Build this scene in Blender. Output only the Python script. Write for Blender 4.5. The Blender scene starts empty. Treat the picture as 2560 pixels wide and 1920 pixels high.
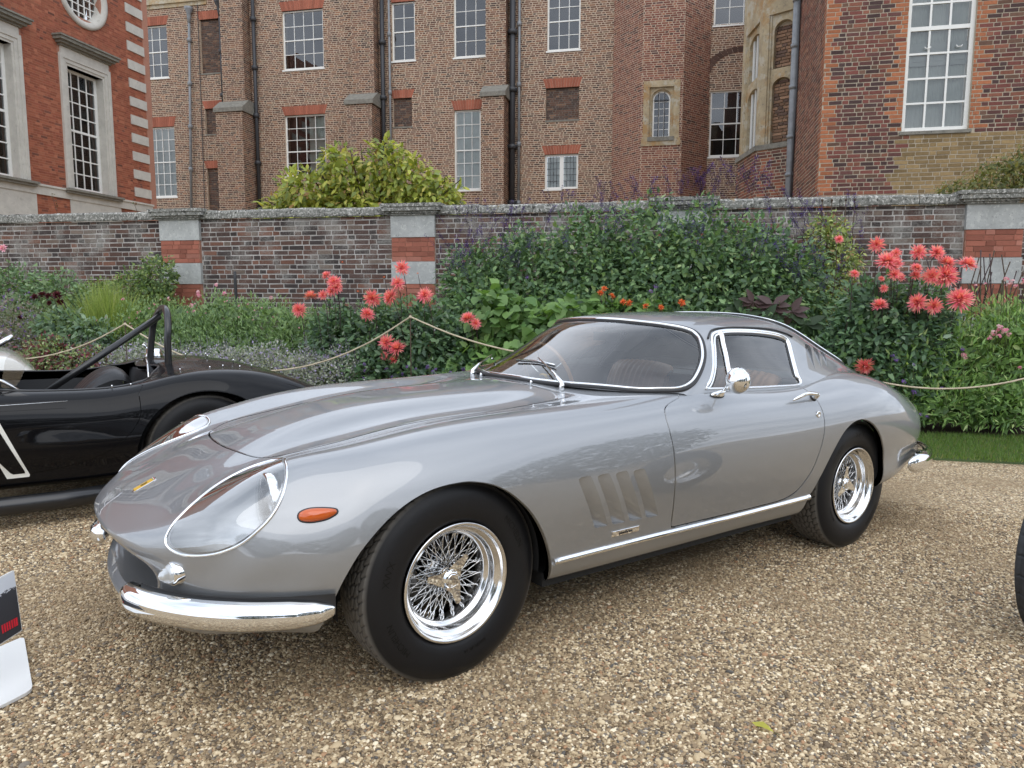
import bpy, math, random
import numpy as np
from mathutils import Vector, Matrix, geometry
R = math.radians
random.seed(7); rng = np.random.default_rng(7)
sc = bpy.context.scene
# ---------------------------------------------------------------- camera, sky, sun, exposure
cam = bpy.data.cameras.new('camera'); cam_o = bpy.data.objects.new('camera', cam)
sc.collection.objects.link(cam_o); sc.camera = cam_o
cam.sensor_width = 36; cam.lens = 1799.65/2560*36; cam.clip_start = .05; cam.clip_end = 2000
yaw, pit, rol = .6312, .1060, .0157
f_ = Vector((math.sin(yaw)*math.cos(pit), math.cos(yaw)*math.cos(pit), -math.sin(pit)))
r_ = Vector((math.cos(yaw), -math.sin(yaw), 0)); u_ = r_.cross(f_)
r2 = math.cos(rol)*r_+math.sin(rol)*u_; u2 = -math.sin(rol)*r_+math.cos(rol)*u_
cam_M = Matrix(((r2.x, u2.x, -f_.x, -1.1902), (r2.y, u2.y, -f_.y, -2.7046), (r2.z, u2.z, -f_.z, 1.2185), (0, 0, 0, 1)))
Cv = Vector((-1.1902, -2.7046, 1.2185)); cam_o.matrix_world = Matrix.Translation(Cv)@Matrix.Rotation(.0144, 4, 'Y')@Matrix.Translation(-Cv)@cam_M
cam_pos = np.array(Cv); cam_rot = np.array(cam_o.matrix_world.to_3x3())

SUN_EL, SUN_AZ = R(52), R(205)            # azimuth clockwise from +Y
world = bpy.data.worlds.new('World'); sc.world = world; world.use_nodes = True
wn, wl = world.node_tree.nodes, world.node_tree.links; wn.clear()
wo = wn.new('ShaderNodeOutputWorld'); bg = wn.new('ShaderNodeBackground'); sky = wn.new('ShaderNodeTexSky')
sky.sky_type = 'NISHITA'; sky.sun_disc = False; sky.sun_elevation = SUN_EL; sky.sun_rotation = SUN_AZ
sky.air_density = 1.0; sky.dust_density = 2.0; sky.ozone_density = 1.0
tc = wn.new('ShaderNodeTexCoord'); sp = wn.new('ShaderNodeSeparateXYZ')
zz = wn.new('ShaderNodeMath'); zz.operation = 'MAXIMUM'; zz.inputs[1].default_value = .0
za = wn.new('ShaderNodeMath'); za.operation = 'ADD'; za.inputs[1].default_value = .22
dv = wn.new('ShaderNodeVectorMath'); dv.operation = 'DIVIDE'
cb = wn.new('ShaderNodeCombineXYZ')
n1 = wn.new('ShaderNodeTexNoise'); n1.inputs['Scale'].default_value = 1.5; n1.inputs['Detail'].default_value = 6; n1.inputs['Roughness'].default_value = .55
n1.inputs['Distortion'].default_value = .3
rp = wn.new('ShaderNodeValToRGB'); rp.color_ramp.elements[0].position = .30; rp.color_ramp.elements[0].color = (4.3, 4.9, 5.9, 1)
rp.color_ramp.elements[1].position = .66; rp.color_ramp.elements[1].color = (10.4, 11.1, 12.3, 1)
mx = wn.new('ShaderNodeMix'); mx.data_type = 'RGBA'; mx.inputs[0].default_value = .88
wl.new(tc.outputs['Generated'], sp.inputs[0]); wl.new(sp.outputs[2], zz.inputs[0]); wl.new(zz.outputs[0], za.inputs[0])
for k in range(3): wl.new(za.outputs[0], cb.inputs[k])
wl.new(tc.outputs['Generated'], dv.inputs[0]); wl.new(cb.outputs[0], dv.inputs[1]); wl.new(dv.outputs[0], n1.inputs['Vector'])
wl.new(n1.outputs['Fac'], rp.inputs[0]); wl.new(sky.outputs[0], mx.inputs[6]); wl.new(rp.outputs[0], mx.inputs[7])
wl.new(mx.outputs[2], bg.inputs['Color']); wl.new(bg.outputs[0], wo.inputs['Surface']); bg.inputs['Strength'].default_value = .15
sl = bpy.data.lights.new('sun', 'SUN'); sl.energy = .8; sl.angle = R(60); sl.color = (1, .97, .92)
so = bpy.data.objects.new('sun', sl); sc.collection.objects.link(so)
d_ = Vector((math.sin(SUN_AZ)*math.cos(SUN_EL), math.cos(SUN_AZ)*math.cos(SUN_EL), math.sin(SUN_EL)))
so.rotation_euler = d_.to_track_quat('Z', 'Y').to_euler(); so.location = (0, 0, 20)
sc.view_settings.view_transform = 'Standard'; sc.view_settings.look = 'None'; sc.view_settings.gamma = 1
sc.view_settings.exposure = 0.22; sc.view_settings.use_curve_mapping = False
# ---------------------------------------------------------------- helpers
COL = sc.collection
def tag(o, label=None, cat=None, group=None, kind=None):
    if label: o['label'] = label
    if cat: o['category'] = cat
    if group: o['group'] = group
    if kind: o['kind'] = kind
    return o
ORG = {}
def thing(name, loc, label, cat, group=None):
    o = bpy.data.objects.new(name, None); COL.objects.link(o); o.location = loc; o.empty_display_size = .1
    ORG[o] = Vector(loc); return tag(o, label, cat, group)
def mkmesh(name, V, F, mat=None, smooth=True, normals=None, fidx=None, mats=None):
    me = bpy.data.meshes.new(name); V = np.asarray(V, np.float32)
    if isinstance(F, np.ndarray):
        k = F.shape[1]; me.vertices.add(len(V)); me.vertices.foreach_set('co', V.ravel())
        me.loops.add(F.size); me.loops.foreach_set('vertex_index', F.ravel().astype(np.int32))
        me.polygons.add(len(F)); me.polygons.foreach_set('loop_start', np.arange(0, F.size, k, dtype=np.int32))
        me.update(calc_edges=True)
    else:
        me.from_pydata(V.tolist(), [], [list(f) for f in F])
    if mats:
        for m in mats: me.materials.append(m)
        if fidx is not None: me.polygons.foreach_set('material_index', np.asarray(fidx, np.int32))
    elif mat: me.materials.append(mat)
    me.polygons.foreach_set('use_smooth', np.full(len(me.polygons), bool(smooth)))
    if normals is not None: me.normals_split_custom_set_from_vertices([tuple(map(float, n)) for n in normals])
    me.update(); return me
def link(name, me, parent=None, loc=None):
    o = bpy.data.objects.new(name, me); COL.objects.link(o)
    if parent is not None: o.parent = parent
    if loc is not None: o.location = loc
    return o
def part(name, V, F, mat, parent=None, smooth=True, normals=None, **kw):
    """mesh given in world coordinates, made a child of parent"""
    V = np.asarray(V, float); off = np.zeros(3); q = parent
    while q is not None:
        off = off+np.array(q.location); q = q.parent
    o = link(name, mkmesh(name, V-off, F, mat, smooth, normals, **kw), parent); return o
class MB:
    """collects simple shapes in one mesh"""
    def __init__(s): s.V = []; s.F = []; s.n = 0
    def add(s, V, F):
        s.V.append(np.asarray(V, float)); s.F += [[i+s.n for i in f] for f in F]; s.n += len(V); return s
    def box(s, a, b, M=None):
        a, b = np.minimum(a, b), np.maximum(a, b)
        V = np.array([[x, y, z] for x in (a[0], b[0]) for y in (a[1], b[1]) for z in (a[2], b[2])], float)
        if M is not None: V = V@np.array(M)[:3, :3].T+np.array(M)[:3, 3]
        return s.add(V, [(0, 1, 3, 2), (4, 6, 7, 5), (0, 4, 5, 1), (2, 3, 7, 6), (0, 2, 6, 4), (1, 5, 7, 3)])
    def tube(s, P, r, n=8, closed=False, cap=True):
        return s.add(*tube(P, r, n, closed, cap))
    def build(s, name, mat, parent=None, smooth=False, **kw):
        return part(name, np.concatenate(s.V), s.F, mat, parent, smooth, **kw)
def frames(P, closed=False):
    P = np.asarray(P, float); n = len(P)
    T = np.roll(P, -1, 0)-np.roll(P, 1, 0) if closed else np.gradient(P, axis=0)
    T /= np.linalg.norm(T, axis=1)[:, None]+1e-12
    A = np.zeros((n, 3)); a = np.array([0, 0, 1.]) if abs(T[0, 2]) < .9 else np.array([1., 0, 0])
    for i in range(n):
        a = a-T[i]*(a@T[i]); a /= np.linalg.norm(a)+1e-12; A[i] = a
    return T, A, np.cross(T, A)
def tube(P, r, n=8, closed=False, cap=True):
    P = np.asarray(P, float); T, A, B = frames(P, closed); r = np.broadcast_to(np.asarray(r, float), (len(P),))
    t = np.arange(n)*2*math.pi/n
    V = P[:, None]+r[:, None, None]*(np.cos(t)[None, :, None]*A[:, None]+np.sin(t)[None, :, None]*B[:, None])
    m = len(P); F = [(i*n+j, i*n+(j+1) % n, ((i+1) % m)*n+(j+1) % n, ((i+1) % m)*n+j) for i in range(m if closed else m-1) for j in range(n)]
    if cap and not closed: F += [tuple(range(n))[::-1], tuple((m-1)*n+j for j in range(n))]
    return V.reshape(-1, 3), F
def sweep(P, A, B, prof, closed=True, closed_prof=False):
    """profile (a,b) carried along P in the axes A, B"""
    P = np.asarray(P, float); prof = np.asarray(prof, float); k = len(prof); m = len(P)
    V = P[:, None]+prof[None, :, :1]*A[:, None]+prof[None, :, 1:]*B[:, None]
    kk = k if closed_prof else k-1
    F = [(i*k+j, i*k+(j+1) % k, ((i+1) % m)*k+(j+1) % k, ((i+1) % m)*k+j) for i in range(m if closed else m-1) for j in range(kk)]
    return V.reshape(-1, 3), F
def lathe(prof, n=64, axis='y', a0=0, a1=2*math.pi):
    """prof: (radius, axial); returns verts/faces about the y axis"""
    prof = np.asarray(prof, float); full = abs(a1-a0-2*math.pi) < 1e-6; m = n if full else n+1
    t = a0+(a1-a0)*np.arange(m)/n; k = len(prof)
    V = np.stack([prof[None, :, 0]*np.cos(t)[:, None], np.broadcast_to(prof[None, :, 1], (m, k)), prof[None, :, 0]*np.sin(t)[:, None]], 2).reshape(-1, 3)
    F = [(i*k+j, ((i+1) % m)*k+j, ((i+1) % m)*k+j+1, i*k+j+1) for i in range(n) for j in range(k-1)]
    return V, F
def resample(P, n, closed=True, smooth=True):
    """points spaced evenly along a Catmull-Rom curve through P"""
    P = np.asarray(P, float); m = len(P); seg = m if closed else m-1; out = []
    for i in range(seg):
        if closed: p0, p1, p2, p3 = P[(i-1) % m], P[i], P[(i+1) % m], P[(i+2) % m]
        else: p0, p1, p2, p3 = P[max(i-1, 0)], P[i], P[i+1], P[min(i+2, m-1)]
        for t in np.arange(16)/16.:
            if smooth: out.append(.5*((2*p1)+(-p0+p2)*t+(2*p0-5*p1+4*p2-p3)*t*t+(-p0+3*p1-3*p2+p3)*t**3))
            else: out.append(p1+(p2-p1)*t)
    out.append(P[0] if closed else P[-1]); Q = np.array(out)
    L = np.r_[0, np.cumsum(np.linalg.norm(np.diff(Q, axis=0), axis=1))]; s = np.linspace(0, L[-1], n+1 if closed else n)
    Z = np.stack([np.interp(s, L, Q[:, k]) for k in range(Q.shape[1])], 1)
    return Z[:-1] if closed else Z
def round_poly(P, r, k=5):
    """polygon with rounded corners (2d or 3d); r number or list"""
    P = np.asarray(P, float); n = len(P); r = np.broadcast_to(r, (n,)); out = []
    for i in range(n):
        a, b, c = P[i-1], P[i], P[(i+1) % n]
        if r[i] <= 0: out.append(b); continue
        u = a-b; w = c-b; lu, lw = np.linalg.norm(u), np.linalg.norm(w); d = min(r[i], lu*.45, lw*.45)
        s, e = b+u/lu*d, b+w/lw*d
        for t in np.linspace(0, 1, k): out.append((1-t)**2*s+2*t*(1-t)*b+t*t*e)
    return np.array(out)
def inpoly(pts, poly):
    x, y = pts[:, 0], pts[:, 1]; c = np.zeros(len(pts), bool); n = len(poly)
    for i in range(n):
        x1, y1 = poly[i]; x2, y2 = poly[(i+1) % n]
        if y1 == y2: continue
        k = ((y1 > y) != (y2 > y)) & (x < (x2-x1)*(y-y1)/(y2-y1)+x1); c ^= k
    return c
# ---- materials
def nt(name):
    m = bpy.data.materials.new(name); m.use_nodes = True; n = m.node_tree.nodes; l = m.node_tree.links
    return m, n, l, n['Principled BSDF']
def setp(b, **k):
    for a, v in k.items(): b.inputs[a.replace('_', ' ')].default_value = v
def mat(name, col, rough=.5, metal=0, spec=.5, coat=0, coatr=.03, bump=None, vary=None, nscale=8, coord='Object'):
    m, n, l, b = nt(name); setp(b, Base_Color=(*col, 1), Roughness=rough, Metallic=metal, Specular_IOR_Level=spec, Coat_Weight=coat, Coat_Roughness=coatr)
    if vary or bump:
        t = n.new('ShaderNodeTexCoord'); nz = n.new('ShaderNodeTexNoise'); nz.inputs['Scale'].default_value = nscale; nz.inputs['Detail'].default_value = 6
        nz.inputs['Roughness'].default_value = .65
        l.new(t.outputs[coord], nz.inputs['Vector'])
        if vary:
            r = n.new('ShaderNodeValToRGB'); r.color_ramp.elements[0].position = .3; r.color_ramp.elements[1].position = .7
            r.color_ramp.elements[0].color = (*[c*(1-vary) for c in col], 1); r.color_ramp.elements[1].color = (*[min(1, c*(1+vary)) for c in col], 1)
            l.new(nz.outputs['Fac'], r.inputs[0]); l.new(r.outputs[0], b.inputs['Base Color'])
        if bump:
            bn = n.new('ShaderNodeBump'); bn.inputs['Strength'].default_value = bump; bn.inputs['Distance'].default_value = .01
            l.new(nz.outputs['Fac'], bn.inputs['Height']); l.new(bn.outputs[0], b.inputs['Normal'])
    return m
def glass(name, tint=(.9, .95, .93), refl=1.0, rough=0.0):
    m, n, l, b = nt(name); n.remove(b); o = n['Material Output']
    tr = n.new('ShaderNodeBsdfTransparent'); tr.inputs[0].default_value = (*tint, 1)
    gl = n.new('ShaderNodeBsdfGlossy'); gl.inputs['Roughness'].default_value = rough
    fr = n.new('ShaderNodeFresnel'); fr.inputs['IOR'].default_value = 1.52
    mu = n.new('ShaderNodeMath'); mu.operation = 'MULTIPLY'; mu.inputs[1].default_value = 1.9*refl; mu.use_clamp = True
    mi = n.new('ShaderNodeMixShader')
    l.new(fr.outputs[0], mu.inputs[0]); l.new(mu.outputs[0], mi.inputs[0]); l.new(tr.outputs[0], mi.inputs[1]); l.new(gl.outputs[0], mi.inputs[2])
    l.new(mi.outputs[0], o.inputs['Surface']); return m
# ---------------------------------------------------------------- car surfaces (spline nets)
def spline_weights(kn, t):
    """natural cubic interpolation: matrix W with S(t) = W @ P"""
    kn = np.asarray(kn, float); n = len(kn); h = np.diff(kn)
    A = np.zeros((n, n)); B = np.zeros((n, n)); A[0, 0] = A[-1, -1] = 1
    for i in range(1, n-1):
        A[i, i-1] = h[i-1]; A[i, i] = 2*(h[i-1]+h[i]); A[i, i+1] = h[i]
        B[i, i-1] = 6/h[i-1]; B[i, i] = -6/h[i-1]-6/h[i]; B[i, i+1] = 6/h[i]
    M = np.linalg.solve(A, B)
    t = np.atleast_1d(np.asarray(t, float)); i = np.clip(np.searchsorted(kn, t)-1, 0, n-2)
    hh = h[i]; a = (kn[i+1]-t)/hh; b = (t-kn[i])/hh
    E = np.eye(n)
    return (a[:, None]*E[i]+b[:, None]*E[i+1]
            + ((a**3-a)*hh**2/6)[:, None]*M[i]+((b**3-b)*hh**2/6)[:, None]*M[i+1])

class Surf:
    def __init__(s, rows, sym_end=True):
        P = np.array(rows, float)                       # (nu, nv, 3)
        m = P[:, 1:4][:, ::-1]*[1, -1, 1]
        e = P[:, -4:-1][:, ::-1]*[1, -1, 1] if sym_end else None
        s.P = np.concatenate([m, P]+([e] if sym_end else []), 1)
        s.nv = P.shape[1]-1
        s.kv = np.arange(s.P.shape[1])-3.0
        d = np.linalg.norm(np.diff(P, axis=0), axis=2).mean(1)
        s.ku = np.r_[0, np.cumsum(d)]; s.U = s.ku[-1]
        s._g = None
    def pos(s, u, v):
        wu = spline_weights(s.ku, u); wv = spline_weights(s.kv, v)
        T = np.einsum('ni,ijk->njk', wu, s.P)
        return np.einsum('nj,njk->nk', wv, T)
    def ev(s, u, v):
        u = np.atleast_1d(u).astype(float); v = np.atleast_1d(v).astype(float)
        p = s.pos(u, v); e = 1e-3
        du = s.pos(u+e, v)-s.pos(u-e, v); dv = s.pos(u, v+e)-s.pos(u, v-e)
        n = np.cross(du, dv); L = np.linalg.norm(n, axis=1); L[L < 1e-12] = 1
        return p, n/L[:, None]
    def grid(s):
        if s._g is None:
            u = np.linspace(0, s.U, 260); v = np.linspace(0, s.nv, 140)
            wu = spline_weights(s.ku, u); wv = spline_weights(s.kv, v)
            G = np.einsum('ai,ijk,bj->abk', wu, s.P, wv)
            uu, vv = np.meshgrid(u, v, indexing='ij'); s._g = (G.reshape(-1, 3), uu.ravel(), vv.ravel())
        return s._g
    def inv(s, pts, axes=(0, 1, 2), lim=None):
        """(u,v) of the surface points nearest to pts, measured in the given axes"""
        G, uu, vv = s.grid(); pts = np.atleast_2d(pts).astype(float); ax = list(axes); out = []
        ok = np.ones(len(G), bool) if lim is None else (vv >= lim[0]) & (vv <= lim[1])
        G2 = G[ok]; u2 = uu[ok]; v2 = vv[ok]
        for q in pts:
            k = np.argmin(((G2[:, ax]-q[ax])**2).sum(1)); out.append((u2[k], v2[k]))
        uv = np.array(out)
        for _ in range(6):
            e = 1e-4; p = s.pos(uv[:, 0], uv[:, 1])[:, ax]
            du = (s.pos(uv[:, 0]+e, uv[:, 1])[:, ax]-p)/e; dv = (s.pos(uv[:, 0], uv[:, 1]+e)[:, ax]-p)/e
            r = pts[:, ax]-p
            a = (du*du).sum(1); b = (du*dv).sum(1); c = (dv*dv).sum(1); f = (du*r).sum(1); g = (dv*r).sum(1)
            det = a*c-b*b+1e-12; st = np.c_[(c*f-b*g)/det, (a*g-b*f)/det]
            uv = uv+np.clip(st, -.2, .2)
            uv[:, 0] = np.clip(uv[:, 0], 0, s.U); uv[:, 1] = np.clip(uv[:, 1], 0, s.nv)
        return uv

def rw(x, pts):
    return [(x, y, z) for y, z in pts]
BODY = Surf([
 [(-.872,0,.450),(-.870,.065,.450),(-.864,.13,.447),(-.855,.19,.442),(-.844,.245,.434),(-.830,.295,.424),(-.816,.330,.410),(-.806,.352,.393),(-.803,.360,.372),(-.806,.352,.350),(-.816,.33,.330),(-.832,.285,.315),(-.848,.21,.305),(-.860,.11,.299),(-.863,0,.297)],
 [(-.914,0,.482),(-.912,.085,.482),(-.904,.17,.479),(-.890,.248,.472),(-.872,.313,.461),(-.848,.365,.446),(-.828,.395,.427),(-.815,.412,.402),(-.811,.416,.375),(-.815,.410,.347),(-.828,.385,.320),(-.85,.33,.295),(-.87,.245,.280),(-.884,.13,.272),(-.888,0,.27)],
 [(-.910,0,.514),(-.906,.12,.514),(-.893,.23,.514),(-.870,.325,.518),(-.838,.41,.508),(-.803,.475,.493),(-.772,.52,.467),(-.753,.540,.427),(-.747,.546,.382),(-.75,.54,.34),(-.768,.51,.305),(-.80,.43,.275),(-.83,.31,.26),(-.845,.165,.253),(-.848,0,.25)],
 [(-.86,0,.548),(-.853,.14,.549),(-.832,.27,.553),(-.80,.375,.562),(-.765,.46,.577),(-.722,.54,.583),(-.69,.605,.556),(-.668,.635,.50),(-.66,.648,.43),(-.662,.642,.36),(-.68,.615,.30),(-.73,.52,.25),(-.77,.38,.23),(-.79,.2,.225),(-.79,0,.225)],
 [(-.74,0,.610),(-.735,.14,.611),(-.715,.26,.613),(-.69,.36,.624),(-.655,.45,.650),(-.62,.535,.665),(-.59,.62,.643),(-.565,.68,.580),(-.555,.712,.50),(-.555,.715,.41),(-.57,.70,.32),(-.61,.62,.255),(-.65,.45,.23),(-.67,.22,.225),(-.67,0,.225)],
 [(-.57,0,.697),(-.565,.13,.698),(-.55,.24,.695),(-.53,.34,.692),(-.51,.44,.710),(-.49,.53,.731),(-.465,.625,.716),(-.445,.70,.652),(-.435,.755,.56),(-.435,.775,.46),(-.44,.77,.36),(-.455,.745,.28),(-.49,.62,.235),(-.5,.3,.225),(-.5,0,.225)],
 rw(-.30,[(0,.783),(.13,.781),(.22,.764),(.295,.745),(.42,.745),(.53,.764),(.63,.768),(.715,.730),(.778,.65),(.812,.54),(.818,.43),(.805,.33),(.77,.25),(.5,.225),(0,.225)]),
 rw(0,[(0,.844),(.13,.842),(.22,.825),(.295,.797),(.42,.790),(.54,.808),(.64,.818),(.73,.790),(.795,.717),(.832,.62),(.838,.50),(.83,.38),(.800,.266),(.60,.237),(0,.23)]),
 rw(.45,[(0,.874),(.13,.872),(.235,.855),(.32,.828),(.44,.822),(.56,.838),(.66,.842),(.745,.812),(.80,.742),(.830,.64),(.838,.52),(.828,.39),(.796,.265),(.60,.237),(0,.235)]),
 rw(.85,[(0,.885),(.13,.884),(.25,.880),(.37,.874),(.49,.868),(.60,.864),(.68,.856),(.757,.823),(.804,.756),(.8315,.656),(.839,.536),(.826,.40),(.792,.262),(.60,.237),(0,.235)]),
 rw(1.25,[(0,.88),(.15,.88),(.3,.88),(.45,.88),(.57,.88),(.66,.876),(.72,.865),(.769,.830),(.811,.765),(.836,.666),(.843,.545),(.830,.40),(.792,.262),(.60,.237),(0,.235)]),
 rw(1.70,[(0,.87),(.15,.87),(.3,.87),(.45,.87),(.57,.868),(.66,.862),(.72,.856),(.775,.826),(.816,.766),(.841,.671),(.848,.55),(.835,.40),(.794,.262),(.60,.237),(0,.235)]),
 rw(2.05,[(0,.87),(.15,.87),(.3,.87),(.43,.87),(.55,.872),(.645,.874),(.71,.866),(.775,.836),(.822,.772),(.848,.68),(.853,.56),(.84,.41),(.802,.266),(.60,.237),(0,.235)]),
 rw(2.40,[(0,.88),(.15,.88),(.30,.88),(.42,.882),(.53,.892),(.62,.905),(.70,.898),(.775,.858),(.83,.785),(.858,.69),(.86,.57),(.845,.42),(.80,.28),(.5,.24),(0,.24)]),
 rw(2.80,[(0,.875),(.15,.875),(.3,.873),(.42,.872),(.52,.872),(.61,.870),(.69,.850),(.765,.808),(.815,.74),(.840,.65),(.842,.55),(.83,.42),(.79,.31),(.5,.27),(0,.27)]),
 rw(3.10,[(0,.835),(.14,.835),(.28,.833),(.40,.826),(.50,.817),(.585,.80),(.655,.770),(.715,.722),(.758,.665),(.780,.60),(.785,.52),(.77,.43),(.735,.36),(.5,.31),(0,.30)]),
 rw(3.32,[(0,.79),(.14,.79),(.27,.787),(.38,.778),(.47,.765),(.545,.743),(.605,.712),(.65,.673),(.685,.625),(.70,.57),(.70,.51),(.69,.45),(.66,.39),(.4,.35),(0,.33)]),
 rw(3.41,[(0,.765),(.13,.765),(.25,.762),(.35,.752),(.43,.738),(.50,.714),(.55,.685),(.59,.65),(.615,.61),(.625,.56),(.625,.51),(.615,.46),(.59,.41),(.4,.37),(0,.35)]),
 rw(3.40,[(0,.72),(.12,.72),(.22,.715),(.31,.705),(.38,.69),(.44,.67),(.48,.65),(.51,.625),(.53,.595),(.54,.56),(.54,.52),(.53,.48),(.50,.44),(.3,.41),(0,.40)]),
])
ROOF = Surf([
 [(.79,0,.887),(.797,.15,.886),(.82,.30,.883),(.87,.44,.880),(.98,.60,.876),(1.13,.695,.873),(1.17,.72,.862),(1.19,.73,.845),(1.2,.735,.82),(1.2,.74,.79)],
 [(.97,0,.986),(.977,.15,.984),(1.0,.29,.975),(1.045,.42,.962),(1.15,.565,.945),(1.255,.655,.935),(1.27,.690,.91),(1.275,.710,.88),(1.28,.725,.845),(1.28,.735,.79)],
 [(1.14,0,1.078),(1.147,.14,1.076),(1.17,.28,1.067),(1.21,.40,1.055),(1.30,.53,1.038),(1.38,.605,1.018),(1.39,.638,.985),(1.395,.678,.93),(1.4,.715,.86),(1.4,.735,.79)],
 [(1.31,0,1.162),(1.317,.14,1.160),(1.34,.27,1.153),(1.38,.38,1.143),(1.44,.475,1.128),(1.50,.550,1.098),(1.50,.588,1.058),(1.50,.65,.97),(1.5,.715,.86),(1.5,.735,.79)],
 rw(1.65,[(0,1.205),(.14,1.203),(.27,1.195),(.38,1.182),(.475,1.158),(.555,1.118),(.592,1.07),(.652,.97),(.717,.86),(.738,.79)]),
 rw(1.95,[(0,1.207),(.14,1.206),(.27,1.199),(.38,1.185),(.475,1.160),(.553,1.115),(.592,1.06),(.655,.965),(.72,.86),(.74,.79)]),
 rw(2.20,[(0,1.188),(.14,1.186),(.27,1.180),(.375,1.168),(.46,1.147),(.533,1.100),(.58,1.045),(.64,.955),(.71,.875),(.74,.80)]),
 rw(2.50,[(0,1.085),(.14,1.084),(.27,1.080),(.37,1.070),(.45,1.052),(.51,1.015),(.556,.972),(.61,.92),(.67,.885),(.72,.82)]),
 rw(2.80,[(0,.962),(.14,.961),(.27,.958),(.37,.951),(.44,.939),(.50,.913),(.54,.893),(.58,.872),(.62,.850),(.66,.80)]),
 rw(3.02,[(0,.850),(.14,.849),(.27,.845),(.37,.838),(.44,.828),(.50,.812),(.54,.80),(.58,.785),(.62,.765),(.66,.73)]),
], sym_end=False)
# ---------------------------------------------------------------- trimmed panels cut from a spline surface
HV = .11
def uv_loop(S, pts, n, axes=(0, 1, 2), closed=True, smooth=True, lim=None, rnd=None):
    P = np.asarray(pts, float)
    if rnd is not None: P = round_poly(P, rnd, 6); smooth = False
    P = resample(P, n, closed, smooth); return S.inv(P, axes, lim)
def offset_loop(uv, d):
    """move a closed uv loop inwards by d metres (metric plane u, v*HV)"""
    Q = uv*[1, HV]; T = np.roll(Q, -1, 0)-np.roll(Q, 1, 0); T /= np.linalg.norm(T, axis=1)[:, None]+1e-12
    N = np.c_[-T[:, 1], T[:, 0]]
    x, y = Q[:, 0], Q[:, 1]; area = .5*np.sum(x*np.roll(y, -1)-y*np.roll(x, -1))
    if area < 0: N = -N
    return (Q+N*d)/[1, HV]
def panels(S, regions, du=.03, dv=.25, vmax=None, umin=0., umax=None):
    """regions: list of (name, outer loop, inner loop or None, on_axis). returns dict name -> (uv, tris, loops)"""
    vmax = S.nv if vmax is None else vmax; umax = S.U if umax is None else umax
    U = np.linspace(umin, umax, int((umax-umin)/du)+1); Vv = np.linspace(0, vmax, int(vmax/dv)+1)
    uu, vv = np.meshgrid(U, Vv, indexing='ij'); G = np.c_[uu.ravel(), vv.ravel()*HV]
    border = (G[:, 0] < umin+1e-9) | (G[:, 0] > umax-1e-9) | (G[:, 1] < 1e-9) | (G[:, 1] > vmax*HV-1e-9)
    segs = []; C = []; E = []
    for nm, outer, inner, ax in regions:
        for L in (outer, inner):
            if L is None: continue
            Q = np.array(L, float)*[1, HV]; Q[:, 1] = np.clip(Q[:, 1], 0, vmax*HV); Q[:, 0] = np.clip(Q[:, 0], umin, umax)
            k = len(C); C += list(Q); m = len(Q); E += [(k+i, k+(i+1) % m) for i in range(m)]
    C = np.array(C)
    keep = np.ones(len(G), bool)
    if len(C):
        for i in range(0, len(G), 4000):
            d = np.abs(G[i:i+4000, None, :]-C[None]); dd = np.sqrt((d**2).sum(2)).min(1); keep[i:i+4000] = dd > .006
        keep |= border & (np.array([np.sqrt(((g-C)**2).sum(1)).min() for g in G]) > 1e-6) if False else False
    G = G[keep]
    pts = [Vector(c) for c in C]+[Vector(g) for g in G]
    vo, eo, fo, *_ = geometry.delaunay_2d_cdt(pts, E, [], 0, 1e-7)
    vo = np.array([tuple(v) for v in vo]); fo = np.array([f for f in fo if len(f) == 3])
    cen = vo[fo].mean(1); out = {}; body = np.ones(len(fo), bool)
    # keep winding positive
    a, b, c = vo[fo[:, 0]], vo[fo[:, 1]], vo[fo[:, 2]]
    ar = (b[:, 0]-a[:, 0])*(c[:, 1]-a[:, 1])-(b[:, 1]-a[:, 1])*(c[:, 0]-a[:, 0]); fo[ar < 0] = fo[ar < 0][:, ::-1]
    good = np.abs(ar) > 1e-10
    for nm, outer, inner, ax in regions:
        io = inpoly(cen, np.clip(np.array(outer)*[1, HV], [-9, 0], [99, vmax*HV])); body &= ~io
        ii = inpoly(cen, np.clip(np.array(inner)*[1, HV], [-9, 0], [99, vmax*HV])) if inner is not None else io
        out[nm] = (vo/[1, HV], fo[ii & good])
    out['_rest'] = (vo/[1, HV], fo[body & good]); return out
def compact(uv, F):
    u, inv = np.unique(F, return_inverse=True); return uv[u], inv.reshape(F.shape)
def flange(S, loop, depth, flip, keepmask=None):
    """strip going inwards from a closed loop; its normals lie in the surface"""
    p, n = S.ev(loop[:, 0], loop[:, 1]); m = len(p)
    T = np.roll(p, -1, 0)-np.roll(p, 1, 0); T /= np.linalg.norm(T, axis=1)[:, None]+1e-12
    B = np.cross(T, n)*(1 if flip else -1); q = p-n*depth
    V = np.r_[p, q]; N = np.r_[B*.8+n*.6, B]; N /= np.linalg.norm(N, axis=1)[:, None]
    F = [(i, (i+1) % m, (i+1) % m+m) for i in range(m)]+[(i, (i+1) % m+m, i+m) for i in range(m)]
    F = np.array(F)
    if keepmask is not None:
        k = keepmask[F[:, 0] % m] & keepmask[F[:, 1] % m] & keepmask[F[:, 2] % m]; F = F[k]
    if not flip: F = F[:, ::-1]
    return V, N, F
def skin(S, uv, F, offset=0.):
    uv, F = compact(uv, F); p, n = S.ev(uv[:, 0], uv[:, 1]); return p+n*offset, n, F
def cat_mesh(L):
    V = np.concatenate([l[0] for l in L]); N = np.concatenate([l[1] for l in L]); o = 0; F = []
    for l in L: F.append(l[2]+o); o += len(l[0])
    return V, N, np.concatenate(F)
def mirror(V, N, F): return V*[1, -1, 1], N*[1, -1, 1], F[:, ::-1]
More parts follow.
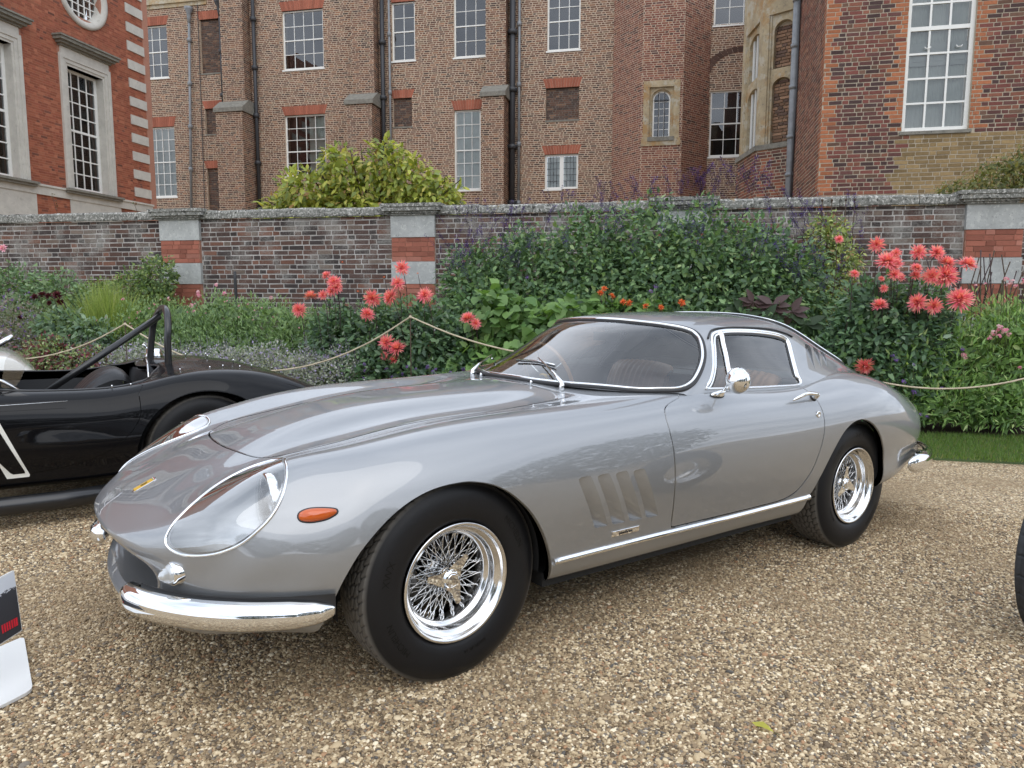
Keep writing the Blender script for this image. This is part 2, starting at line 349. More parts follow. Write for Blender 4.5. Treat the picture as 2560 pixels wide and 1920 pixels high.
def both(V, N, F):
    """half (y>=0) plus its mirror image, welded on the centre line"""
    V = V.copy(); N = N.copy(); c = np.abs(V[:, 1]) < 2e-4; V[c, 1] = 0; N[c, 1] = 0
    idx = np.arange(len(V)); m = idx.copy(); rest = ~c; m[rest] = len(V)+np.arange(rest.sum())
    V2 = np.r_[V, V[rest]*[1, -1, 1]]; N2 = np.r_[N, N[rest]*[1, -1, 1]]; return V2, N2, np.r_[F, m[F][:, ::-1]]
def loopframe(S, loop, sy=1, closed=True, off=0.):
    p, n = S.ev(loop[:, 0], loop[:, 1]); p = (p+n*off)*[1, sy, 1]; n = n*[1, sy, 1]
    T = np.roll(p, -1, 0)-np.roll(p, 1, 0) if closed else np.gradient(p, axis=0)
    T /= np.linalg.norm(T, axis=1)[:, None]+1e-12; B = np.cross(n, T)
    return p, n, B, T
def halfround(w, h, k=7, base=-.004):
    t = np.linspace(0, math.pi, k); return [(w, base)]+[(w*math.cos(a), h*math.sin(a)) for a in t]+[(-w, base)]

# ---------------------------------------------------------------- car materials
m_paint, n, l, b = nt('silver_paint')
setp(b, Base_Color=(.315, .325, .335, 1), Metallic=.8, Roughness=.5, Coat_Weight=1, Coat_Roughness=.008, Coat_IOR=1.85)
t = n.new('ShaderNodeTexCoord'); vn = n.new('ShaderNodeTexVoronoi'); vn.inputs['Scale'].default_value = 1400
l.new(t.outputs['Object'], vn.inputs['Vector']); mr = n.new('ShaderNodeMapRange'); mr.inputs[3].default_value = .44; mr.inputs[4].default_value = .58
l.new(vn.outputs['Color'], mr.inputs[0]); l.new(mr.outputs[0], b.inputs['Roughness'])
m_chrome = mat('chrome', (.88, .89, .90), .035, 1)
m_alu = mat('polished_alloy', (.80, .80, .80), .13, 1, nscale=40)
m_rubber = mat('black_rubber', (.018, .018, .019), .45)
m_tyre = mat('tyre_rubber', (.008, .008, .009), .48, spec=.3, bump=.05, nscale=60)
n_ = m_tyre.node_tree.nodes; at_ = n_.new('ShaderNodeAttribute'); at_.attribute_name = 'col'; m_tyre.node_tree.links.new(at_.outputs['Color'], n_['Principled BSDF'].inputs['Base Color'])
m_glass = glass('car_glass', (.90, .94, .92), 1.15); m_cover = glass('headlamp_cover', (.90, .92, .93), 2.6)
m_blackint = mat('black_trim', (.035, .036, .038), .6); m_under = mat('underbody_black', (.008, .008, .008), .8)
m_tan = mat('tan_leather', (.46, .26, .16), .42, bump=.1, nscale=120); m_grey = mat('grey_headlining', (.42, .43, .43), .8)
m_wood = mat('wood_rim', (.50, .24, .09), .25, coat=.6); m_amber = mat('amber_lens', (.58, .095, .003), .12, coat=1)
m_lamp = mat('silver_reflector', (.8, .81, .82), .15, 1); m_white = mat('white_paint', (.8, .8, .78), .35)
m_yellow = mat('yellow_enamel', (.72, .42, .03), .25, coat=.5); m_black = mat('black_enamel', (.01, .01, .01), .3)
m_green = mat('green_enamel', (.02, .2, .05), .3); m_red = mat('red_enamel', (.5, .02, .02), .3)
m_spoke = mat('spoke_chrome', (.85, .86, .87), .10, 1); m_disc = mat('brake_steel', (.25, .24, .23), .4, .8)
m_lens = glass('clear_lens', (.95, .95, .95), 1.3); m_bucket = mat('bucket_silver', (.80, .81, .82), .5, .1)
m_ribbed = mat('ribbed_clear_lens', (.55, .57, .58), .12, .35, coat=1)

# ---------------------------------------------------------------- silver coupe
car = thing('coupe_car', (1.2, 0, 0), 'silver vintage fastback coupe with wire wheels parked on the gravel', 'car')
FA = [(-.452, .25), (-.428, .32), (-.403, .39), (-.377, .445), (-.338, .506), (-.274, .571), (-.207, .618), (-.136, .649), (-.065, .665), (.008, .669), (.056, .663), (.106, .65), (.157, .626), (.21, .587), (.269, .529), (.318, .456), (.353, .381), (.374, .307), (.381, .25)]
RA = [(1.925, .255), (1.949, .339), (1.975, .376), (2.030, .455), (2.095, .550), (2.170, .632), (2.255, .677), (2.345, .688), (2.430, .665), (2.500, .617), (2.555, .558), (2.597, .493), (2.618, .412), (2.618, .354), (2.600, .25)]
def arch(pts, y):
    P = resample([(x, y, z) for x, z in pts], 70, False); uv = BODY.inv(P, (0, 2), (7, 12.6))
    a = uv[0].copy(); b = uv[-1].copy(); a[1] = 13.5; b[1] = 13.5
    return np.r_[uv, np.linspace(b, a, 12)], len(uv)
lf, nf = arch(FA, .82); lr, nr = arch(RA, .85)
door_pts = [(1.20, .700, .872), (1.12, .722, .862), (1.06, .738, .852), (1.01, .752, .840), (.980, .768, .822), (.966, .785, .796), (.963, .80, .765), (.967, .82, .70), (.972, .834, .622), (.974, .838, .56), (.978, .833, .474), (.981, .827, .40), (.982, .826, .362),
            (.992, .825, .347), (1.02, .824, .346), (1.3, .826, .346), (1.6, .83, .347), (1.72, .835, .350), (1.79, .836, .363), (1.855, .838, .393), (1.93, .842, .464), (1.977, .851, .548), (2.008, .851, .627), (2.022, .845, .689), (2.023, .831, .745), (2.012, .805, .793), (1.997, .765, .838), (1.985, .725, .862), (1.94, .700, .866)]
l_door = uv_loop(BODY, door_pts, 170)
hood_pts = [(-.535, 0), (-.531, .11), (-.513, .22), (-.480, .31), (-.432, .366), (-.36, .394), (-.22, .405), (0, .403), (.22, .408), (.45, .432), (.62, .455), (.71, .470), (.755, .462), (.765, .43), (.752, .32), (.742, .16), (.74, 0)]
P = resample([(x, y, 0) for x, y in hood_pts], 110, False); l_hood = BODY.inv(P, (0, 1), (0, 7)); l_hood[0, 1] = l_hood[-1, 1] = 0
P2 = offset_loop(np.r_[l_hood, [[(l_hood[0, 0]+l_hood[-1, 0])/2, 0]]], .006)[:-1]; P2[0, 1] = P2[-1, 1] = 0; P2[0, 0] = l_hood[0, 0]+.006; P2[-1, 0] = l_hood[-1, 0]-.006; l_hood2 = P2
hl = [(-.448, .499, .738), (-.462, .545, .738), (-.474, .593, .728), (-.490, .632, .699), (-.513, .660, .656), (-.548, .674, .609), (-.589, .671, .569), (-.633, .656, .534), (-.681, .623, .508), (-.725, .58, .494), (-.762, .533, .490), (-.789, .497, .498), (-.800, .472, .513), (-.799, .462, .532), (-.785, .456, .556), (-.752, .446, .590), (-.704, .425, .623), (-.645, .399, .653), (-.578, .382, .678), (-.513, .382, .699), (-.465, .405, .715), (-.447, .446, .728)]
l_hl = uv_loop(BODY, hl, 110); l_hl_in = offset_loop(l_hl, .016)
cabin = [(.86, 0), (.89, .26), (.96, .41), (1.07, .52), (1.19, .60), (1.32, .65), (1.5, .670), (2.0, .665), (2.3, .63), (2.6, .56), (2.82, .42), (2.86, 0)]
P = resample([(x, y, 0) for x, y in cabin], 90, False); l_cab = BODY.inv(P, (0, 1), (0, 7)); l_cab[0, 1] = l_cab[-1, 1] = 0
LQ = []
for k in range(4):
    x = .470+k*.0903; d = .0655
    LQ.append([(x, .833, .623-.002*k), (x+d, .833, .624-.002*k), (x+d+.094, .826, .424-.002*k), (x+.094, .826, .424-.002*k)])
l_lv = [uv_loop(BODY, q, 40, (0, 2), rnd=[.02, .004, .004, .004], lim=(7, 12)) for q in LQ]
turn_c = (-.772, .512, .430); 
regs = [('front_arch', lf, None, 0), ('rear_arch', lr, None, 0), ('door', l_door, offset_loop(l_door, .006), 0),
        ('hood', l_hood, l_hood2, 1), ('lamp', l_hl_in, None, 0), ('cabin', l_cab, None, 1)]+[('lv%d' % k, l_lv[k], None, 0) for k in range(4)]
PN = panels(BODY, regs, .028, .22, vmax=14)
def skin_n(S, key, PN): return skin(S, *PN[key])
arm = np.zeros(len(lf), bool); arm[:nf] = True; arr = np.zeros(len(lr), bool); arr[:nr] = True
hm = np.ones(len(l_hood), bool); hm2 = hm.copy()
def openflange(S, L, depth, flip):
    m = np.ones(len(L), bool); V, N, F = flange(S, L, depth, flip); mm = len(L)
    k = ~(((F[:, 0] % mm) == mm-1) & ((F[:, 1] % mm) == 0)); return V, N, F[[i for i in range(len(F)) if not ({int(F[i, 0]) % mm, int(F[i, 1]) % mm, int(F[i, 2]) % mm} == {0, mm-1})]]
def orient(L):
    Q = L*[1, HV]; x, y = Q[:, 0], Q[:, 1]; return .5*np.sum(x*np.roll(y, -1)-y*np.roll(x, -1)) > 0
pieces = [skin_n(BODY, '_rest', PN), flange(BODY, lf, .03, orient(lf), arm), flange(BODY, lr, .03, orient(lr), arr), flange(BODY, l_door, .014, orient(l_door)),
          openflange(BODY, l_hood, .014, orient(l_hood))]
V, N, F = both(*cat_mesh(pieces)); part('body', V, F, m_paint, car, normals=N)
V, N, F = both(*cat_mesh([skin_n(BODY, 'hood', PN), openflange(BODY, l_hood2, .012, not orient(l_hood2))])); part('hood', V, F, m_paint, car, normals=N)
dr = cat_mesh([skin_n(BODY, 'door', PN), flange(BODY, offset_loop(l_door, .006), .012, not orient(l_door))])
doors = []
for s in (-1, 1):
    V, N, F = dr if s == 1 else mirror(*dr); doors.append(part('door', V, F, m_paint, car, normals=N))
# dark channel below the shut lines
def gapstrip(S, L, w, d, s, closed=True):
    p, n, B, T = loopframe(S, L, s, closed); return sweep(p-n*d, B, n, [(-w, 0), (w, 0)], closed)
g = MB()
for s in (-1, 1):
    g.add(*gapstrip(BODY, l_door, .012, .0125, s)); g.add(*gapstrip(BODY, l_hood, .012, .0125, s, False))
g.build('shut_line_seal', m_rubber, car)

# wheel wells, floor pan
w = MB()
for cx, hh in ((-.025, .345), (2.29, .36)):
    for s in (-1, 1):
        w = MB(); V, F = lathe([(.375, .775 if cx < 1 else .80), (.375, .42), (.05, .42)], 40, a0=-.12, a1=math.pi+.12); V[:, 2] = V[:, 2]*.90+.33; V[:, 0] += cx; V[:, 1] *= s*1.0; w.add(V, F); w.build('wheel_well', m_under, car, True)
w = MB(); w.box((-.66, -.5, .24), (-.42, .5, .262)); w.box((.38, -.76, .22), (1.92, .76, .27)); w.box((2.62, -.62, .30), (3.3, .62, .36)); w.box((-.55, -.42, .20), (3.2, .42, .262))
w.build('underbody', m_under, car)

# fender louvres
def louvre(S, L, s, quad_n, depth=.020, front=True):
    """recessed scoop: its own floor grid and walls down from the opening"""
    m = len(L); a0, a1 = L.min(0), L.max(0); gx, gy = np.meshgrid(np.linspace(a0[0], a1[0], 12), np.linspace(a0[1], a1[1], 12), indexing='ij'); gg = np.c_[gx.ravel(), gy.ravel()]; sh_ = (L-L.mean(0))*.93+L.mean(0); gg = gg[inpoly(gg, sh_)]
    A = np.r_[L, gg]; vo, eo, fo, *_ = geometry.delaunay_2d_cdt([Vector((a[0], a[1]*HV)) for a in A], [(i, (i+1) % m) for i in range(m)], [], 0, 1e-7); vq = np.array([tuple(v) for v in vo]); LH = L*[1, HV]
    fo = [f for f in fo if len(f) == 3 and inpoly(vq[list(f)].mean(0)[None], LH)[0]]; uvq = vq/[1, HV]
    def dp(p):
        fx = quad_n(p); z0, z1 = P0[:, 2].min(), P0[:, 2].max(); return depth*(1-fx)*((.45+.55*np.clip((z1-p[:, 2])/(z1-z0), 0, 1)) if front else 1)
    P0, N0 = S.ev(L[:, 0], L[:, 1]); p, n = S.ev(uvq[:, 0], uvq[:, 1]); V = p-n*dp(p)[:, None]; k = len(V); W0 = P0; W1 = P0-N0*dp(P0)[:, None]
    V = np.r_[V, W0, W1]*[1, s, 1]; F = [tuple(f) for f in fo]+[(k+i, k+(i+1) % m, k+m+(i+1) % m, k+m+i) for i in range(m)]
    if s < 0: F = [f[::-1] for f in F]
    return V, F
for s in (-1, 1):
    for k in range(4):
        q = LQ[k]
        f = lambda p, q=q: np.clip(((p[:, 0]-(q[0][0]+(q[3][0]-q[0][0])*(q[0][2]-p[:, 2])/(q[0][2]-q[3][2])))/.0655), 0, 1)
        V, F = louvre(BODY, l_lv[k], s, f, .034); o = part('fender_louvre', V, F, m_paint, car, smooth=True)

# headlamps behind clear covers
for s in (-1, 1):
    lamp = link('headlight', None, car)
    cv = skin(BODY, *PN['lamp'], offset=.002); V, N, F = cv if s == 1 else mirror(*cv)
    part('headlight_cover', V, F, m_cover, lamp, normals=N)
    p, n, B, T = loopframe(BODY, l_hl, s); sg = 1 if (orient(l_hl)) == (s == 1) else -1
    V, F = sweep(p, B*sg, n, [(.001, -.003), (.0015, .002), (.004, .0050), (.007, .0050), (.0100, .002), (.0105, -.004)]); part('headlight_ring', V, F, m_chrome, lamp)
    # bucket: walls down from the ring to a back plane
    m_ = len(p); q = p+B*sg*.014; bk = q.copy(); bk[:, 0] = np.maximum(q[:, 0]+.05, np.minimum(q[:, 0]+.20, -.50+.0*q[:, 0])); bk = (q-q.mean(0))*.80+q.mean(0)+[.12, -.02*s, -.055]
    V = np.r_[q, bk, [bk.mean(0)]]; F = [(i, (i+1) % m_, (i+1) % m_+m_, i+m_) for i in range(m_)]+[(m_+i, m_+(i+1) % m_, 2*m_) for i in range(m_)]
    part('headlight_bucket', V, F, m_bucket, lamp)
    # reflector dish and lens
    cx = np.array([-.535, .560*s, .622]); ax = np.array([-1, -.02*s, .02]); ax /= np.linalg.norm(ax)
    a2 = np.cross(ax, [0, 0, 1]); a2 /= np.linalg.norm(a2); a3 = np.cross(ax, a2)
    def disc(prof, k=40):
        t = np.arange(k)*2*math.pi/k; pr = np.array(prof)
        V = cx+pr[None, :, 1, None]*ax+pr[None, :, 0, None]*(np.cos(t)[:, None, None]*a2+np.sin(t)[:, None, None]*a3)
        kk = len(pr); F = [(i*kk+j, ((i+1) % k)*kk+j, ((i+1) % k)*kk+j+1, i*kk+j+1) for i in range(k) for j in range(kk-1)]; return V.reshape(-1, 3), F
    part('lamp_rim', *disc([(.080, 0), (.086, .008), (.090, .004), (.092, -.012), (.092, -.03)]), m_chrome, lamp)
    part('lamp_reflector', *disc([(.080, 0), (.070, -.022), (.045, -.045), (.015, -.055), (.001, -.056)]), m_lamp, lamp)
    part('lamp_lens', *disc([(.081, .003), (.065, .012), (.04, .019), (.001, .022)]), m_lens, lamp)
# front edge of nose badge, side markers, turn lamps, etc.
def on(S, pts, off=0., s=-1, axes=(0, 1, 2), lim=None):
    uv = S.inv(pts, axes, lim); p, n = S.ev(uv[:, 0], uv[:, 1]); return (p+n*off)*[1, s, 1], n*[1, s, 1]
def plate(S, c, ax_pt, L, W, h, matl, name, s=-1, parent=None, rnd=.3, bulge=0.):
    """raised plate centred at c, long axis towards ax_pt"""
    (a, b), (na, nb) = on(S, [c, ax_pt], 0, s); X = b-a; X /= np.linalg.norm(X); X -= na*(X@na); X /= np.linalg.norm(X); Y = np.cross(na, X)
    P = round_poly([(-L/2, -W/2), (L/2, -W/2), (L/2, W/2), (-L/2, W/2)], rnd*W, 5); m = len(P)
    def ring(sc_, hh): return a+P[:, :1]*sc_*X+P[:, 1:]*sc_*Y+na*hh
    V = np.r_[ring(1, -.003), ring(1, h*.7), ring(.93, h), [a+na*(h+bulge)]]
    F = [(r*m+i, r*m+(i+1) % m, (r+1)*m+(i+1) % m, (r+1)*m+i) for r in range(2) for i in range(m)]+[(2*m+i, 2*m+(i+1) % m, 3*m) for i in range(m)]
    return part(name, V, F, matl, parent or car, smooth=False), a, X, Y, na
bd, a, X, Y, nn = plate(BODY, (-.775, .005, .59), (-.70, .005, .62), .082, .036, .003, m_chrome, 'nose_badge', s=-1)
def patch(name, a, X, Y, nn, x0, x1, y0, y1, h, matl, parent):
    V = [a+X*x+Y*y+nn*h for x, y in ((x0, y0), (x1, y0), (x1, y1), (x0, y1))]; V += [v-nn*.002 for v in V]
    return part(name, V, [(0, 1, 2, 3), (0, 4, 5, 1), (1, 5, 6, 2), (2, 6, 7, 3), (3, 7, 4, 0)], matl, parent, smooth=False)
patch('badge_field', a, X, Y, nn, -.036, .036, -.0155, .0155, .0042, m_yellow, bd)
for k, mm in enumerate((m_green, m_white, m_red)): patch('badge_stripe', a, X, Y, nn, .030+.0022*k, .0318+.0022*k, -.0155, .0155, .0046, mm, bd)
# prancing animal emblem as a small raised silhouette
hp = [(-.010, -.002), (-.006, -.008), (-.002, -.004), (.003, -.009), (.006, -.004), (.011, -.006), (.009, 0), (.013, .004), (.008, .005), (.004, .002), (-.002, .004), (-.006, .003), (-.010, .007), (-.012, .003)]
V = [a+X*x+Y*y+nn*.0052 for x, y in hp]; part('badge_emblem', V, [tuple(range(len(hp)))], m_black, bd, smooth=False)

# side marker lamps
for s in (-1, 1):
    L = [(-.487, .600), (-.478, .594), (-.455, .592), (-.42, .598), (-.395, .610), (-.387, .619), (-.392, .625), (-.42, .628), (-.455, .627), (-.478, .620), (-.487, .611)]
    P = resample([(x, .73, z) for x, z in L], 44); uv = BODY.inv(P, (0, 2), (6, 12)); p, n, B, T = loopframe(BODY, uv, s); c = p.mean(0); nc = n.mean(0)
    mk = link('side_marker', None, car)
    m_ = len(p); V = np.r_[p, c+(p-c)*.93+nc*.008, c+(p-c)*.6+nc*.016, [c+nc*.018]]
    F = [(r*m_+i, r*m_+(i+1) % m_, (r+1)*m_+(i+1) % m_, (r+1)*m_+i) for r in range(2) for i in range(m_)]+[(2*m_+i, 2*m_+(i+1) % m_, 3*m_) for i in range(m_)]
    part('lens', V, F, m_amber, mk)
    part('gasket', *tube(p+nc*.001, .0032, 6, True), m_rubber, mk)
# front turn lamps in their scoops
for s in (-1, 1):
    tl = link('turn_light', None, car)
    (c,), (nc,) = on(BODY, [(-.785, .500, .434)], 0, s); ax = np.array([-.93, .16*s, .0]); ax /= np.linalg.norm(ax)
    a2 = np.cross(ax, [0, 0, 1]); a2 /= np.linalg.norm(a2); a3 = np.cross(ax, a2)
    def disc2(prof, c0, k=36):
        t = np.arange(k)*2*math.pi/k; pr = np.array(prof)
        V = c0+pr[None, :, 1, None]*ax+pr[None, :, 0, None]*(np.cos(t)[:, None, None]*a2+np.sin(t)[:, None, None]*a3)
        kk = len(pr); F = [(i*kk+j, ((i+1) % k)*kk+j, ((i+1) % k)*kk+j+1, i*kk+j+1) for i in range(k) for j in range(kk-1)]; return V.reshape(-1, 3), F
    c0 = c-ax*.010
    part('lamp_ring', *disc2([(.030, .022), (.0335, .021), (.036, .014), (.036, -.03)], c0), m_chrome, tl)
    part('lens', *disc2([(.031, .018), (.029, .026), (.024, .034), (.022, .033), (.019, .042), (.016, .041), (.013, .049), (.009, .052), (.001, .056)], c0), m_ribbed, tl)
    part('reflector', *disc2([(.030, .016), (.018, .006), (.001, .002)], c0), m_lamp, tl)
    part('gasket', *disc2([(.036, -.012), (.040, -.010), (.042, -.03)], c0), m_rubber, tl)

# grille mouth: duct and egg-crate bars
p0, n0 = BODY.ev(np.zeros(60), np.linspace(0, 14, 60)); bk = p0*[1, .9, 1]+[.30, 0, 0]; bk[:, 2] = (bk[:, 2]-.375)*.85+.37
ring = np.r_[p0, (p0*[1, -1, 1])[::-1][1:-1]]; ringb = np.r_[bk, (bk*[1, -1, 1])[::-1][1:-1]]; m_ = len(ring)
part('intake_duct', np.r_[ring, ringb], [(i, (i+1) % m_, (i+1) % m_+m_, i+m_) for i in range(m_)], m_paint, car)
g = MB(); g.box((-.62, -.34, .24), (-.6, .34, .5)); g.build('radiator', m_under, car)
gr = link('grille', None, car)
for k in range(5): MB().box((-.70, -.30, .305+.03*k), (-.675, .30, .308+.03*k)).build('bar', m_alu, gr)
for k in range(15): MB().box((-.70, -.28+.04*k, .295), (-.675, -.2775+.04*k, .45)).build('bar', m_alu, gr)

# sill strips
for s in (-1, 1):
    P = resample([(.378, .83, .333), (.8, .83, .333), (1.2, .83, .333), (1.6, .84, .336), (1.95, .84, .340)], 60, False); uv = BODY.inv(P, (0, 2), (7, 12.5))
    p, n, B, T = loopframe(BODY, uv, s, False); B = B*(1 if s < 0 else -1)*(1 if B[0, 2]*(1 if s < 0 else -1) > 0 else -1)
    V, F = sweep(p, B, n, [(-.012, -.003), (-.011, .006), (-.004, .013), (.004, .012), (.011, .004), (.012, -.003)], False); k = 6
    F += [tuple(range(6)), tuple(range(len(V)-1, len(V)-7, -1))]; part('sill_strip', V, F, m_chrome, car)
# ---------------------------------------------------------------- bumpers
def bumper(path, zc, hh, bulge, s, name='bumper', n=60):
    P = resample([(x, y, zc) for x, y in path], n, False); T = np.gradient(P, axis=0); T /= np.linalg.norm(T, axis=1)[:, None]
    out = np.cross(T, [0, 0, 1.]); c = np.array([1.2, 0, zc]); sg = np.sign(((P-c)*out).sum(1).mean()); out *= sg
    f = np.linspace(0, 1, n); H = np.interp(f, *hh); Bg = np.interp(f, bulge[0], bulge[1]); k = 17; th = np.linspace(-math.pi/2, math.pi/2, k)
    rings = []
    for i in range(n):
        z = np.sin(th)*H[i]; o = (np.abs(np.cos(th))**.75)*Bg[i]
        r = np.r_[np.c_[o, z], np.c_[o[::-1][1:-1]-.006, z[::-1][1:-1]*.9]]
        r[k:, 0] = np.minimum(r[k:, 0], r[k:, 0]); rings.append(P[i]+r[:, :1]*out[i]+r[:, 1:]*[0, 0, 1.])
    V = np.array(rings); kk = V.shape[1]; V = V.reshape(-1, 3)*[1, s, 1]
    F = [(i*kk+j, i*kk+(j+1) % kk, (i+1)*kk+(j+1) % kk, (i+1)*kk+j) for i in range(n-1) for j in range(kk)]
    F += [tuple(range(kk)), tuple((n-1)*kk+j for j in range(kk))]
    return part(name, V, F, m_chrome, car)
FB = [(-.868, .315), (-.872, .335), (-.862, .385), (-.835, .455), (-.79, .53), (-.725, .61), (-.64, .685), (-.55, .74), (-.47, .778), (-.415, .800)]
for s in (-1, 1):
    bumper(FB, .342, ([0, .015, .04, .12, .6, .82, .92, .97, 1], [.016, .030, .038, .043, .044, .041, .034, .024, .012]), ([0, .015, .05, .12, .6, .85, .95, 1], [.006, .026, .042, .050, .052, .046, .030, .005]), s, n=90)
    MB().tube([(-.74, .55*s, .36), (-.62, .50*s, .34)], .012).build('bumper_iron', m_under, car)
    MB().tube([(-.5, .745*s, .35), (-.4, .68*s, .34)], .012).build('bumper_iron', m_under, car)
bumper([(2.885, .845), (2.95, .848), (3.03, .842), (3.13, .818), (3.24, .775), (3.34, .715), (3.415, .63), (3.45, .50), (3.46, .25), (3.463, 0), (3.46, -.25), (3.45, -.50), (3.415, -.63), (3.34, -.715), (3.24, -.775), (3.13, -.818), (3.03, -.842), (2.95, -.848), (2.885, -.845)],
       .388, ([0, .01, .04, .5, .96, .99, 1], [.015, .038, .055, .055, .055, .038, .015]), ([0, .015, .05, .5, .95, .985, 1], [.005, .025, .038, .04, .038, .025, .005]), 1, n=140)
# filler between body and bumper (dark rubber gap)
P = resample([(x, y) for x, y in FB[1:]], 50, False)
P = P[5:50]
for s in (-1,):
    q = np.c_[P, np.full(45, .392)]; V = np.r_[q*[1, s, 1], (q-[0, 0, .05])*[1, s, 1], (q*[.93, .9, 1]-[0, 0, .0])*[1, s, 1]]
    part('bumper_gap_seal', V, [(i, i+1, i+46, i+45) for i in range(44)], m_rubber, car)

# badge plate below the louvres, lock, handle
bp, a, X, Y, nn = plate(BODY, (.725, .826, .384), (.9, .826, .384), .145, .022, .004, m_chrome, 'name_plate', rnd=.08)
def text_mesh(txt, size, extr=.0006):
    cu = bpy.data.curves.new('t', 'FONT'); cu.body = txt; cu.size = size; cu.extrude = extr; cu.align_x = 'CENTER'; cu.align_y = 'CENTER'; cu.resolution_u = 2
    o = bpy.data.objects.new('t', cu); dg = bpy.context.evaluated_depsgraph_get(); COL.objects.link(o); dg.update()
    me = bpy.data.meshes.new_from_object(o.evaluated_get(dg)); bpy.data.objects.remove(o)
    V = np.array([v.co[:] for v in me.vertices]) if len(me.vertices) else np.zeros((0, 3)); F = [tuple(p.vertices) for p in me.polygons]; bpy.data.meshes.remove(me); bpy.data.curves.remove(cu)
    return V, F
V, F = text_mesh('pininfarina', .017); V = a+V[:, :1]*X+V[:, 1:2]*Y+nn*(.0045+V[:, 2:]); part('lettering', V, F, m_black, bp, smooth=False)
for s in (-1, 1):
    d = doors[0 if s < 0 else 1]
    (c,), (nc,) = on(BODY, [(1.979, .832, .736)], 0, s); X = np.array([1, 0, 0.]); Z = np.array([0, 0, 1.]); t = np.arange(28)*2*math.pi/28
    pr = [(.0165, -.001), (.0165, .004), (.013, .006), (.007, .006), (.0065, .004), (.0001, .004)]
    V = np.array([c+nc*h+r*(math.cos(a_)*X+math.sin(a_)*Z) for r, h in pr for a_ in t]); F = [(r*28+i, r*28+(i+1) % 28, (r+1)*28+(i+1) % 28, (r+1)*28+i) for r in range(5) for i in range(28)]
    part('door_lock', V, F, m_chrome, d)
    h = link('door_handle', None, d)
    (p1, p2, p3), (q1, q2, q3) = on(BODY, [(1.795, .79, .797), (1.955, .80, .815), (1.988, .80, .815)], 0, s)
    Pth = resample([p1+q1*.018, p1*.75+p2*.25+q1*.040+[0, 0, .004], p1*.45+p2*.55+q2*.046+[0, 0, .006], p2+q2*.038, p3+q3*.030], 26, False)
    r = np.interp(np.linspace(0, 1, 26), [0, .1, .5, .9, 1], [.003, .0075, .0095, .010, .008]); V, F = tube(Pth, r, 12); c0 = V.reshape(-1, 3)
    part('lever', V, F, m_chrome, h)
    part('pivot', *tube([p3-q3*.004, p3+q3*.018, p3+q3*.030, p3+q3*.038], [.0165, .0155, .013, .006], 14), m_chrome, h)
    part('pivot_gasket', *tube([p3-q3*.003, p3+q3*.003], [.019, .019], 16), m_rubber, h)
# door mirror, near side only
mir = link('wing_mirror', None, car)
(c,), (nc,) = on(BODY, [(1.350, .742, .860)], 0, -1)
foot = MB(); t = np.arange(26)*2*math.pi/26
def ell(c, a, b, h, nn, X): Y = np.cross(nn, X); return np.array([c+X*a*math.cos(q)*(1 if math.cos(q) > 0 else 1.5)+Y*b*math.sin(q)+nn*h for q in t])
X = np.array([1., 0, 0]); rings = [ell(c, .036, .018, -.003, nc, X), ell(c, .036, .018, .005, nc, X)]
V = np.concatenate(rings); part('mirror_gasket', V, [(i, (i+1) % 26, 26+(i+1) % 26, 26+i) for i in range(26)]+[tuple(range(26, 52))], m_rubber, mir)
V = np.concatenate([ell(c, .035, .017, .004, nc, X), ell(c, .033, .015, .010, nc, X), ell(c+X*.012, .022, .010, .018, nc, X), ell(c+X*.018, .012, .008, .024, nc, X)])
part('mirror_foot', V, [(r*26+i, r*26+(i+1) % 26, (r+1)*26+(i+1) % 26, (r+1)*26+i) for r in range(3) for i in range(26)]+[tuple(range(78, 104))], m_chrome, mir)
hc = np.array([1.335, -.845, .928]); ax = np.array([-.62, -.78, .0]); ax = np.array([-.85, -.50, .02]); ax /= np.linalg.norm(ax); a2 = np.cross(ax, [0, 0, 1]); a2 /= np.linalg.norm(a2); a3 = np.cross(ax, a2)
part('mirror_arm', *tube([c+X*.018+nc*.02, c+X*.018+nc*.045, hc+ax*.0-[0, 0, .045]], .006, 10), m_chrome, mir)
pr = [(.0001, .040), (.018, .037), (.033, .027), (.044, .012), (.050, -.006), (.0515, -.020), (.049, -.022), (.047, -.019), (.0001, -.019)]
tt = np.arange(40)*2*math.pi/40; V = np.array([hc+ax*h+r*(math.cos(q)*a2+math.sin(q)*a3*1.12) for r, h in pr for q in tt])
part('mirror_shell', V, [(r*40+i, r*40+(i+1) % 40, (r+1)*40+(i+1) % 40, (r+1)*40+i) for r in range(8) for i in range(40)], m_chrome, mir)

# ---------------------------------------------------------------- glasshouse
ws = [(.795, 0, .888), (.80, .15, .888), (.83, .30, .884), (.885, .43, .88), (.984, .590, .880), (1.09, .662, .880), (1.165, .692, .884), (1.235, .690, .905), (1.30, .665, .935), (1.37, .630, .985), (1.42, .590, 1.03), (1.452, .550, 1.08), (1.462, .510, 1.112), (1.448, .475, 1.132), (1.40, .38, 1.146), (1.355, .25, 1.158), (1.335, .12, 1.166), (1.33, 0, 1.168)]
P = resample(ws, 130, False); l_ws = ROOF.inv(P); l_ws[0, 1] = l_ws[-1, 1] = 0
side = [(1.300, .708, .884), (1.36, .69, .925), (1.42, .655, .98), (1.475, .60, 1.045), (1.508, .565, 1.09), (1.545, .545, 1.112), (1.62, .54, 1.122), (1.754, .546, 1.126), (1.88, .55, 1.121), (2.0, .555, 1.110), (2.07, .562, 1.092), (2.095, .580, 1.068), (2.075, .615, 1.02), (2.045, .650, .965), (2.015, .69, .91), (1.995, .718, .868), (1.8, .72, .868), (1.6, .718, .873), (1.42, .715, .879), (1.32, .712, .881)]
l_side = ROOF.inv(resample(side, 150, True), lim=(3.5, 9))
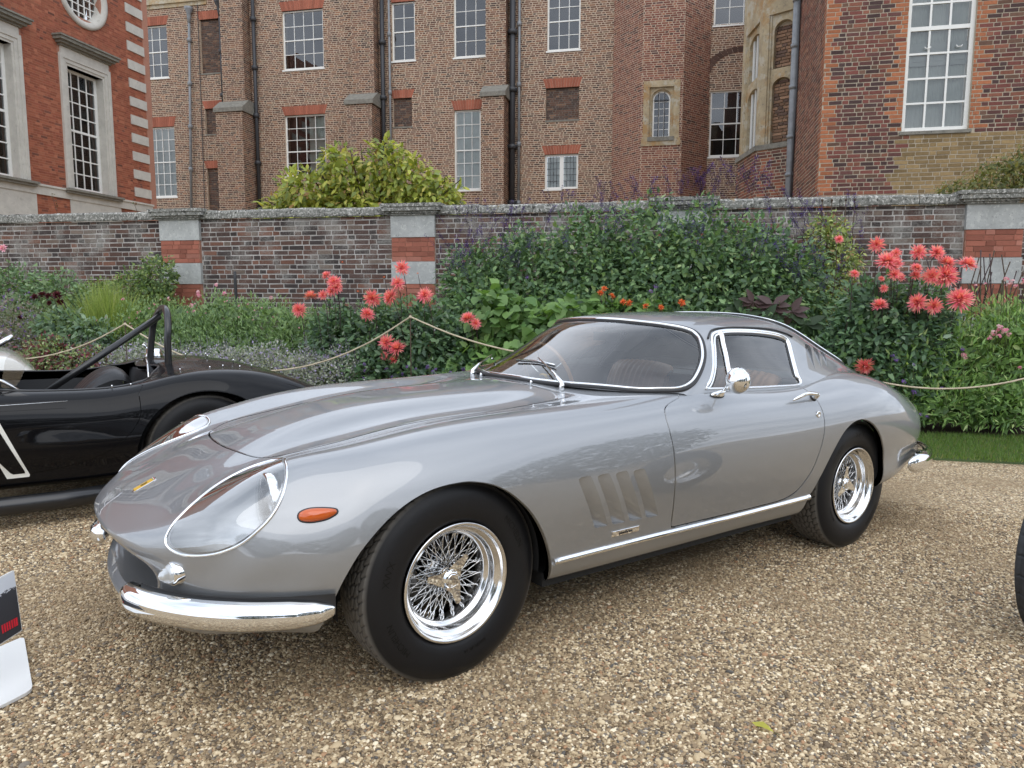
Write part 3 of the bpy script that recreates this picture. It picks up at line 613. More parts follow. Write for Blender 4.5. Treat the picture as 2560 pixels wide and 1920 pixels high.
rg = [(2.125, 0), (2.125, .2), (2.13, .34), (2.155, .42), (2.22, .455), (2.4, .474), (2.6, .483), (2.78, .478), (2.84, .44), (2.86, .34), (2.865, .2), (2.865, 0)]
P = resample([(x, y, 0) for x, y in rg], 90, False); l_rg = ROOF.inv(P, (0, 1), (0, 5.2)); l_rg[0, 1] = l_rg[-1, 1] = 0
CQ = [[(2.275, .557, 1.055), (2.345, .548, 1.040), (2.201, .676, .915), (2.136, .679, .917)], [(2.387, .534, 1.037), (2.440, .530, 1.016), (2.279, .666, .915), (2.212, .673, .916)], [(2.480, .520, 1.013), (2.525, .520, .994), (2.359, .655, .914), (2.294, .664, .915)]]
l_cl = [uv_loop(ROOF, q, 36, (0, 1, 2), rnd=[.01, .006, .006, .006], lim=(3.5, 8.5)) for q in CQ]
def inner_axis(L, d):
    M = np.r_[L, [[(L[0, 0]+L[-1, 0])/2, 0]]]; Q = offset_loop(M, d)[:-1]; sg = 1 if L[-1, 0] > L[0, 0] else -1
    Q[0] = [L[0, 0]+sg*d, 0]; Q[-1] = [L[-1, 0]-sg*d, 0]; return Q
PR = panels(ROOF, [('ws', l_ws, None, 1), ('side', l_side, None, 0), ('rg', l_rg, None, 1)]+[('cl%d' % k, l_cl[k], None, 0) for k in range(3)], .03, .2)
V, N, F = both(*cat_mesh([skin(ROOF, *PR['_rest']), flange(ROOF, l_side, .02, orient(l_side)), openflange(ROOF, l_ws, .02, orient(l_ws)), openflange(ROOF, l_rg, .02, orient(l_rg))]))
part('roof', V, F, m_paint, car, normals=N)
pin = cat_mesh([skin(ROOF, *PR['_rest'], offset=-.018)]); V, N, F = both(*pin); k = V[F].mean(1); F = F[(k[:, 2] > .95) & (k[:, 0] < 2.25)]; part('headlining', V, F[:, ::-1], m_grey, car, normals=-N)
V, N, F = both(*skin(ROOF, *PR['ws'], offset=-.004)); part('windscreen', V, F, m_glass, car, normals=N)
V, N, F = both(*skin(ROOF, *PR['rg'], offset=-.004)); part('rear_window', V, F, m_glass, car, normals=N)
for s in (-1, 1):
    sd = skin(ROOF, *PR['side'], offset=-.006); V, N, F = sd if s == 1 else mirror(*sd); part('side_window', V, F, m_glass, car, normals=N)
    for k in range(3):
        V, F = louvre(ROOF, l_cl[k], s, lambda p, q=CQ[k]: np.clip((1.06-p[:, 2])/.13, 0, 1), .022, False); part('pillar_louvre', V, F, m_paint, car, smooth=True)
def fullaxis(L, S, off=0):
    p, n = S.ev(L[:, 0], L[:, 1]); P = np.r_[p, (p*[1, -1, 1])[::-1][1:-1]]; N = np.r_[n, (n*[1, -1, 1])[::-1][1:-1]]
    T = np.roll(P, -1, 0)-np.roll(P, 1, 0); T /= np.linalg.norm(T, axis=1)[:, None]; return P+N*off, N, np.cross(N, T)
P, N, B = fullaxis(l_ws, ROOF); c = P.mean(0); sg = np.sign((((P-c)*B).sum(1)).mean()); B = B*sg   # B outwards
part('windscreen_rubber', *sweep(P, B, N, [(.011, -.002), (.011, .005), (.004, .009), (-.004, .008), (-.008, .004), (-.020, .002), (-.022, -.006)]), m_rubber, car)
part('windscreen_trim', *sweep(P, B, N, [(-.004, .006), (-.005, .011), (-.010, .0125), (-.0145, .010), (-.0155, .004)]), m_chrome, car)
P, N, B = fullaxis(l_rg, ROOF); c = P.mean(0); sg = np.sign((((P-c)*B).sum(1)).mean()); B = B*sg
part('rear_window_rubber', *sweep(P, B, N, [(.012, -.002), (.010, .008), (.002, .010), (-.012, .006), (-.016, -.004)]), m_rubber, car)
part('rear_window_trim', *sweep(P, B, N, [(.004, .008), (.002, .013), (-.004, .013), (-.008, .007)]), m_chrome, car)
for s in (-1, 1):
    p, n, B, T = loopframe(ROOF, l_side, s); c = p.mean(0); sg = np.sign((((p-c)*B).sum(1)).mean()); B = B*sg
    lowm = p[:, 2] < .895
    wf = link('window_frame', None, car)
    wd = np.where(lowm, .35, 1.)[:, None]
    part('frame', *sweep(p, B*wd, n, [(.006, -.002), (.006, .006), (.001, .008), (-.006, .007), (-.008, .0)]), m_chrome, wf)
    part('frame_inner', *sweep(p, B*wd, n, [(-.012, -.004), (-.012, .005), (-.018, .005), (-.019, -.006)]), m_chrome, wf)
    part('weather_strip', *sweep(p, B*wd, n, [(-.007, .002), (-.013, .002), (-.030, -.005)]), m_rubber, wf)
    # drip rail over the window
    dq = ROOF.inv([(1.49, .560, 1.092), (1.515, .548, 1.115), (1.56, .530, 1.131), (1.70, .528, 1.138), (1.85, .53, 1.136), (2.0, .535, 1.127), (2.12, .545, 1.102), (2.16, .55, 1.085)], lim=(3.5, 7))
    q = resample(dq, 50, False); p2, n2, B2, T2 = loopframe(ROOF, q, s, False); part('drip_rail', *tube(p2+n2*.003, .005, 6), m_rubber, car)
    # quarter light pillar
    v1, v2 = on(ROOF, [(1.590, .542, 1.120), (1.478, .715, .880)], .003, s, lim=(3.5, 9))[0]
    uvp = ROOF.inv([(1.590, .542, 1.118), (1.555, .60, 1.04), (1.52, .655, .965), (1.478, .712, .884)], lim=(3.5, 9)); q = resample(uvp, 24, False); p3, n3, B3, T3 = loopframe(ROOF, q, s, False)
    part('quarter_pillar', *sweep(p3, B3, n3, [(-.012, -.002), (-.011, .006), (-.004, .008), (-.003, .002), (.003, .002), (.004, .007), (.009, .007), (.010, -.002)], False), m_chrome, wf)

# wipers and washer jets
def wiper(base, tip, blade):
    w_ = link('wiper', None, car); base = np.array(base); tip = np.array(tip)
    part('spindle', *tube([base-[0, 0, .02], base+[0, 0, .006], base+[0, 0, .022]], [.014, .012, .009], 14), m_chrome, w_)
    part('arm', *tube([base+[0, 0, .018], base*.7+tip*.3+[0, 0, .022], tip+[0, 0, .008]], [.009, .006, .0035], 8), m_chrome, w_)
    part('blade', *tube(blade, .0035, 6), m_chrome, w_); B_ = np.array(blade)-[0, 0, .007]; part('blade_rubber', *tube(B_, .003, 6), m_rubber, w_)
wiper((.800, -.345, .880), (.925, -.02, .975), [(.91, -.16, .960), (.92, -.02, .968), (.915, .14, .964)])
wiper((.790, .345, .880), (1.03, .52, .952), [(.96, .42, .948), (1.03, .52, .944), (1.10, .60, .935)])
for y in (-.2, .2): MB().tube([(.745, y, .875), (.745, y, .893), (.742, y, .90)], [.008, .006, .003], 10).build('washer_jet', m_chrome, car, True)

# ---------------------------------------------------------------- interior
g = MB(); g.box((.95, -.66, .62), (1.15, .66, .80)); g.box((.86, -.52, .78), (1.14, .52, .848)); g.box((1.0, -.62, .76), (1.15, .62, .83)); g.build('dashboard', m_blackint, car)
V, F = [], []
g = MB(); g.box((1.0, -.70, .262), (2.5, .70, .30)); g.box((2.30, -.62, .30), (2.34, .62, .86)); g.build('cabin_floor', m_blackint, car)
g = MB(); g.box((2.05, -.62, .80), (2.80, .62, .852)); g.build('parcel_shelf', m_blackint, car)
g = MB(); g.box((1.10, -.745, .32), (2.2, -.715, .845)); g.box((1.10, .715, .32), (2.2, .745, .845)); g.build('door_trim', m_blackint, car)
def seat(y):
    o = link('seat', None, car)
    def pad(name, pts, w, fl, th, mat_):
        # profile pts (x,z) centre line of the cushion, width w, flutes across the width
        P = resample([(a, 0, b) for a, b in pts], 18, False); T = np.gradient(P, axis=0); T /= np.linalg.norm(T, axis=1)[:, None]; Nn = np.c_[-T[:, 2], np.zeros(18), T[:, 0]]
        k = 57; yy = np.linspace(-1, 1, k); V = []
        for i in range(18):
            e = min(1, min(i, 17-i)/2.5+.45); prof = th*(1-np.abs(yy)**4)**.5*e+.008*np.abs(np.sin(yy*math.pi*fl/2))*(np.abs(yy) < .8)
            V.append(np.c_[P[i, 0]+Nn[i, 0]*prof, y+yy*w*(e*.25+.75), P[i, 2]+Nn[i, 2]*prof])
        V = np.array(V).reshape(-1, 3); part(name, V, [(i*k+j, (i+1)*k+j, (i+1)*k+j+1, i*k+j+1) for i in range(17) for j in range(k-1)], mat_, o)
    pad('cushion', [(1.35, .40), (1.40, .47), (1.6, .45), (1.80, .42), (1.88, .43)][::-1], .235, 11, .06, m_tan)
    pad('backrest', [(1.92, .40), (1.90, .55), (1.95, .70), (2.0, .82), (2.03, .868), (2.08, .855)][::-1] if False else [(2.09, .845), (2.045, .872), (1.99, .83), (1.94, .70), (1.89, .55), (1.90, .42)], .225, 11, -.05, m_tan)
    g = MB(); g.box((2.02, y-.2, .40), (2.10, y+.2, .83)); g.build('seat_shell', m_tan, o)
seat(-.36); seat(.36)
g = MB(); g.box((1.15, -.10, .30), (2.2, .10, .52)); g.build('transmission_tunnel', m_tan, car)
st = link('steering_wheel', None, car); cc = np.array([1.295, .36, .845]); ax = np.array([.93, 0, .36]); ax /= np.linalg.norm(ax); b1 = np.array([0, 1., 0]); b2 = np.cross(ax, b1)
rim = np.array([cc+.195*(math.cos(a_)*b1+math.sin(a_)*b2) for a_ in np.linspace(0, 2*math.pi, 49)[:-1]])
part('rim', *tube(rim, .011, 10, True), m_wood, st)
for a_ in (math.pi/2, math.pi*7/6, -math.pi/6): part('spoke', *tube([cc-ax*.03, cc+.19*(math.cos(a_)*b1+math.sin(a_)*-b2)], .006, 6), m_alu, st)
part('column', *tube([cc-ax*.03, cc-ax*.3], .025, 10), m_blackint, st); part('hub', *tube([cc-ax*.035, cc-ax*.015], [.035, .025], 16), m_yellow, st)
# door window winder, seat belts
V, F = tube([(1.40, 0, 1.130), (1.385, 0, 1.10)], .006, 8); part('mirror_stalk', V, F, m_chrome, car)
g = MB(); g.box((1.375, -.09, 1.055), (1.39, .09, 1.10)); g.build('interior_mirror', m_blackint, car)

# ---------------------------------------------------------------- wire wheels
RT = .333
def tread_mesh():
    nth, prof = 540, []
    # tyre section (radius, axial), outboard = -y
    out = [(.196, -.080), (.203, -.090), (.216, -.0975), (.235, -.1015), (.256, -.1025), (.276, -.1015), (.294, -.097), (.307, -.0905), (.316, -.084)]
    tr = [(.333-.0042*(abs(a)/.078)**2.2, a) for a in np.linspace(-.078, .078, 41)]
    inn = [(r, -a) for r, a in out[::-1]]
    S = np.array(out+tr+inn); k = len(S); th = np.arange(nth)*2*math.pi/nth
    r = np.repeat(S[None, :, 0], nth, 0).copy(); y = np.repeat(S[None, :, 1], nth, 0)
    tt = th[:, None]; yy = y
    zig = lambda ph: .0045*(2/math.pi)*np.arcsin(np.sin(tt*54+ph))
    gr = np.zeros_like(r)
    for y0, ph in ((-.050, 0), (-.024, 1.5), (0.0, 3.1), (.024, 4.6), (.050, 0.)):
        gr = np.maximum(gr, np.clip(1.35-np.abs(yy-y0-zig(ph))/.0022, 0, 1))
    for b0, ph in ((-.064, 0), (-.037, .7), (-.012, 0), (.012, .7), (.037, 0), (.064, .7)):
        sip = np.abs(((tt*54/(2*math.pi)+ph+yy*18*np.sign(b0)) % 1)-.5); gr = np.maximum(gr, np.where(np.abs(yy-b0) < .0128, np.clip(1.2-sip/.075, 0, 1), 0))
    m = (np.abs(yy) < .0785); r = r-gr*.006*m
    # shoulder notches
    V = np.stack([r*np.cos(tt), y, r*np.sin(tt)], 2).reshape(-1, 3); i, j = np.meshgrid(np.arange(nth), np.arange(k-1), indexing='ij')
    F = np.stack([i*k+j, ((i+1) % nth)*k+j, ((i+1) % nth)*k+j+1, i*k+j+1], 2).reshape(-1, 4); return V, F, ((1-np.clip(gr, 0, 1))*m).reshape(-1)
TV, TF, TG = tread_mesh(); me_tyre = mkmesh('tyre', TV, TF, m_tyre); rr_ = np.hypot(TV[:, 0], TV[:, 2]); k_ = (TG*(np.abs(TV[:, 1]) < .079))[:, None]; a_ = me_tyre.color_attributes.new('col', 'FLOAT_COLOR', 'POINT'); a_.data.foreach_set('color', np.concatenate([np.array([.009, .009, .010])*(1-k_)+np.array([.13, .12, .105])*k_, np.ones((len(TV), 1))], 1).astype(np.float32).ravel())
# rim: chrome barrel with stepped dish
rimp = [(.197, -.090), (.199, -.096), (.196, -.099), (.190, -.098), (.185, -.092), (.183, -.082), (.179, -.078), (.166, -.074), (.1635, -.064), (.162, -.045), (.158, -.040), (.148, -.036), (.146, -.026), (.145, -.010), (.145, .05), (.16, .06), (.18, .08), (.196, .095)]
V, F = lathe(rimp, 96); me_rim = mkmesh('rim', V, F, m_alu)
hubp = [(.030, -.040), (.034, -.038), (.036, -.02), (.040, .0), (.052, .012), (.056, .02), (.060, .05), (.066, .056), (.066, .07), (.03, .075)]
V, F = lathe(hubp, 48); me_hub = mkmesh('hub', V, F, m_chrome)
V, F = lathe([(.001, .085), (.125, .085), (.125, .10), (.001, .10)], 48); me_disc = mkmesh('brake_disc', V, F, m_disc)
g = MB(); g.box((-.05, .06, .06), (.05, .12, .125)); me_cal = mkmesh('caliper', np.concatenate(g.V), g.F, m_under)
# knock-off spinner with three ears
def spinner():
    V, F = lathe([(.0005, -.066), (.017, -.066), (.019, -.0645), (.0235, -.0645), (.026, -.063), (.030, -.058), (.032, -.050), (.033, -.035), (.036, -.03)], 36); V = list(map(tuple, V))
    for k in range(3):
        a = k*2*math.pi/3+math.pi/2+.95; ca, sa = math.cos(a), math.sin(a); n0 = len(V)
        pts = [(.022, .030), (.045, .024), (.068, .0155), (.090, .011), (.093, .004), (.093, -.004), (.090, -.0095), (.068, -.012), (.045, -.015), (.022, -.030)]
        m = len(pts)
        for lay in (0, 1):
            for rr, tt in pts:
                yy = (-.054-.10*max(0, rr-.03)*.6) if lay == 0 else (-.046-.06*max(0, rr-.03)*.6)
                V.append((rr*ca-tt*sa, yy, rr*sa+tt*ca))
        F += [tuple(n0+i for i in range(m))[::-1], tuple(n0+m+i for i in range(m))]+[(n0+i, n0+(i+1) % m, n0+m+(i+1) % m, n0+m+i) for i in range(m)]
    return V, F
V, F = spinner(); me_spin = mkmesh('spinner', V, F, m_chrome, smooth=False)
def spoke_mesh(p, q, nip=True):
    L = np.linspace(0, 1, 6); P = np.array([p+(q-p)*t for t in (0, .5, .86, .865, .97, 1)]); return tube(P, [.0017, .0015, .0015, .0026, .0028, .0038], 6)
spk = []
fam = [(.033, -.032, .146, -.012, 22, .50, 0), (.033, -.028, .146, .000, 22, -.50, .1), (.052, .016, .1455, .018, 20, .36, .05), (.052, .02, .1455, .03, 20, -.36, .15)]
for r0, y0, r1, y1, n_, tw, ph in fam:
    a = 0.; p = np.array([r0*math.cos(-tw*1.6), y0, r0*math.sin(-tw*1.6)]); q = np.array([r1, y1, 0.]); V, F = spoke_mesh(p, q); spk.append((mkmesh('spoke', V, F, m_spoke), n_, ph))
def letters():
    out = []
    for txt, ang, rr, size in (('MICHELIN', math.radians(187), .262, .030), ('XWX', math.radians(138), .268, .034), ('MICHELIN', math.radians(7), .262, .030), ('205/70 VR 14', math.radians(262), .240, .016)):
        V, F = text_mesh(txt, size, .0008)
        if not len(V): continue
        # the side is seen from -y: text runs clockwise there; letters stand on the rim side
        a = ang-(-V[:, 0])/rr*-1; r = rr+V[:, 1]; a = ang-V[:, 0]/rr
        W = np.c_[r*np.cos(a), -.1021-V[:, 2]-.0002+0*r, r*np.sin(a)]; W[:, 1] += np.interp(r, [.235, .256, .276, .29], [.0007, 0, .001, .004]); out.append((W, F))
    return out
LET = letters()
g = MB()
for W, F in LET: g.add(W, F)
me_let = mkmesh('sidewall_lettering', np.concatenate(g.V), g.F, m_tyre, smooth=False)
def wheel(x, y, s, steer=0., spin=0., detail=True):
    w_ = link('wheel', None, car, (x-1.2, y, .330)); w_.rotation_euler = (0, spin, steer) if s < 0 else (0, spin, math.pi+steer)
    w_.rotation_mode = 'ZYX' if False else 'XYZ'
    M = Matrix.Rotation(steer+(0 if s < 0 else math.pi), 4, 'Z')@Matrix.Rotation(spin, 4, 'Y'); w_.rotation_euler = M.to_euler()
    for nm, me in (('tyre', me_tyre), ('rim', me_rim), ('hub', me_hub), ('brake_disc', me_disc), ('caliper', me_cal), ('spinner', me_spin), ('sidewall_lettering', me_let)): link(nm, me, w_)
    if detail:
        for me, n_, ph in spk:
            for k in range(n_):
                o = link('spoke', me, w_); o.rotation_euler = (0, 2*math.pi*(k+ph)/n_, 0)
wheel(0, -.697, -1, .033, -.42); wheel(2.40, -.71, -1, 0, .9); wheel(0, .697, 1, .033, 0, False); wheel(2.40, .71, 1, 0, 0, False)
# ---------------------------------------------------------------- level site frame: s to the right along the long fronts, d away from the viewpoint, z up
CX, CY = -1.1902, -2.7046
AZ = R(48.5); EA = np.array([math.cos(AZ), -math.sin(AZ), 0]); NA = np.array([math.sin(AZ), math.cos(AZ), 0]); C0 = np.array([CX, CY, 0])
def Lp(s, d, z=0.): return C0+EA*s+NA*d+np.array([0, 0, 1.])*z
AW = R(47.25); EW = np.array([math.cos(AW), -math.sin(AW), 0]); NW = np.array([math.sin(AW), math.cos(AW), 0])
def Wp(s, d, z=0.): return C0+EW*s+NW*d+np.array([0, 0, 1.])*z
TILT = .0144
def gz(x, y):
    """ground height: the gravel falls gently to the right, level again towards the beds"""
    x = np.asarray(x, float); z = -TILT*(np.clip(x, -6, 6.2)-CX); return z
class Frame:
    """vertical plane: a = start, u = direction, o = outward normal"""
    def __init__(s, a, b, cam_side=True):
        s.a = np.array(a, float); s.L = np.linalg.norm(np.array(b, float)-s.a); s.u = (np.array(b, float)-s.a)/s.L; s.o = np.cross(s.u, [0, 0, 1.])
        if (C0-s.a)@s.o < 0: s.o = -s.o
        s.flip = np.cross(s.u, [0, 0, 1.])@s.o < 0
    def P(s, u, z, out=0.): return s.a+s.u*u+s.o*out+np.array([0, 0, 1.])*z
    def box(s, mb, u0, u1, z0, z1, o0, o1):
        V = [s.P(u, z, o) for u in (u0, u1) for z in (z0, z1) for o in (o0, o1)]
        return mb.add(V, [(0, 1, 3, 2), (4, 6, 7, 5), (0, 4, 5, 1), (2, 3, 7, 6), (0, 2, 6, 4), (1, 5, 7, 3)])
def colattr(me, cols):
    a = me.color_attributes.new('col', 'FLOAT_COLOR', 'POINT'); c = np.ones((len(me.vertices), 4), np.float32); c[:, :3] = cols; a.data.foreach_set('color', c.ravel())
def brick_mat(name, rough=.85, noise=30, amt=.25, lich=0., lichcol=(.33, .32, .29), lscale=1.6, grime=.0):
    m, n, l, b = nt(name); setp(b, Roughness=rough, Specular_IOR_Level=.25)
    at = n.new('ShaderNodeAttribute'); at.attribute_name = 'col'; t = n.new('ShaderNodeNewGeometry')
    nz = n.new('ShaderNodeTexNoise'); nz.inputs['Scale'].default_value = noise; nz.inputs['Detail'].default_value = 5; nz.inputs['Roughness'].default_value = .7
    l.new(t.outputs['Position'], nz.inputs['Vector'])
    mr = n.new('ShaderNodeMapRange'); mr.inputs[1].default_value = .25; mr.inputs[2].default_value = .75; mr.inputs[3].default_value = (1-amt)*1.0; mr.inputs[4].default_value = (1+amt)*1.0
    l.new(nz.outputs['Fac'], mr.inputs[0]); mu = n.new('ShaderNodeVectorMath'); mu.operation = 'SCALE'; l.new(at.outputs['Color'], mu.inputs[0]); l.new(mr.outputs[0], mu.inputs['Scale'])
    out = mu.outputs[0]
    if lich > 0:
        a = n.new('ShaderNodeTexNoise'); a.inputs['Scale'].default_value = lscale; a.inputs['Detail'].default_value = 3; c = n.new('ShaderNodeTexNoise'); c.inputs['Scale'].default_value = 42; c.inputs['Detail'].default_value = 8; c.inputs['Roughness'].default_value = .85
        l.new(t.outputs['Position'], a.inputs['Vector']); l.new(t.outputs['Position'], c.inputs['Vector'])
        ad = n.new('ShaderNodeMath'); ad.operation = 'ADD'; l.new(a.outputs['Fac'], ad.inputs[0]); l.new(c.outputs['Fac'], ad.inputs[1])
        sp2 = n.new('ShaderNodeSeparateXYZ'); l.new(t.outputs['Position'], sp2.inputs[0]); hz = n.new('ShaderNodeMapRange'); hz.inputs[1].default_value = 1.2; hz.inputs[2].default_value = 2.5; hz.inputs[3].default_value = -.05; hz.inputs[4].default_value = .07
        l.new(sp2.outputs[2], hz.inputs[0]); ad2 = n.new('ShaderNodeMath'); ad2.operation = 'ADD'; l.new(ad.outputs[0], ad2.inputs[0]); l.new(hz.outputs[0], ad2.inputs[1])
        k = n.new('ShaderNodeMapRange'); k.inputs[1].default_value = 1.17-lich*.2; k.inputs[2].default_value = 1.40-lich*.2; k.inputs[4].default_value = .72; l.new(ad2.outputs[0], k.inputs[0])
        mi = n.new('ShaderNodeMix'); mi.data_type = 'RGBA'; l.new(k.outputs[0], mi.inputs[0]); l.new(out, mi.inputs[6]); mi.inputs[7].default_value = (*lichcol, 1); out = mi.outputs[2]
    l.new(out, b.inputs['Base Color'])
    bn = n.new('ShaderNodeBump'); bn.inputs['Strength'].default_value = .5; bn.inputs['Distance'].default_value = .004; l.new(nz.outputs['Fac'], bn.inputs['Height']); l.new(bn.outputs[0], b.inputs['Normal'])
    return m
m_brick = brick_mat('facade_brick', amt=.18, noise=9); m_brickn = brick_mat('block_brick', amt=.22, noise=22); m_wbrick = brick_mat('garden_wall_brick', amt=.35, noise=38, lich=.80, lscale=2.6)
m_redb = brick_mat('rubbed_red_brick', amt=.12, noise=12)
def stone_mat(name, col, vary=.2, sc=5., spots=None, rough=.85, streak=None):
    m, n, l, b = nt(name); setp(b, Roughness=rough, Specular_IOR_Level=.3); t = n.new('ShaderNodeNewGeometry')
    a = n.new('ShaderNodeTexNoise'); a.inputs['Scale'].default_value = sc; a.inputs['Detail'].default_value = 8; a.inputs['Roughness'].default_value = .7; l.new(t.outputs['Position'], a.inputs['Vector'])
    r = n.new('ShaderNodeValToRGB'); r.color_ramp.elements[0].position = .32; r.color_ramp.elements[1].position = .68
    r.color_ramp.elements[0].color = (*[c*(1-vary) for c in col], 1); r.color_ramp.elements[1].color = (*[min(1, c*(1+vary)) for c in col], 1); l.new(a.outputs['Fac'], r.inputs[0]); out = r.outputs[0]
    for (sc2, lo, hi, c2) in (spots or []):
        v = n.new('ShaderNodeTexNoise'); v.inputs['Scale'].default_value = sc2; v.inputs['Detail'].default_value = 6; v.inputs['Roughness'].default_value = .68; l.new(t.outputs['Position'], v.inputs['Vector'])
        k = n.new('ShaderNodeMapRange'); k.inputs[1].default_value = lo; k.inputs[2].default_value = hi; l.new(v.outputs['Fac'], k.inputs[0])
        mi = n.new('ShaderNodeMix'); mi.data_type = 'RGBA'; l.new(k.outputs[0], mi.inputs[0]); l.new(out, mi.inputs[6]); mi.inputs[7].default_value = (*c2, 1); out = mi.outputs[2]
    l.new(out, b.inputs['Base Color']); bn = n.new('ShaderNodeBump'); bn.inputs['Strength'].default_value = .6; bn.inputs['Distance'].default_value = .01; l.new(a.outputs['Fac'], bn.inputs['Height']); l.new(bn.outputs[0], b.inputs['Normal'])
    return m
m_cope = stone_mat('lichened_coping', (.20, .20, .18), .3, 6, [(32, .53, .58, (.52, .51, .47)), (19, .57, .62, (.045, .045, .04)), (60, .6, .66, (.62, .61, .57)), (6, .62, .70, (.27, .18, .08))])
m_pstone = stone_mat('pier_stone', (.42, .43, .415), .18, 4, [(20, .54, .62, (.52, .53, .50)), (45, .60, .68, (.16, .17, .16))])
m_lime = stone_mat('portland_stone', (.52, .50, .45), .12, 3, [(7, .60, .75, (.36, .34, .30))])
m_honey = stone_mat('honey_stone', (.40, .33, .215), .25, 2.2, [(1.6, .50, .62, (.38, .24, .11)), (2.6, .52, .60, (.46, .42, .33)), (14, .56, .66, (.22, .19, .14))])
m_grime = stone_mat('grey_weathered_stone', (.21, .20, .17), .3, 9, [(18, .60, .66, (.06, .06, .055))])
m_mortar = stone_mat('lime_mortar', (.56, .45, .34), .10, 20); m_mortarw = stone_mat('old_mortar', (.42, .395, .365), .2, 30, [(3, .5, .6, (.52, .50, .47))])
m_mortarn = stone_mat('pale_mortar', (.44, .38, .29), .10, 20); m_mred = stone_mat('red_joint', (.40, .20, .14), .1, 15)
m_sash = mat('white_sash_paint', (.78, .78, .74), .45); m_iron = mat('iron_downpipe', (.035, .037, .042), .5, bump=.2, nscale=20); m_lead = mat('lead_pipe', (.22, .23, .24), .5, .2, vary=.2, nscale=6)
m_wglass = glass('window_glass', (.85, .88, .88), 1.6); m_wglass2 = glass('wing_window_glass', (.85, .88, .88), .8); m_room = mat('dark_room', (.012, .013, .015), .9); m_blind = mat('pale_blind', (.42, .45, .40), .8, vary=.12, nscale=3); m_shut = mat('panelled_shutter', (.40, .42, .38), .6)
m_lead2 = mat('leading', (.05, .05, .055), .5)

def brickwork(fr, u0, u1, z0, z1, holes, pal, parent, matl, mortar_m, pitch=.0755, joint=.012, L=.226, H=.108, proud=.006, singles=300, wob=.0015, seed=1, name='brick', back=.10, zref=0., focus=None, colfn=None, cores=True, irr=0.):
    """every brick as geometry; the nearest ones as objects, the rest joined"""
    rg = np.random.default_rng(seed); B = []
    k0 = int(math.floor((z0-zref)/pitch)); k1 = int(math.ceil((z1-zref)/pitch))
    for k in range(k0, k1):
        zb = zref+k*pitch; zt = zb+pitch-joint; zb2, zt2 = max(zb, z0), min(zt, z1)
        if zt2-zb2 < .012: continue
        zm = (zb2+zt2)/2; iv = [(u0, u1)]
        for h in holes:
            for a, b in h(zm):
                nv = []
                for p, q in iv:
                    if b <= p or a >= q: nv.append((p, q))
                    else:
                        if a > p: nv.append((p, a))
                        if b < q: nv.append((b, q))
                iv = nv
        for p, q in iv:
            if q-p < .02: continue
            x = u0-(.0 if k % 2 else .085)-rg.uniform(0, .02)-.34; st = (k % 3 == 0)
            while x < q:
                w = L if st else H
                if rg.random() < .12: w = H if st else L
                a, b = max(x, p), min(x+w, q); st = not st
                if b-a > .018: B.append((a, b, zb2, zt2))
                x += w+joint
    if not B: return
    B = np.array(B); n = len(B); cols = np.array([pal[i][:3] for i in rg.choice(len(pal), n, p=np.array([p[3] for p in pal])/sum(p[3] for p in pal))], float)
    cols *= rg.uniform(.8, 1.2, (n, 1))
    if colfn is not None: cols = colfn(B, cols, rg)
    out = np.maximum(proud+rg.normal(0, wob, n), .0018); zj = rg.normal(0, irr, (n, 4))
    # corners: front quad + back quad
    a, b, c, d = B.T; F4 = np.stack([np.stack([a, c+zj[:, 0]], 1), np.stack([b, c+zj[:, 1]], 1), np.stack([b, d+zj[:, 2]], 1), np.stack([a, d+zj[:, 3]], 1)], 1)   # n,4,2
    ins = .0022; ctr = F4.mean(1, keepdims=True); fr_in = F4+np.sign(ctr-F4)*ins
    front = fr.a+fr.u*fr_in[..., :1]+np.array([0, 0, 1.])*fr_in[..., 1:]+fr.o*out[:, None, None]
    backv = fr.a+fr.u*F4[..., :1]+np.array([0, 0, 1.])*F4[..., 1:]-fr.o*.02
    V = np.concatenate([front, backv], 1)       # n,8,3
    fq = np.array([(0, 1, 2, 3), (0, 4, 5, 1), (1, 5, 6, 2), (2, 6, 7, 3), (3, 7, 4, 0)])
    if fr.flip: fq = fq[:, ::-1]
    fc = np.asarray(focus if focus is not None else [CX, CY, 1.2], float); dist = np.linalg.norm(V.mean(1)-fc, axis=1); order = np.argsort(dist); near = order[:singles]; rest = order[singles:]
    off = np.array(parent.location)
    for i in near:
        vv = V[i]; me = bpy.data.meshes.new(name); c0 = vv.mean(0); me.from_pydata((vv-c0).tolist(), [], fq.tolist()); colattr(me, cols[i]); me.materials.append(matl); link(name, me, parent, tuple(c0-off))
    if len(rest):
        VV = V[rest].reshape(-1, 3)-off; FF = (fq[None]+8*np.arange(len(rest))[:, None, None]).reshape(-1, 4)
        me = mkmesh(name+'work', VV, FF, matl, smooth=False); colattr(me, np.repeat(cols[rest], 8, 0)); o = link(name+'work', me, parent); tag(o, kind='stuff')
def rect(a, b, c, d): return lambda z: [(a, b)] if c <= z <= d else []
def trap(a, b, c, d, sp): return lambda z: [(a-sp*(z-c)/(d-c), b+sp*(z-c)/(d-c))] if c <= z <= d else []
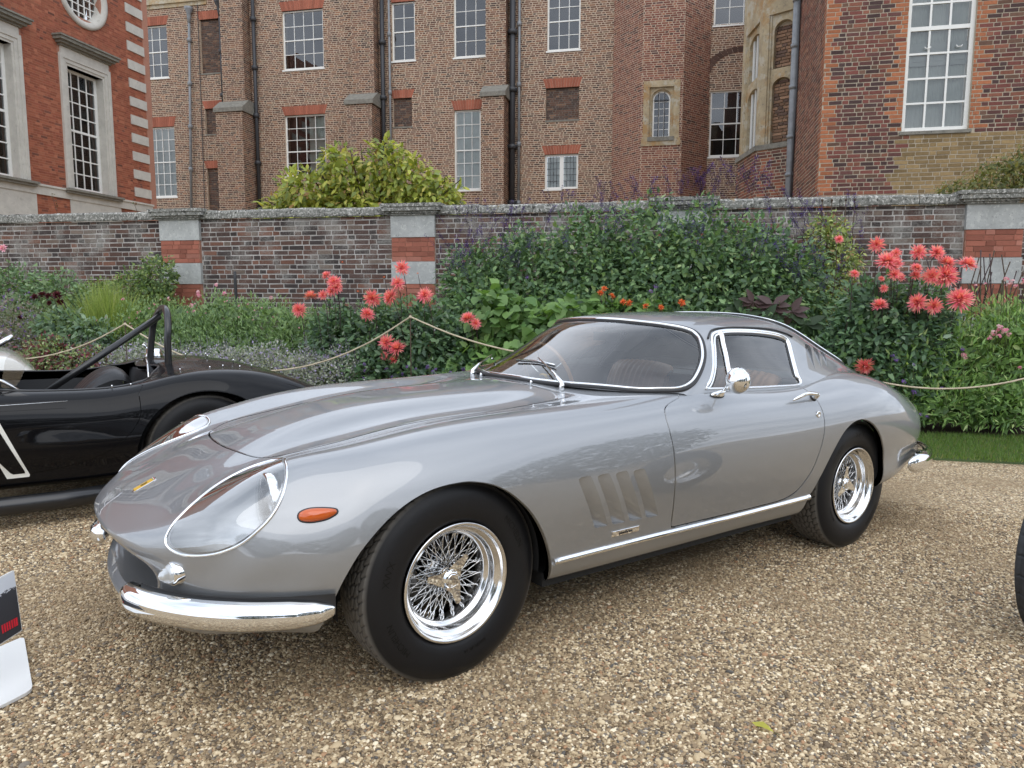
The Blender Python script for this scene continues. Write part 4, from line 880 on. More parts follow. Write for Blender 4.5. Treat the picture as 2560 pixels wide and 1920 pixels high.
def wallmass(fr, u0, u1, z0, z1, rects, parent, matl, thick=.4, name='wall'):
    """mortar-faced wall with real openings (rects = u0,u1,z0,z1)"""
    us = sorted({u0, u1}|{r[0] for r in rects}|{r[1] for r in rects}); zs = sorted({z0, z1}|{r[2] for r in rects}|{r[3] for r in rects}); us = [u for u in us if u0 <= u <= u1]; zs = [z for z in zs if z0 <= z <= z1]
    mb = MB()
    for j in range(len(zs)-1):
        run = None
        for i in range(len(us)-1):
            m = ((us[i]+us[i+1])/2, (zs[j]+zs[j+1])/2); hole = any(r[0] < m[0] < r[1] and r[2] < m[1] < r[3] for r in rects)
            if not hole:
                if run is None: run = us[i]
                end = us[i+1]
            if (hole or i == len(us)-2) and run is not None: fr.box(mb, run, end, zs[j], zs[j+1], -thick, 0); run = None
    return mb.build(name, matl, parent)
def flat_arch(fr, u0, u1, z0, z1, spread, parent, n=14, matl=None, cols=None, seed=0):
    rg = np.random.default_rng(seed); V = []; F = []; C = []
    for i in range(n):
        t0, t1 = i/n, (i+1)/n; g = .004
        b0, b1 = u0+(u1-u0)*t0+g, u0+(u1-u0)*t1-g; w = (u1-u0+2*spread); c0, c1 = u0-spread+w*t0+g, u0-spread+w*t1-g; o = .010+rg.normal(0, .001); k = len(V)
        V += [fr.P(b0, z0, o), fr.P(b1, z0, o), fr.P(c1, z1, o), fr.P(c0, z1, o), fr.P(b0, z0, -.10), fr.P(b1, z0, -.10), fr.P(c1, z1, -.10), fr.P(c0, z1, -.10)]
        F += [[k+j for j in f] for f in ((0, 1, 2, 3), (0, 4, 5, 1), (1, 5, 6, 2), (2, 6, 7, 3), (3, 7, 4, 0))]; C += [np.array([.33, .115, .072])*rg.uniform(.82, 1.18)]*8
    o = part('brick_arch', V, F, m_redb, parent, False); colattr(o.data, np.array(C)); tag(o, kind='stuff'); return o
def sash(fr, u0, u1, z0, z1, cols, rows, parent, depth=.10, fw=.06, split=None, behind='dark', label=None, bar=.022, sill=True, glassm=None, barm=None, z_split=None):
    """sash window: frame, glazing bars, every pane, what hangs behind it"""
    w = link('window', None, parent)
    if label: w['label'] = label
    mb = MB(); o = -depth
    fr.box(mb, u0, u0+fw, z0, z1, o-.06, o+.02); fr.box(mb, u1-fw, u1, z0, z1, o-.06, o+.02); fr.box(mb, u0+fw, u1-fw, z1-fw*.9, z1, o-.06, o+.02); fr.box(mb, u0+fw, u1-fw, z0, z0+fw*1.1, o-.06, o+.03); mb.build('frame', m_sash, w)
    a, b, c, d = u0+fw, u1-fw, z0+fw*1.1, z1-fw*.9; split = rows//2 if split is None else split; zs = [c+(d-c)*k/rows for k in range(rows+1)]; us = [a+(b-a)*k/cols for k in range(cols+1)]
    for k in range(1, cols): m2 = MB(); fr.box(m2, us[k]-bar/2, us[k]+bar/2, c, d, o-.03, o+.005); m2.build('glazing_bar', barm or m_sash, w)
    for k in range(1, rows):
        m2 = MB(); th = bar/2 if k != split else bar*1.0; fr.box(m2, a, b, zs[k]-th, zs[k]+th, o-.028-(.0 if k != split else .01), o+.007+(.01 if k == split else 0)); m2.build('glazing_bar', barm or m_sash, w)
    for i in range(cols):
        for j in range(rows):
            tl = random.uniform(-.005, .005); tl2 = random.uniform(-.008, .008); V = [fr.P(us[i], zs[j], o-.012+tl), fr.P(us[i+1], zs[j], o-.012-tl), fr.P(us[i+1], zs[j+1], o-.012-tl+tl2), fr.P(us[i], zs[j+1], o-.012+tl+tl2)]
            part('pane', V, [(0, 1, 2, 3)], glassm or m_wglass, w, False)
    mb = MB()
    if behind == 'blind':
        n_ = 24; V = []; F = []
        for i in range(n_*2+1):
            u = a+(b-a)*i/(n_*2); q = o-.10-.012*math.sin(i*1.9)-.006*math.sin(i*.7); V += [fr.P(u, c, q), fr.P(u, d, q)]
        F = [(2*i, 2*i+2, 2*i+3, 2*i+1) for i in range(n_*2)]; part('curtain', V, F, m_blind, w, True)
    else:
        fr.box(mb, a-.9, b+.9, c-.6, d+.6, o-.46, o-.44); mb.build('dark_room', m_room, w)
        if behind == 'half':
            mb = MB(); fr.box(mb, a+(b-a)*.55, b-.01, c+.02, d-.02, o-.16, o-.14); mb.build('curtain', m_blind, w)
    if sill:
        mb = MB(); fr.box(mb, u0-.04, u1+.04, z0-.06, z0-.002, o-.05, .035); mb.build('sill', m_grime if sill == 'stone' else m_sash, w)
    return w

# ---------------------------------------------------------------- long brick range at the back
PALF = [(.205, .112, .075, 4), (.17, .092, .064, 4), (.26, .14, .085, 2), (.13, .076, .058, 3), (.085, .06, .05, 1.6), (.22, .155, .105, 1.5)]
rb = thing('brick_range', tuple(Lp(-10, 28, 0)), 'long brown brick palace range with sash windows and drainpipes behind the garden wall', 'building')
ff = Frame(Lp(-23.5, 28), Lp(5.0, 28)); U = lambda s: s+23.5
wins = [ # s0,s1,z0,z1,cols,rows,behind,arch top or None
 (-22.38, -21.15, 10.62, 12.76, 3, 4, 'dark', 13.12), (-22.36, -21.02, 5.66, 8.60, 4, 6, 'blind', 9.01), (-15.79, -13.99, 10.57, 12.86, 4, 4, 'dark', 13.22), (-15.81, -14.0, 6.34, 8.78, 4, 5, 'half', 9.13),
 (-11.06, -10.1, 10.61, 12.82, 2, 4, 'dark', 13.2), (-8.52, -7.2, 10.58, 12.90, 3, 4, 'dark', 13.3), (-8.52, -7.45, 5.57, 8.62, 3, 6, 'blind', 8.98), (-4.86, -3.61, 10.58, 13.2, 3, 5, 'dark', None), (1.18, 2.75, 11.05, 13.4, 3, 4, 'dark', None), (1.16, 2.6, 6.49, 8.80, 3, 4, 'dark', None)]
blinds = [(-19.58, -18.63, 10.67, 12.82, 13.15), (-19.50, -18.65, 8.2, 9.24, 9.56), (-19.53, -18.63, 4.6, 6.79, 7.1), (-11.05, -10.26, 8.1, 9.20, 9.51), (-4.89, -3.62, 8.06, 9.24, 9.58)]
cas = (-4.91, -3.62, 5.50, 6.80)
rects = [(U(a), U(b), c, d) for a, b, c, d, *_ in wins]+[(U(cas[0]), U(cas[1]), cas[2], cas[3])]+[(U(a), U(b), c, d) for a, b, c, d, t in blinds]
wallmass(ff, 0, 28.5, 0, 14.6, rects, rb, m_mortar)
holes = [rect(*r) for r in rects]
archs = [(a, b, d, t) for a, b, c, d, _, _, _, t in wins if t]+[(a, b, d, t) for a, b, c, d, t in blinds]+[(cas[0], cas[1], cas[3], 7.12)]
for a, b, d, t in archs: holes.append(trap(U(a), U(b), d, t, .12)); 
brickwork(ff, 0, 28.5, 4.3, 14.2, holes, PALF, rb, m_brick, m_mortar, pitch=.0755, joint=.022, L=.219, H=.105, singles=120, seed=3, irr=.0015, focus=Lp(-3, 27, 8))
for i, (a, b, d, t) in enumerate(archs): flat_arch(ff, U(a), U(b), d, t, .12, rb, max(8, int((b-a)*11)), seed=i)
for a, b, c, d, co, ro, bh, t in wins: sash(ff, U(a), U(b), c, d, co, ro, rb, behind=bh, sill=True)
for a, b, c, d, t in blinds:   # bricked-up openings, set back
    brickwork(Frame(ff.P(U(a), 0, -.10), ff.P(U(b), 0, -.10)), 0, b-a, c, d, [], [(.13, .075, .055, 3), (.09, .06, .05, 3), (.20, .12, .08, 1)], rb, m_brick, m_mortar, joint=.012, singles=0, seed=int(abs(a)*10), name='infill_brick')
    mb = MB(); ff.box(mb, U(a), U(b), c, d, -.14, -.104); mb.build('bricked_up_opening', m_grime, rb)
    mb = MB(); ff.box(mb, U(a)-.02, U(b)+.02, c-.06, c-.002, -.10, .02); mb.build('stone_sill', m_grime, rb)
# leaded casement
a, b, c, d = cas; mid = (a+b)/2
for p, q in ((a, mid), (mid, b)): sash(ff, U(p), U(q), c, d, 4, 5, rb, fw=.075, bar=.012, behind='blind', sill=(p == a), barm=m_lead2, split=99)
# buttresses with sloping stone caps
def buttress(s0, s1, zc, proj_lo, proj_hi, s_hi0, s_hi1, top=14.2, foot=None):
    def block(a, b, z0, z1, pr, seed):
        f1 = Frame(Lp(a, 28-pr), Lp(b, 28-pr)); f2 = Frame(Lp(b, 28-pr), Lp(b, 28)); f3 = Frame(Lp(a, 28), Lp(a, 28-pr))
        mb = MB(); f1.box(mb, .002, b-a-.002, z0, z1, -pr, -.001); mb.build('buttress_core', m_mortar, rb)
        brickwork(f1, 0, b-a, z0, z1, [], PALF, rb, m_brick, m_mortar, joint=.019, singles=0, seed=seed); brickwork(f2, 0, pr, z0, z1, [], PALF, rb, m_brick, m_mortar, joint=.016, singles=0, seed=seed+1)
    block(s0, s1, 4.3, zc, proj_lo, int(abs(s0)*7)); block(s_hi0, s_hi1, zc, top, proj_hi, int(abs(s0)*9))
    # sloping cap: prism
    e = .07; w0, w1 = s0-e, s1+e; pr0, pr1 = proj_lo+e, proj_hi
    V = [Lp(w0, 28, zc), Lp(w1, 28, zc), Lp(w1, 28-pr0, zc), Lp(w0, 28-pr0, zc), Lp(w0, 28-pr0, zc+.16), Lp(w1, 28-pr0, zc+.16), Lp(w1, 28-pr1, zc+.52), Lp(w0, 28-pr1, zc+.52), Lp(w0, 28, zc+.52), Lp(w1, 28, zc+.52)]
    part('buttress_cap', V, [(0, 1, 2, 3), (3, 2, 5, 4), (4, 5, 6, 7), (7, 6, 9, 8), (1, 9, 6, 5, 2), (0, 3, 4, 7, 8)], m_grime, rb, False)
buttress(-18.35, -17.15, 8.80, .95, .55, -18.25, -17.25); buttress(-12.62, -11.55, 8.80, .95, .5, -12.55, -11.62); buttress(-7.15, -6.30, 8.80, .95, .5, -7.12, -6.35)
# downpipes
def pipe(s, d, z0, z1, r, m_, hopper=None, coll=1.75, parent=rb, s2=None):
    s2 = s if s2 is None else s2; pr = link('drainpipe', None, parent)
    part('pipe', *tube([Lp(s, d, z0), Lp(s2, d, z1)], r, 10), m_, pr)
    z = z0+.7
    while z < z1-.2:
        t = (z-z0)/(z1-z0); c = Lp(s+(s2-s)*t, d, z); part('collar', *tube([c-[0, 0, .09], c-[0, 0, .07], c+[0, 0, .07], c+[0, 0, .09]], [r*1.15, r*1.7, r*1.7, r*1.15], 10), m_, pr); z += coll
    if hopper: c = Lp(s2, d, z1); part('hopper_head', *tube([c-[0, 0, .1], c+[0, 0, .15], c+[0, 0, .3], c+[0, 0, .45], c+[0, 0, .55]], [r, r*1.6, r*1.7, r*3, r*3.4], 8), m_, pr)
pipe(-20.28, 27.85, 4.3, 12.75, .055, m_lead, True, s2=-19.95); pipe(-18.5, 27.85, 9.0, 12.9, .07, m_iron, True); pipe(-17.0, 27.85, 4.3, 14.1, .075, m_iron, coll=1.9)
pipe(-11.4, 27.83, 4.3, 14.1, .085, m_iron, coll=2.1); pipe(-11.12, 27.87, 4.3, 14.1, .045, m_lead, coll=2.2)
pipe(-6.15, 27.8, 4.3, 14.1, .11, m_iron, coll=2.1); pipe(-5.9, 27.87, 4.3, 14.1, .05, m_lead, coll=2.2)
MB().tube([Lp(-19.68, 27.96, 4.3), Lp(-19.6, 27.96, 14.1)], .014, 6).build('lightning_cable', m_redb if False else m_iron, rb)
# stone cornice at the far left top
mb = MB(); ff.box(mb, 0, 4.3, 13.55, 13.75, -.1, .12); ff.box(mb, 0, 4.3, 13.4, 13.549, -.1, .05); mb.build('stone_cornice', m_honey, rb)

# ---------------------------------------------------------------- octagonal stair turret
tw = thing('stair_turret', tuple(Lp(-.5, 27, 0)), 'tall brick stair turret with one narrow stone-framed arched window', 'building')
TP = [(-2.36, 27.95), (-1.24, 26.75), (.17, 26.75), (1.10, 27.95)]
for i in range(3):
    fr = Frame(Lp(*TP[i]), Lp(*TP[i+1])); hs = []
    if i == 1: hs = [rect(.06, 1.32, 6.72, 8.92)]
    wallmass(fr, 0, fr.L, 0, 14.5, [(.10, 1.26, 6.95, 8.75)] if i == 1 else [], tw, m_mortar, thick=.3)
    brickwork(fr, 0, fr.L, 4.3, 14.2, hs, [(.24, .10, .07, 5), (.19, .08, .06, 4), (.29, .135, .085, 1.5), (.11, .06, .052, 1.2)], tw, m_brick, m_mortar, joint=.017, singles=40 if i == 1 else 0, seed=40+i, irr=.001)
ft = Frame(Lp(*TP[1]), Lp(*TP[2]))
# stone surround with arched light
def arched(fr, uc, w, z0, zs, rise, out0, out1, mb, ow, zt, k=14):
    """stone plate with an arched opening (half width w, springing zs, rise) inside a rectangle half width ow, top zt"""
    A = [(-w, z0)]+[(-w*math.cos(t), zs+rise*math.sin(t)) for t in np.linspace(0, math.pi, k)]+[(w, z0)]
    O = [(-ow, z0)]+[(-ow+2*ow*i/(k-1), zt) for i in range(k)]+[(ow, z0)]
    n = len(A); V = [fr.P(uc+a, z, out0) for a, z in A]+[fr.P(uc+a, z, out0) for a, z in O]+[fr.P(uc+a, z, out1) for a, z in A]
    F = [(i, i+1, n+i+1, n+i) for i in range(n-1)]+[(i, 2*n+i, 2*n+i+1, i+1) for i in range(n-1)]; mb.add(V, F)
uc = .69; sw = link('window', None, tw)
mb = MB(); ft.box(mb, uc-.63, uc+.63, 8.70, 8.92, -.1, .03); ft.box(mb, uc-.63, uc-.42, 6.96, 8.70, -.1, .028); ft.box(mb, uc+.42, uc+.63, 6.96, 8.70, -.1, .028); ft.box(mb, uc-.68, uc+.68, 6.70, 6.96, -.1, .035); mb.build('stone_surround', m_honey, sw)
mb = MB(); arched(ft, uc, .30, 7.0, 8.32, .26, -.10, -.20, mb, .42, 8.70); arched(ft, uc, .345, 7.0, 8.34, .29, -.05, -.10, mb, .42, 8.70); mb.build('arched_stone', m_honey, sw)
mb = MB(); ft.box(mb, uc-.46, uc+.46, 6.86, 7.0, -.15, .06); mb.build('worn_sill', m_grime, sw)
mb = MB(); arched(ft, uc, .255, 7.02, 8.32, .215, -.14, -.17, mb, .30, 8.58); ft.box(mb, uc-.30, uc+.30, 7.0, 7.05, -.17, -.14); mb.build('frame', m_sash, sw)
for k in (-.085, .085): m2 = MB(); ft.box(m2, uc+k-.009, uc+k+.009, 7.05, 8.5, -.165, -.15); m2.build('glazing_bar', m_sash, sw)
for k in range(1, 6): m2 = MB(); ft.box(m2, uc-.25, uc+.25, 7.05+k*.235-.008, 7.05+k*.235+.008, -.164, -.149); m2.build('glazing_bar', m_sash, sw)
for k in (-.10, .10): part('iron_bar', *tube([ft.P(uc+k, 7.02, -.09), ft.P(uc+k, 8.55, -.09)], .014, 6), m_iron, sw)
part('iron_bar', *tube([ft.P(uc-.28, 8.27, -.09), ft.P(uc+.28, 8.27, -.09)], .014, 6), m_iron, sw)
V = [ft.P(uc-.3, 7.0, -.16), ft.P(uc+.3, 7.0, -.16), ft.P(uc+.3, 8.6, -.16), ft.P(uc-.3, 8.6, -.16)]; part('pane', V, [(0, 1, 2, 3)], m_wglass, sw, False)
mb = MB(); ft.box(mb, uc-.4, uc+.4, 6.9, 8.7, -.5, -.45); mb.build('dark_room', m_room, sw)
# blind arch of darker brick on the recessed wall right of the turret
fa = ff; V = []; F = []; C = []; rg = np.random.default_rng(5)
for i in range(17):
    t0, t1 = math.pi*(.06+.88*i/17), math.pi*(.06+.88*(i+1)/17)-.012; k = len(V)
    for r_, t in ((1.02, t0), (1.02, t1), (1.30, t1), (1.30, t0)): V.append(fa.P(U(2.15)-r_*math.cos(t), 9.35+r_*.72*math.sin(t), .012))
    for r_, t in ((1.02, t0), (1.02, t1), (1.30, t1), (1.30, t0)): V.append(fa.P(U(2.15)-r_*math.cos(t), 9.35+r_*.72*math.sin(t), -.02))
    F += [[k+j for j in f] for f in ((0, 1, 2, 3), (0, 4, 5, 1), (1, 5, 6, 2), (2, 6, 7, 3), (3, 7, 4, 0))]; C += [np.array([.11, .065, .05])*rg.uniform(.7, 1.3)]*8
o = part('brick_arch', V, F, m_brick, rb, False); colattr(o.data, np.array(C)); tag(o, kind='stuff')

# ---------------------------------------------------------------- right-hand block: front, side wall and canted stone bay
rk = thing('brick_block', tuple(Lp(5, 15.2, 0)), 'nearer brick block with one tall shuttered sash window and orange brick corners', 'building')
SR = 2.66; fk = Frame(Lp(SR, 15.0), Lp(SR+8, 15.0)); fs = Frame(Lp(SR, 15.0), Lp(SR, 27.95))
wk = (4.06-SR, 5.18-SR, 4.36, 7.9)
wallmass(fk, 0, 8, 0, 8.2, [wk], rk, m_mortarn); wallmass(fs, .402, 12.9, 0, 12.5, [], rk, m_mortarn)
PALK = [(.17, .062, .05, 4), (.12, .055, .048, 3), (.075, .045, .042, 2.5), (.22, .09, .06, 2), (.15, .085, .06, 1.5)]
def colk(B, cols, rg):
    um = (B[:, 0]+B[:, 1])/2; zm = (B[:, 2]+B[:, 3])/2
    k = np.floor(zm/.0755).astype(int) % 2; q = um < np.where(k == 0, .24, .13)
    dW = np.minimum(np.abs(um-wk[0]), np.abs(um-wk[1])); q |= (zm > 4.30) & (dW < np.where(k == 0, .22, .12)) & ((um < wk[0]) | (um > wk[1]))
    cols[q] = np.array([.37, .14, .068])*rg.uniform(.8, 1.15, (q.sum(), 1))
    ye = (zm < 4.28) & (um > 1.50-(4.28-zm)*.28+rg.uniform(-.12, .12, len(um))); cols[ye] = np.array([.25, .175, .085])*rg.uniform(.7, 1.3, (ye.sum(), 1)); return cols
brickwork(fk, 0, 4.6, 2.3, 8.0, [rect(*wk), rect(wk[0]-.06, wk[1]+.10, 4.27, 4.36)], PALK, rk, m_brickn, m_mortarn, joint=.012, L=.222, H=.105, singles=300, seed=11, colfn=colk, irr=.0018, focus=Lp(4.2, 14.5, 4.4))
def colside(B, cols, rg):
    um = (B[:, 0]+B[:, 1])/2; q = um < .22; cols[q] = np.array([.34, .13, .07])*rg.uniform(.8, 1.15, (q.sum(), 1)); return cols
brickwork(fs, 0, 12.9, 2.3, 12.3, [], [(.23, .10, .07, 4), (.18, .08, .06, 3), (.13, .07, .055, 2), (.27, .14, .09, 1)], rk, m_brickn, m_mortarn, joint=.018, singles=0, seed=13, colfn=colside, irr=.0015)
sw = sash(fk, wk[0], wk[1], wk[2], 8.0, 3, 8, rk, depth=.09, fw=.07, bar=.035, behind='blind', sill='stone', split=4)
mb = MB()
for i in range(3):
    a = wk[0]+.10+i*.345
    fk.box(mb, a, a+.28, 5.55, 5.95, -.165, -.155); fk.box(mb, a+.06, a+.22, 5.63, 5.87, -.155, -.145)
mb.build('shutter_panel', m_shut, sw)
for k in (.30, .82): part('sash_lift', *tube([fk.P(wk[0]+.07+k-.05, 5.86, -.06), fk.P(wk[0]+.07+k-.03, 5.83, -.05), fk.P(wk[0]+.07+k+.03, 5.83, -.05), fk.P(wk[0]+.07+k+.05, 5.86, -.06)], .008, 6), m_sash, sw)
# bay
bay = thing('stone_bay', tuple(Lp(2, 22, 0)), 'canted stone bay window of honey stone with bricked-up lights beside the lead drainpipe', 'building')
b0, b1, b2, b3 = (SR-.0, 18.6), (SR-1.02, 20.2), (SR-1.35, 22.9), (SR, 24.5)
b0, b1, b2, b3 = (2.66, 18.45), (1.90, 18.90), (1.58, 20.45), (2.64, 21.6)
PB = [(.21, .085, .06, 4), (.15, .07, .055, 3), (.30, .12, .07, 1.5), (.10, .06, .05, 2)]
for i, (p, q) in enumerate(((b1, b0), (b2, b1))):
    fr = Frame(Lp(*p), Lp(*q)); wallmass(fr, 0, fr.L, 0, 4.90, [], bay, m_mortarn, .3); brickwork(fr, 0, fr.L, 2.4, 4.86, [], PB, bay, m_brickn, m_mortarn, joint=.014, singles=60 if i == 0 else 0, seed=60+i, irr=.002)
    mb = MB(); fr.box(mb, -.04, fr.L+.04, 4.87, 4.99, -.2, .045); mb.build('stone_coping', m_grime, bay)
fB = Frame(Lp(b1[0]+.04, b1[1]+.03), Lp(b0[0], b0[1]+.05)); fA2 = Frame(Lp(b2[0]+.05, b2[1]), Lp(b1[0]+.04, b1[1]+.03))
for fr, nm, ua, ub in ((fB, 'B', .26, .74), (fA2, 'A', .35, 1.25)):
    L_ = fr.L; w = link('window', None, bay); mb = MB()
    fr.box(mb, 0, ua-.10, 4.98, 9.4, -.3, 0); fr.box(mb, ub+.06, L_, 4.98, 9.4, -.3, 0); fr.box(mb, ua-.10, ub+.06, 7.98, 9.4, -.3, -.001); mb.build('stone_surround', m_honey, w)
    mb = MB(); fr.box(mb, ua-.10, ua-.05, 4.98, 7.98, -.12, -.03); fr.box(mb, ua-.05, ua, 4.98, 7.98, -.18, -.07); fr.box(mb, ub, ub+.06, 4.98, 7.98, -.16, -.04); mb.build('moulding', m_honey, w)
    uc = (ua+ub)/2; hw = (ub-ua)/2
    mb = MB(); arched(fr, uc, hw*.97, 6.75, 7.60, .22, -.06, -.20, mb, hw+.06, 7.98); arched(fr, uc, hw*.97, 5.0, 6.32, .20, -.06, -.20, mb, hw+.06, 6.74); mb.build('arched_head', m_honey, w)
    mb = MB(); fr.box(mb, ua-.02, ub+.02, 5.0, 7.9, -.24, -.2); mb.build('infill_mortar' if nm == 'B' else 'dark_room', m_mortarn if nm == 'B' else m_room, w)
    if nm == 'B': brickwork(Frame(fr.P(ua, 0, -.17), fr.P(ub, 0, -.17)), 0, ub-ua, 5.02, 7.72, [rect(-1, 2, 6.45, 6.78)], [(.21, .125, .08, 3), (.28, .17, .11, 2), (.14, .09, .07, 2)], bay, m_brickn, m_mortarn, joint=.014, singles=0, seed=71, name='infill_brick')
    else:
        for k in range(3): m2 = MB(); fr.box(m2, ua+.15+k*.28, ua+.19+k*.28, 5.0, 7.9, -.15, -.11); m2.build('mullion', m_sash, w)
        V = [fr.P(ua, 5.0, -.14), fr.P(ub, 5.0, -.14), fr.P(ub, 7.9, -.14), fr.P(ua, 7.9, -.14)]; part('pane', V, [(0, 1, 2, 3)], m_wglass, w, False)
# white painted strip and the fat lead drainpipe in the corner
MB().tube([Lp(2.60, 18.34, 5.0), Lp(2.60, 18.34, 9.4)], .06, 8).build('painted_stone_strip', m_sash, bay)
dp = thing('drainpipe', tuple(Lp(2.62, 18.15, 0)), 'fat grey lead drainpipe running down beside the stone bay window', 'drainpipe')
part('pipe', *tube([Lp(2.58, 18.1, 0), Lp(2.58, 18.1, 9.4)], .085, 14), m_lead, dp)
for z in (3.3, 4.15, 5.0, 6.1, 7.0, 8.0): c = Lp(2.58, 18.1, z); part('collar', *tube([c-[0, 0, .04], c+[0, 0, .04]], .105, 14), m_lead, dp)
part('cable', *tube([Lp(2.61, 18.0, 0), Lp(2.60, 17.98, 4), Lp(2.63, 17.96, 6), Lp(2.60, 17.98, 9.4)], .016, 6), m_lead2, dp)

# ---------------------------------------------------------------- red brick wing on the left
wg = thing('red_brick_wing', tuple(Lp(-18.2, 20, 0)), 'bright red brick palace wing with tall stone-framed windows and striped corner stones', 'building')
fw_ = Frame(Lp(-18.2, 4.0), Lp(-18.2, 22.8)); V0 = lambda d: d-4.0
Wd = [(14.25, 15.70), (16.55, 17.95), (19.40, 20.82)]  # filled below
Wd = [(V0(13.55), V0(14.9)), (V0(16.10), V0(17.53)), (V0(19.42), V0(20.83))]
Wd = [(V0(12.72), V0(14.13)), (V0(16.07), V0(17.50)), (V0(19.42), V0(20.83))]
rects = [(a, b, 4.62, 8.30) for a, b in Wd]+[(V0(c_)-.69, V0(c_)+.69, 9.93, 11.31) for c_ in (13.5, 16.85, 20.22)]
wallmass(fw_, 0, 18.8, 0, 13.0, rects, wg, m_mred, .5)
fend = Frame(Lp(-18.2, 22.8), Lp(-18.7, 22.8)); mb = MB(); fend.box(mb, 0, 2, 0, 13, -.3, 0); mb.build('end_wall', m_mred, wg)
qz = [4.77+.605*k for k in range(13)]
hs = [rect(a-.32, b+.36, 4.3, 8.92) for a, b in Wd]+[rect(0, 18.8, 4.26, 4.58)]+[rect(a-.2, b+.5, 0, 4.28) for a, b in Wd]+[rect(18.02, 18.8, z, z+.30) for z in qz]
rounds = [(V0(14.25+.02)+.0, 10.8), (V0(16.9), 10.75), (V0(20.3), 10.75)]; rounds = [(V0(13.5), 10.62), (V0(16.85), 10.62), (V0(20.22), 10.62)]
hs += [lambda z, c=c: ([(c[0]-math.sqrt(max(0, .98**2-(z-c[1])**2)), c[0]+math.sqrt(max(0, .98**2-(z-c[1])**2)))] if abs(z-c[1]) < .98 else []) for c in rounds]
def colw(B, cols, rg):
    um = (B[:, 0]+B[:, 1])/2; zm = (B[:, 2]+B[:, 3])/2; d = (zm > 8.6)*.3+.0; cols *= (1-.45*np.clip((zm-8.6)/3, 0, .6))[:, None]
    q = um > 18.0; cols[q] = np.array([.19, .085, .06])*rg.uniform(.7, 1.25, (q.sum(), 1)); return cols
brickwork(fw_, 8.2, 18.8, 3.0, 12.6, hs, [(.31, .105, .060, 7), (.28, .09, .054, 4), (.35, .13, .075, 3), (.17, .07, .048, .8)], wg, m_redb, m_mred, pitch=.069, joint=.0045, L=.225, H=.110, proud=.004, wob=.0006, singles=100, seed=21, focus=Lp(-18, 19, 5))
for z in qz: mb = MB(); fw_.box(mb, 18.02, 18.82, z, z+.30, -.2, .035); mb.build('quoin', m_lime, wg)
mb = MB(); fw_.box(mb, 0, 18.84, 4.28, 4.52, -.1, .05); fw_.box(mb, 0, 18.86, 4.521, 4.58, -.1, .09); mb.build('stone_band', m_lime, wg)
for a, b in Wd:
    w = sash(fw_, a, b, 4.62, 8.30, 4, 8, wg, depth=.26, fw=.10, bar=.035, sill=False, split=4, glassm=m_wglass2)
    mb = MB()
    for i, (e0, e1, o) in enumerate(((.30, .18, .07), (.181, .07, .045), (.071, 0, .02))):
        fw_.box(mb, a-e0, a-e1+.001, 4.6, 8.30+e0, -.26 if e1 == 0 else -.1, o); fw_.box(mb, b+e1-.001, b+e0, 4.6, 8.30+e0, -.26 if e1 == 0 else -.1, o); fw_.box(mb, a-e1, b+e1, 8.30+e1, 8.30+e0, -.26 if e1 == 0 else -.1, o-.001)
    mb.build('architrave', m_lime, w)
    mb = MB(); fw_.box(mb, a-.24, b+.24, 8.60, 8.80, -.1, .06); mb.build('frieze', m_lime, w)
    mb = MB()
    for z0, z1, e, o in ((8.80, 8.86, .30, .12), (8.861, 8.93, .38, .22), (8.931, 9.02, .46, .30), (9.021, 9.07, .50, .34)): fw_.box(mb, a-e, b+e, z0, z1, -.1, o)
    mb.build('cornice', m_grime, w)
    mb = MB(); fw_.box(mb, a-.38, b+.42, 4.46, 4.53, -.1, .16); fw_.box(mb, a-.42, b+.46, 4.531, 4.60, -.1, .22); mb.build('sill', m_grime, w)
    mb = MB(); fw_.box(mb, a-.2, b+.5, 3.0, 4.279, -.1, .02); mb.build('stone_panel', m_lime, w)
for c in rounds:
    w = link('round_window', None, wg); t = np.linspace(0, 2*math.pi, 49)[:-1]; V = []; prof = [(.98, 0), (.98, .05), (.90, .08), (.84, .06), (.78, .03), (.74, -.02), (.70, -.10), (.68, -.25)]
    for r_, o in prof: V += [fw_.P(c[0]+r_*math.cos(q), c[1]+r_*math.sin(q), o) for q in t]
    part('stone_ring', V, [(k*48+i, k*48+(i+1) % 48, (k+1)*48+(i+1) % 48, (k+1)*48+i) for k in range(7) for i in range(48)], m_lime, w)
    V = [fw_.P(c[0]+.70*math.cos(q), c[1]+.70*math.sin(q), -.2) for q in t]; part('pane', V, [tuple(range(48))], m_wglass, w, False); V = [fw_.P(c[0]+.70*math.cos(q), c[1]+.70*math.sin(q), -.5) for q in t]; part('dark_room', V, [tuple(range(48))], m_room, w, False)
    for k in range(-2, 3):
        x = k*.235; h = math.sqrt(.70**2-x*x); m2 = MB(); fw_.box(m2, c[0]+x-.014, c[0]+x+.014, c[1]-h, c[1]+h, -.2, -.17); m2.build('glazing_bar', m_sash, w)
        m2 = MB(); fw_.box(m2, c[0]-h, c[0]+h, c[1]+x-.014, c[1]+x+.014, -.199, -.171); m2.build('glazing_bar', m_sash, w)

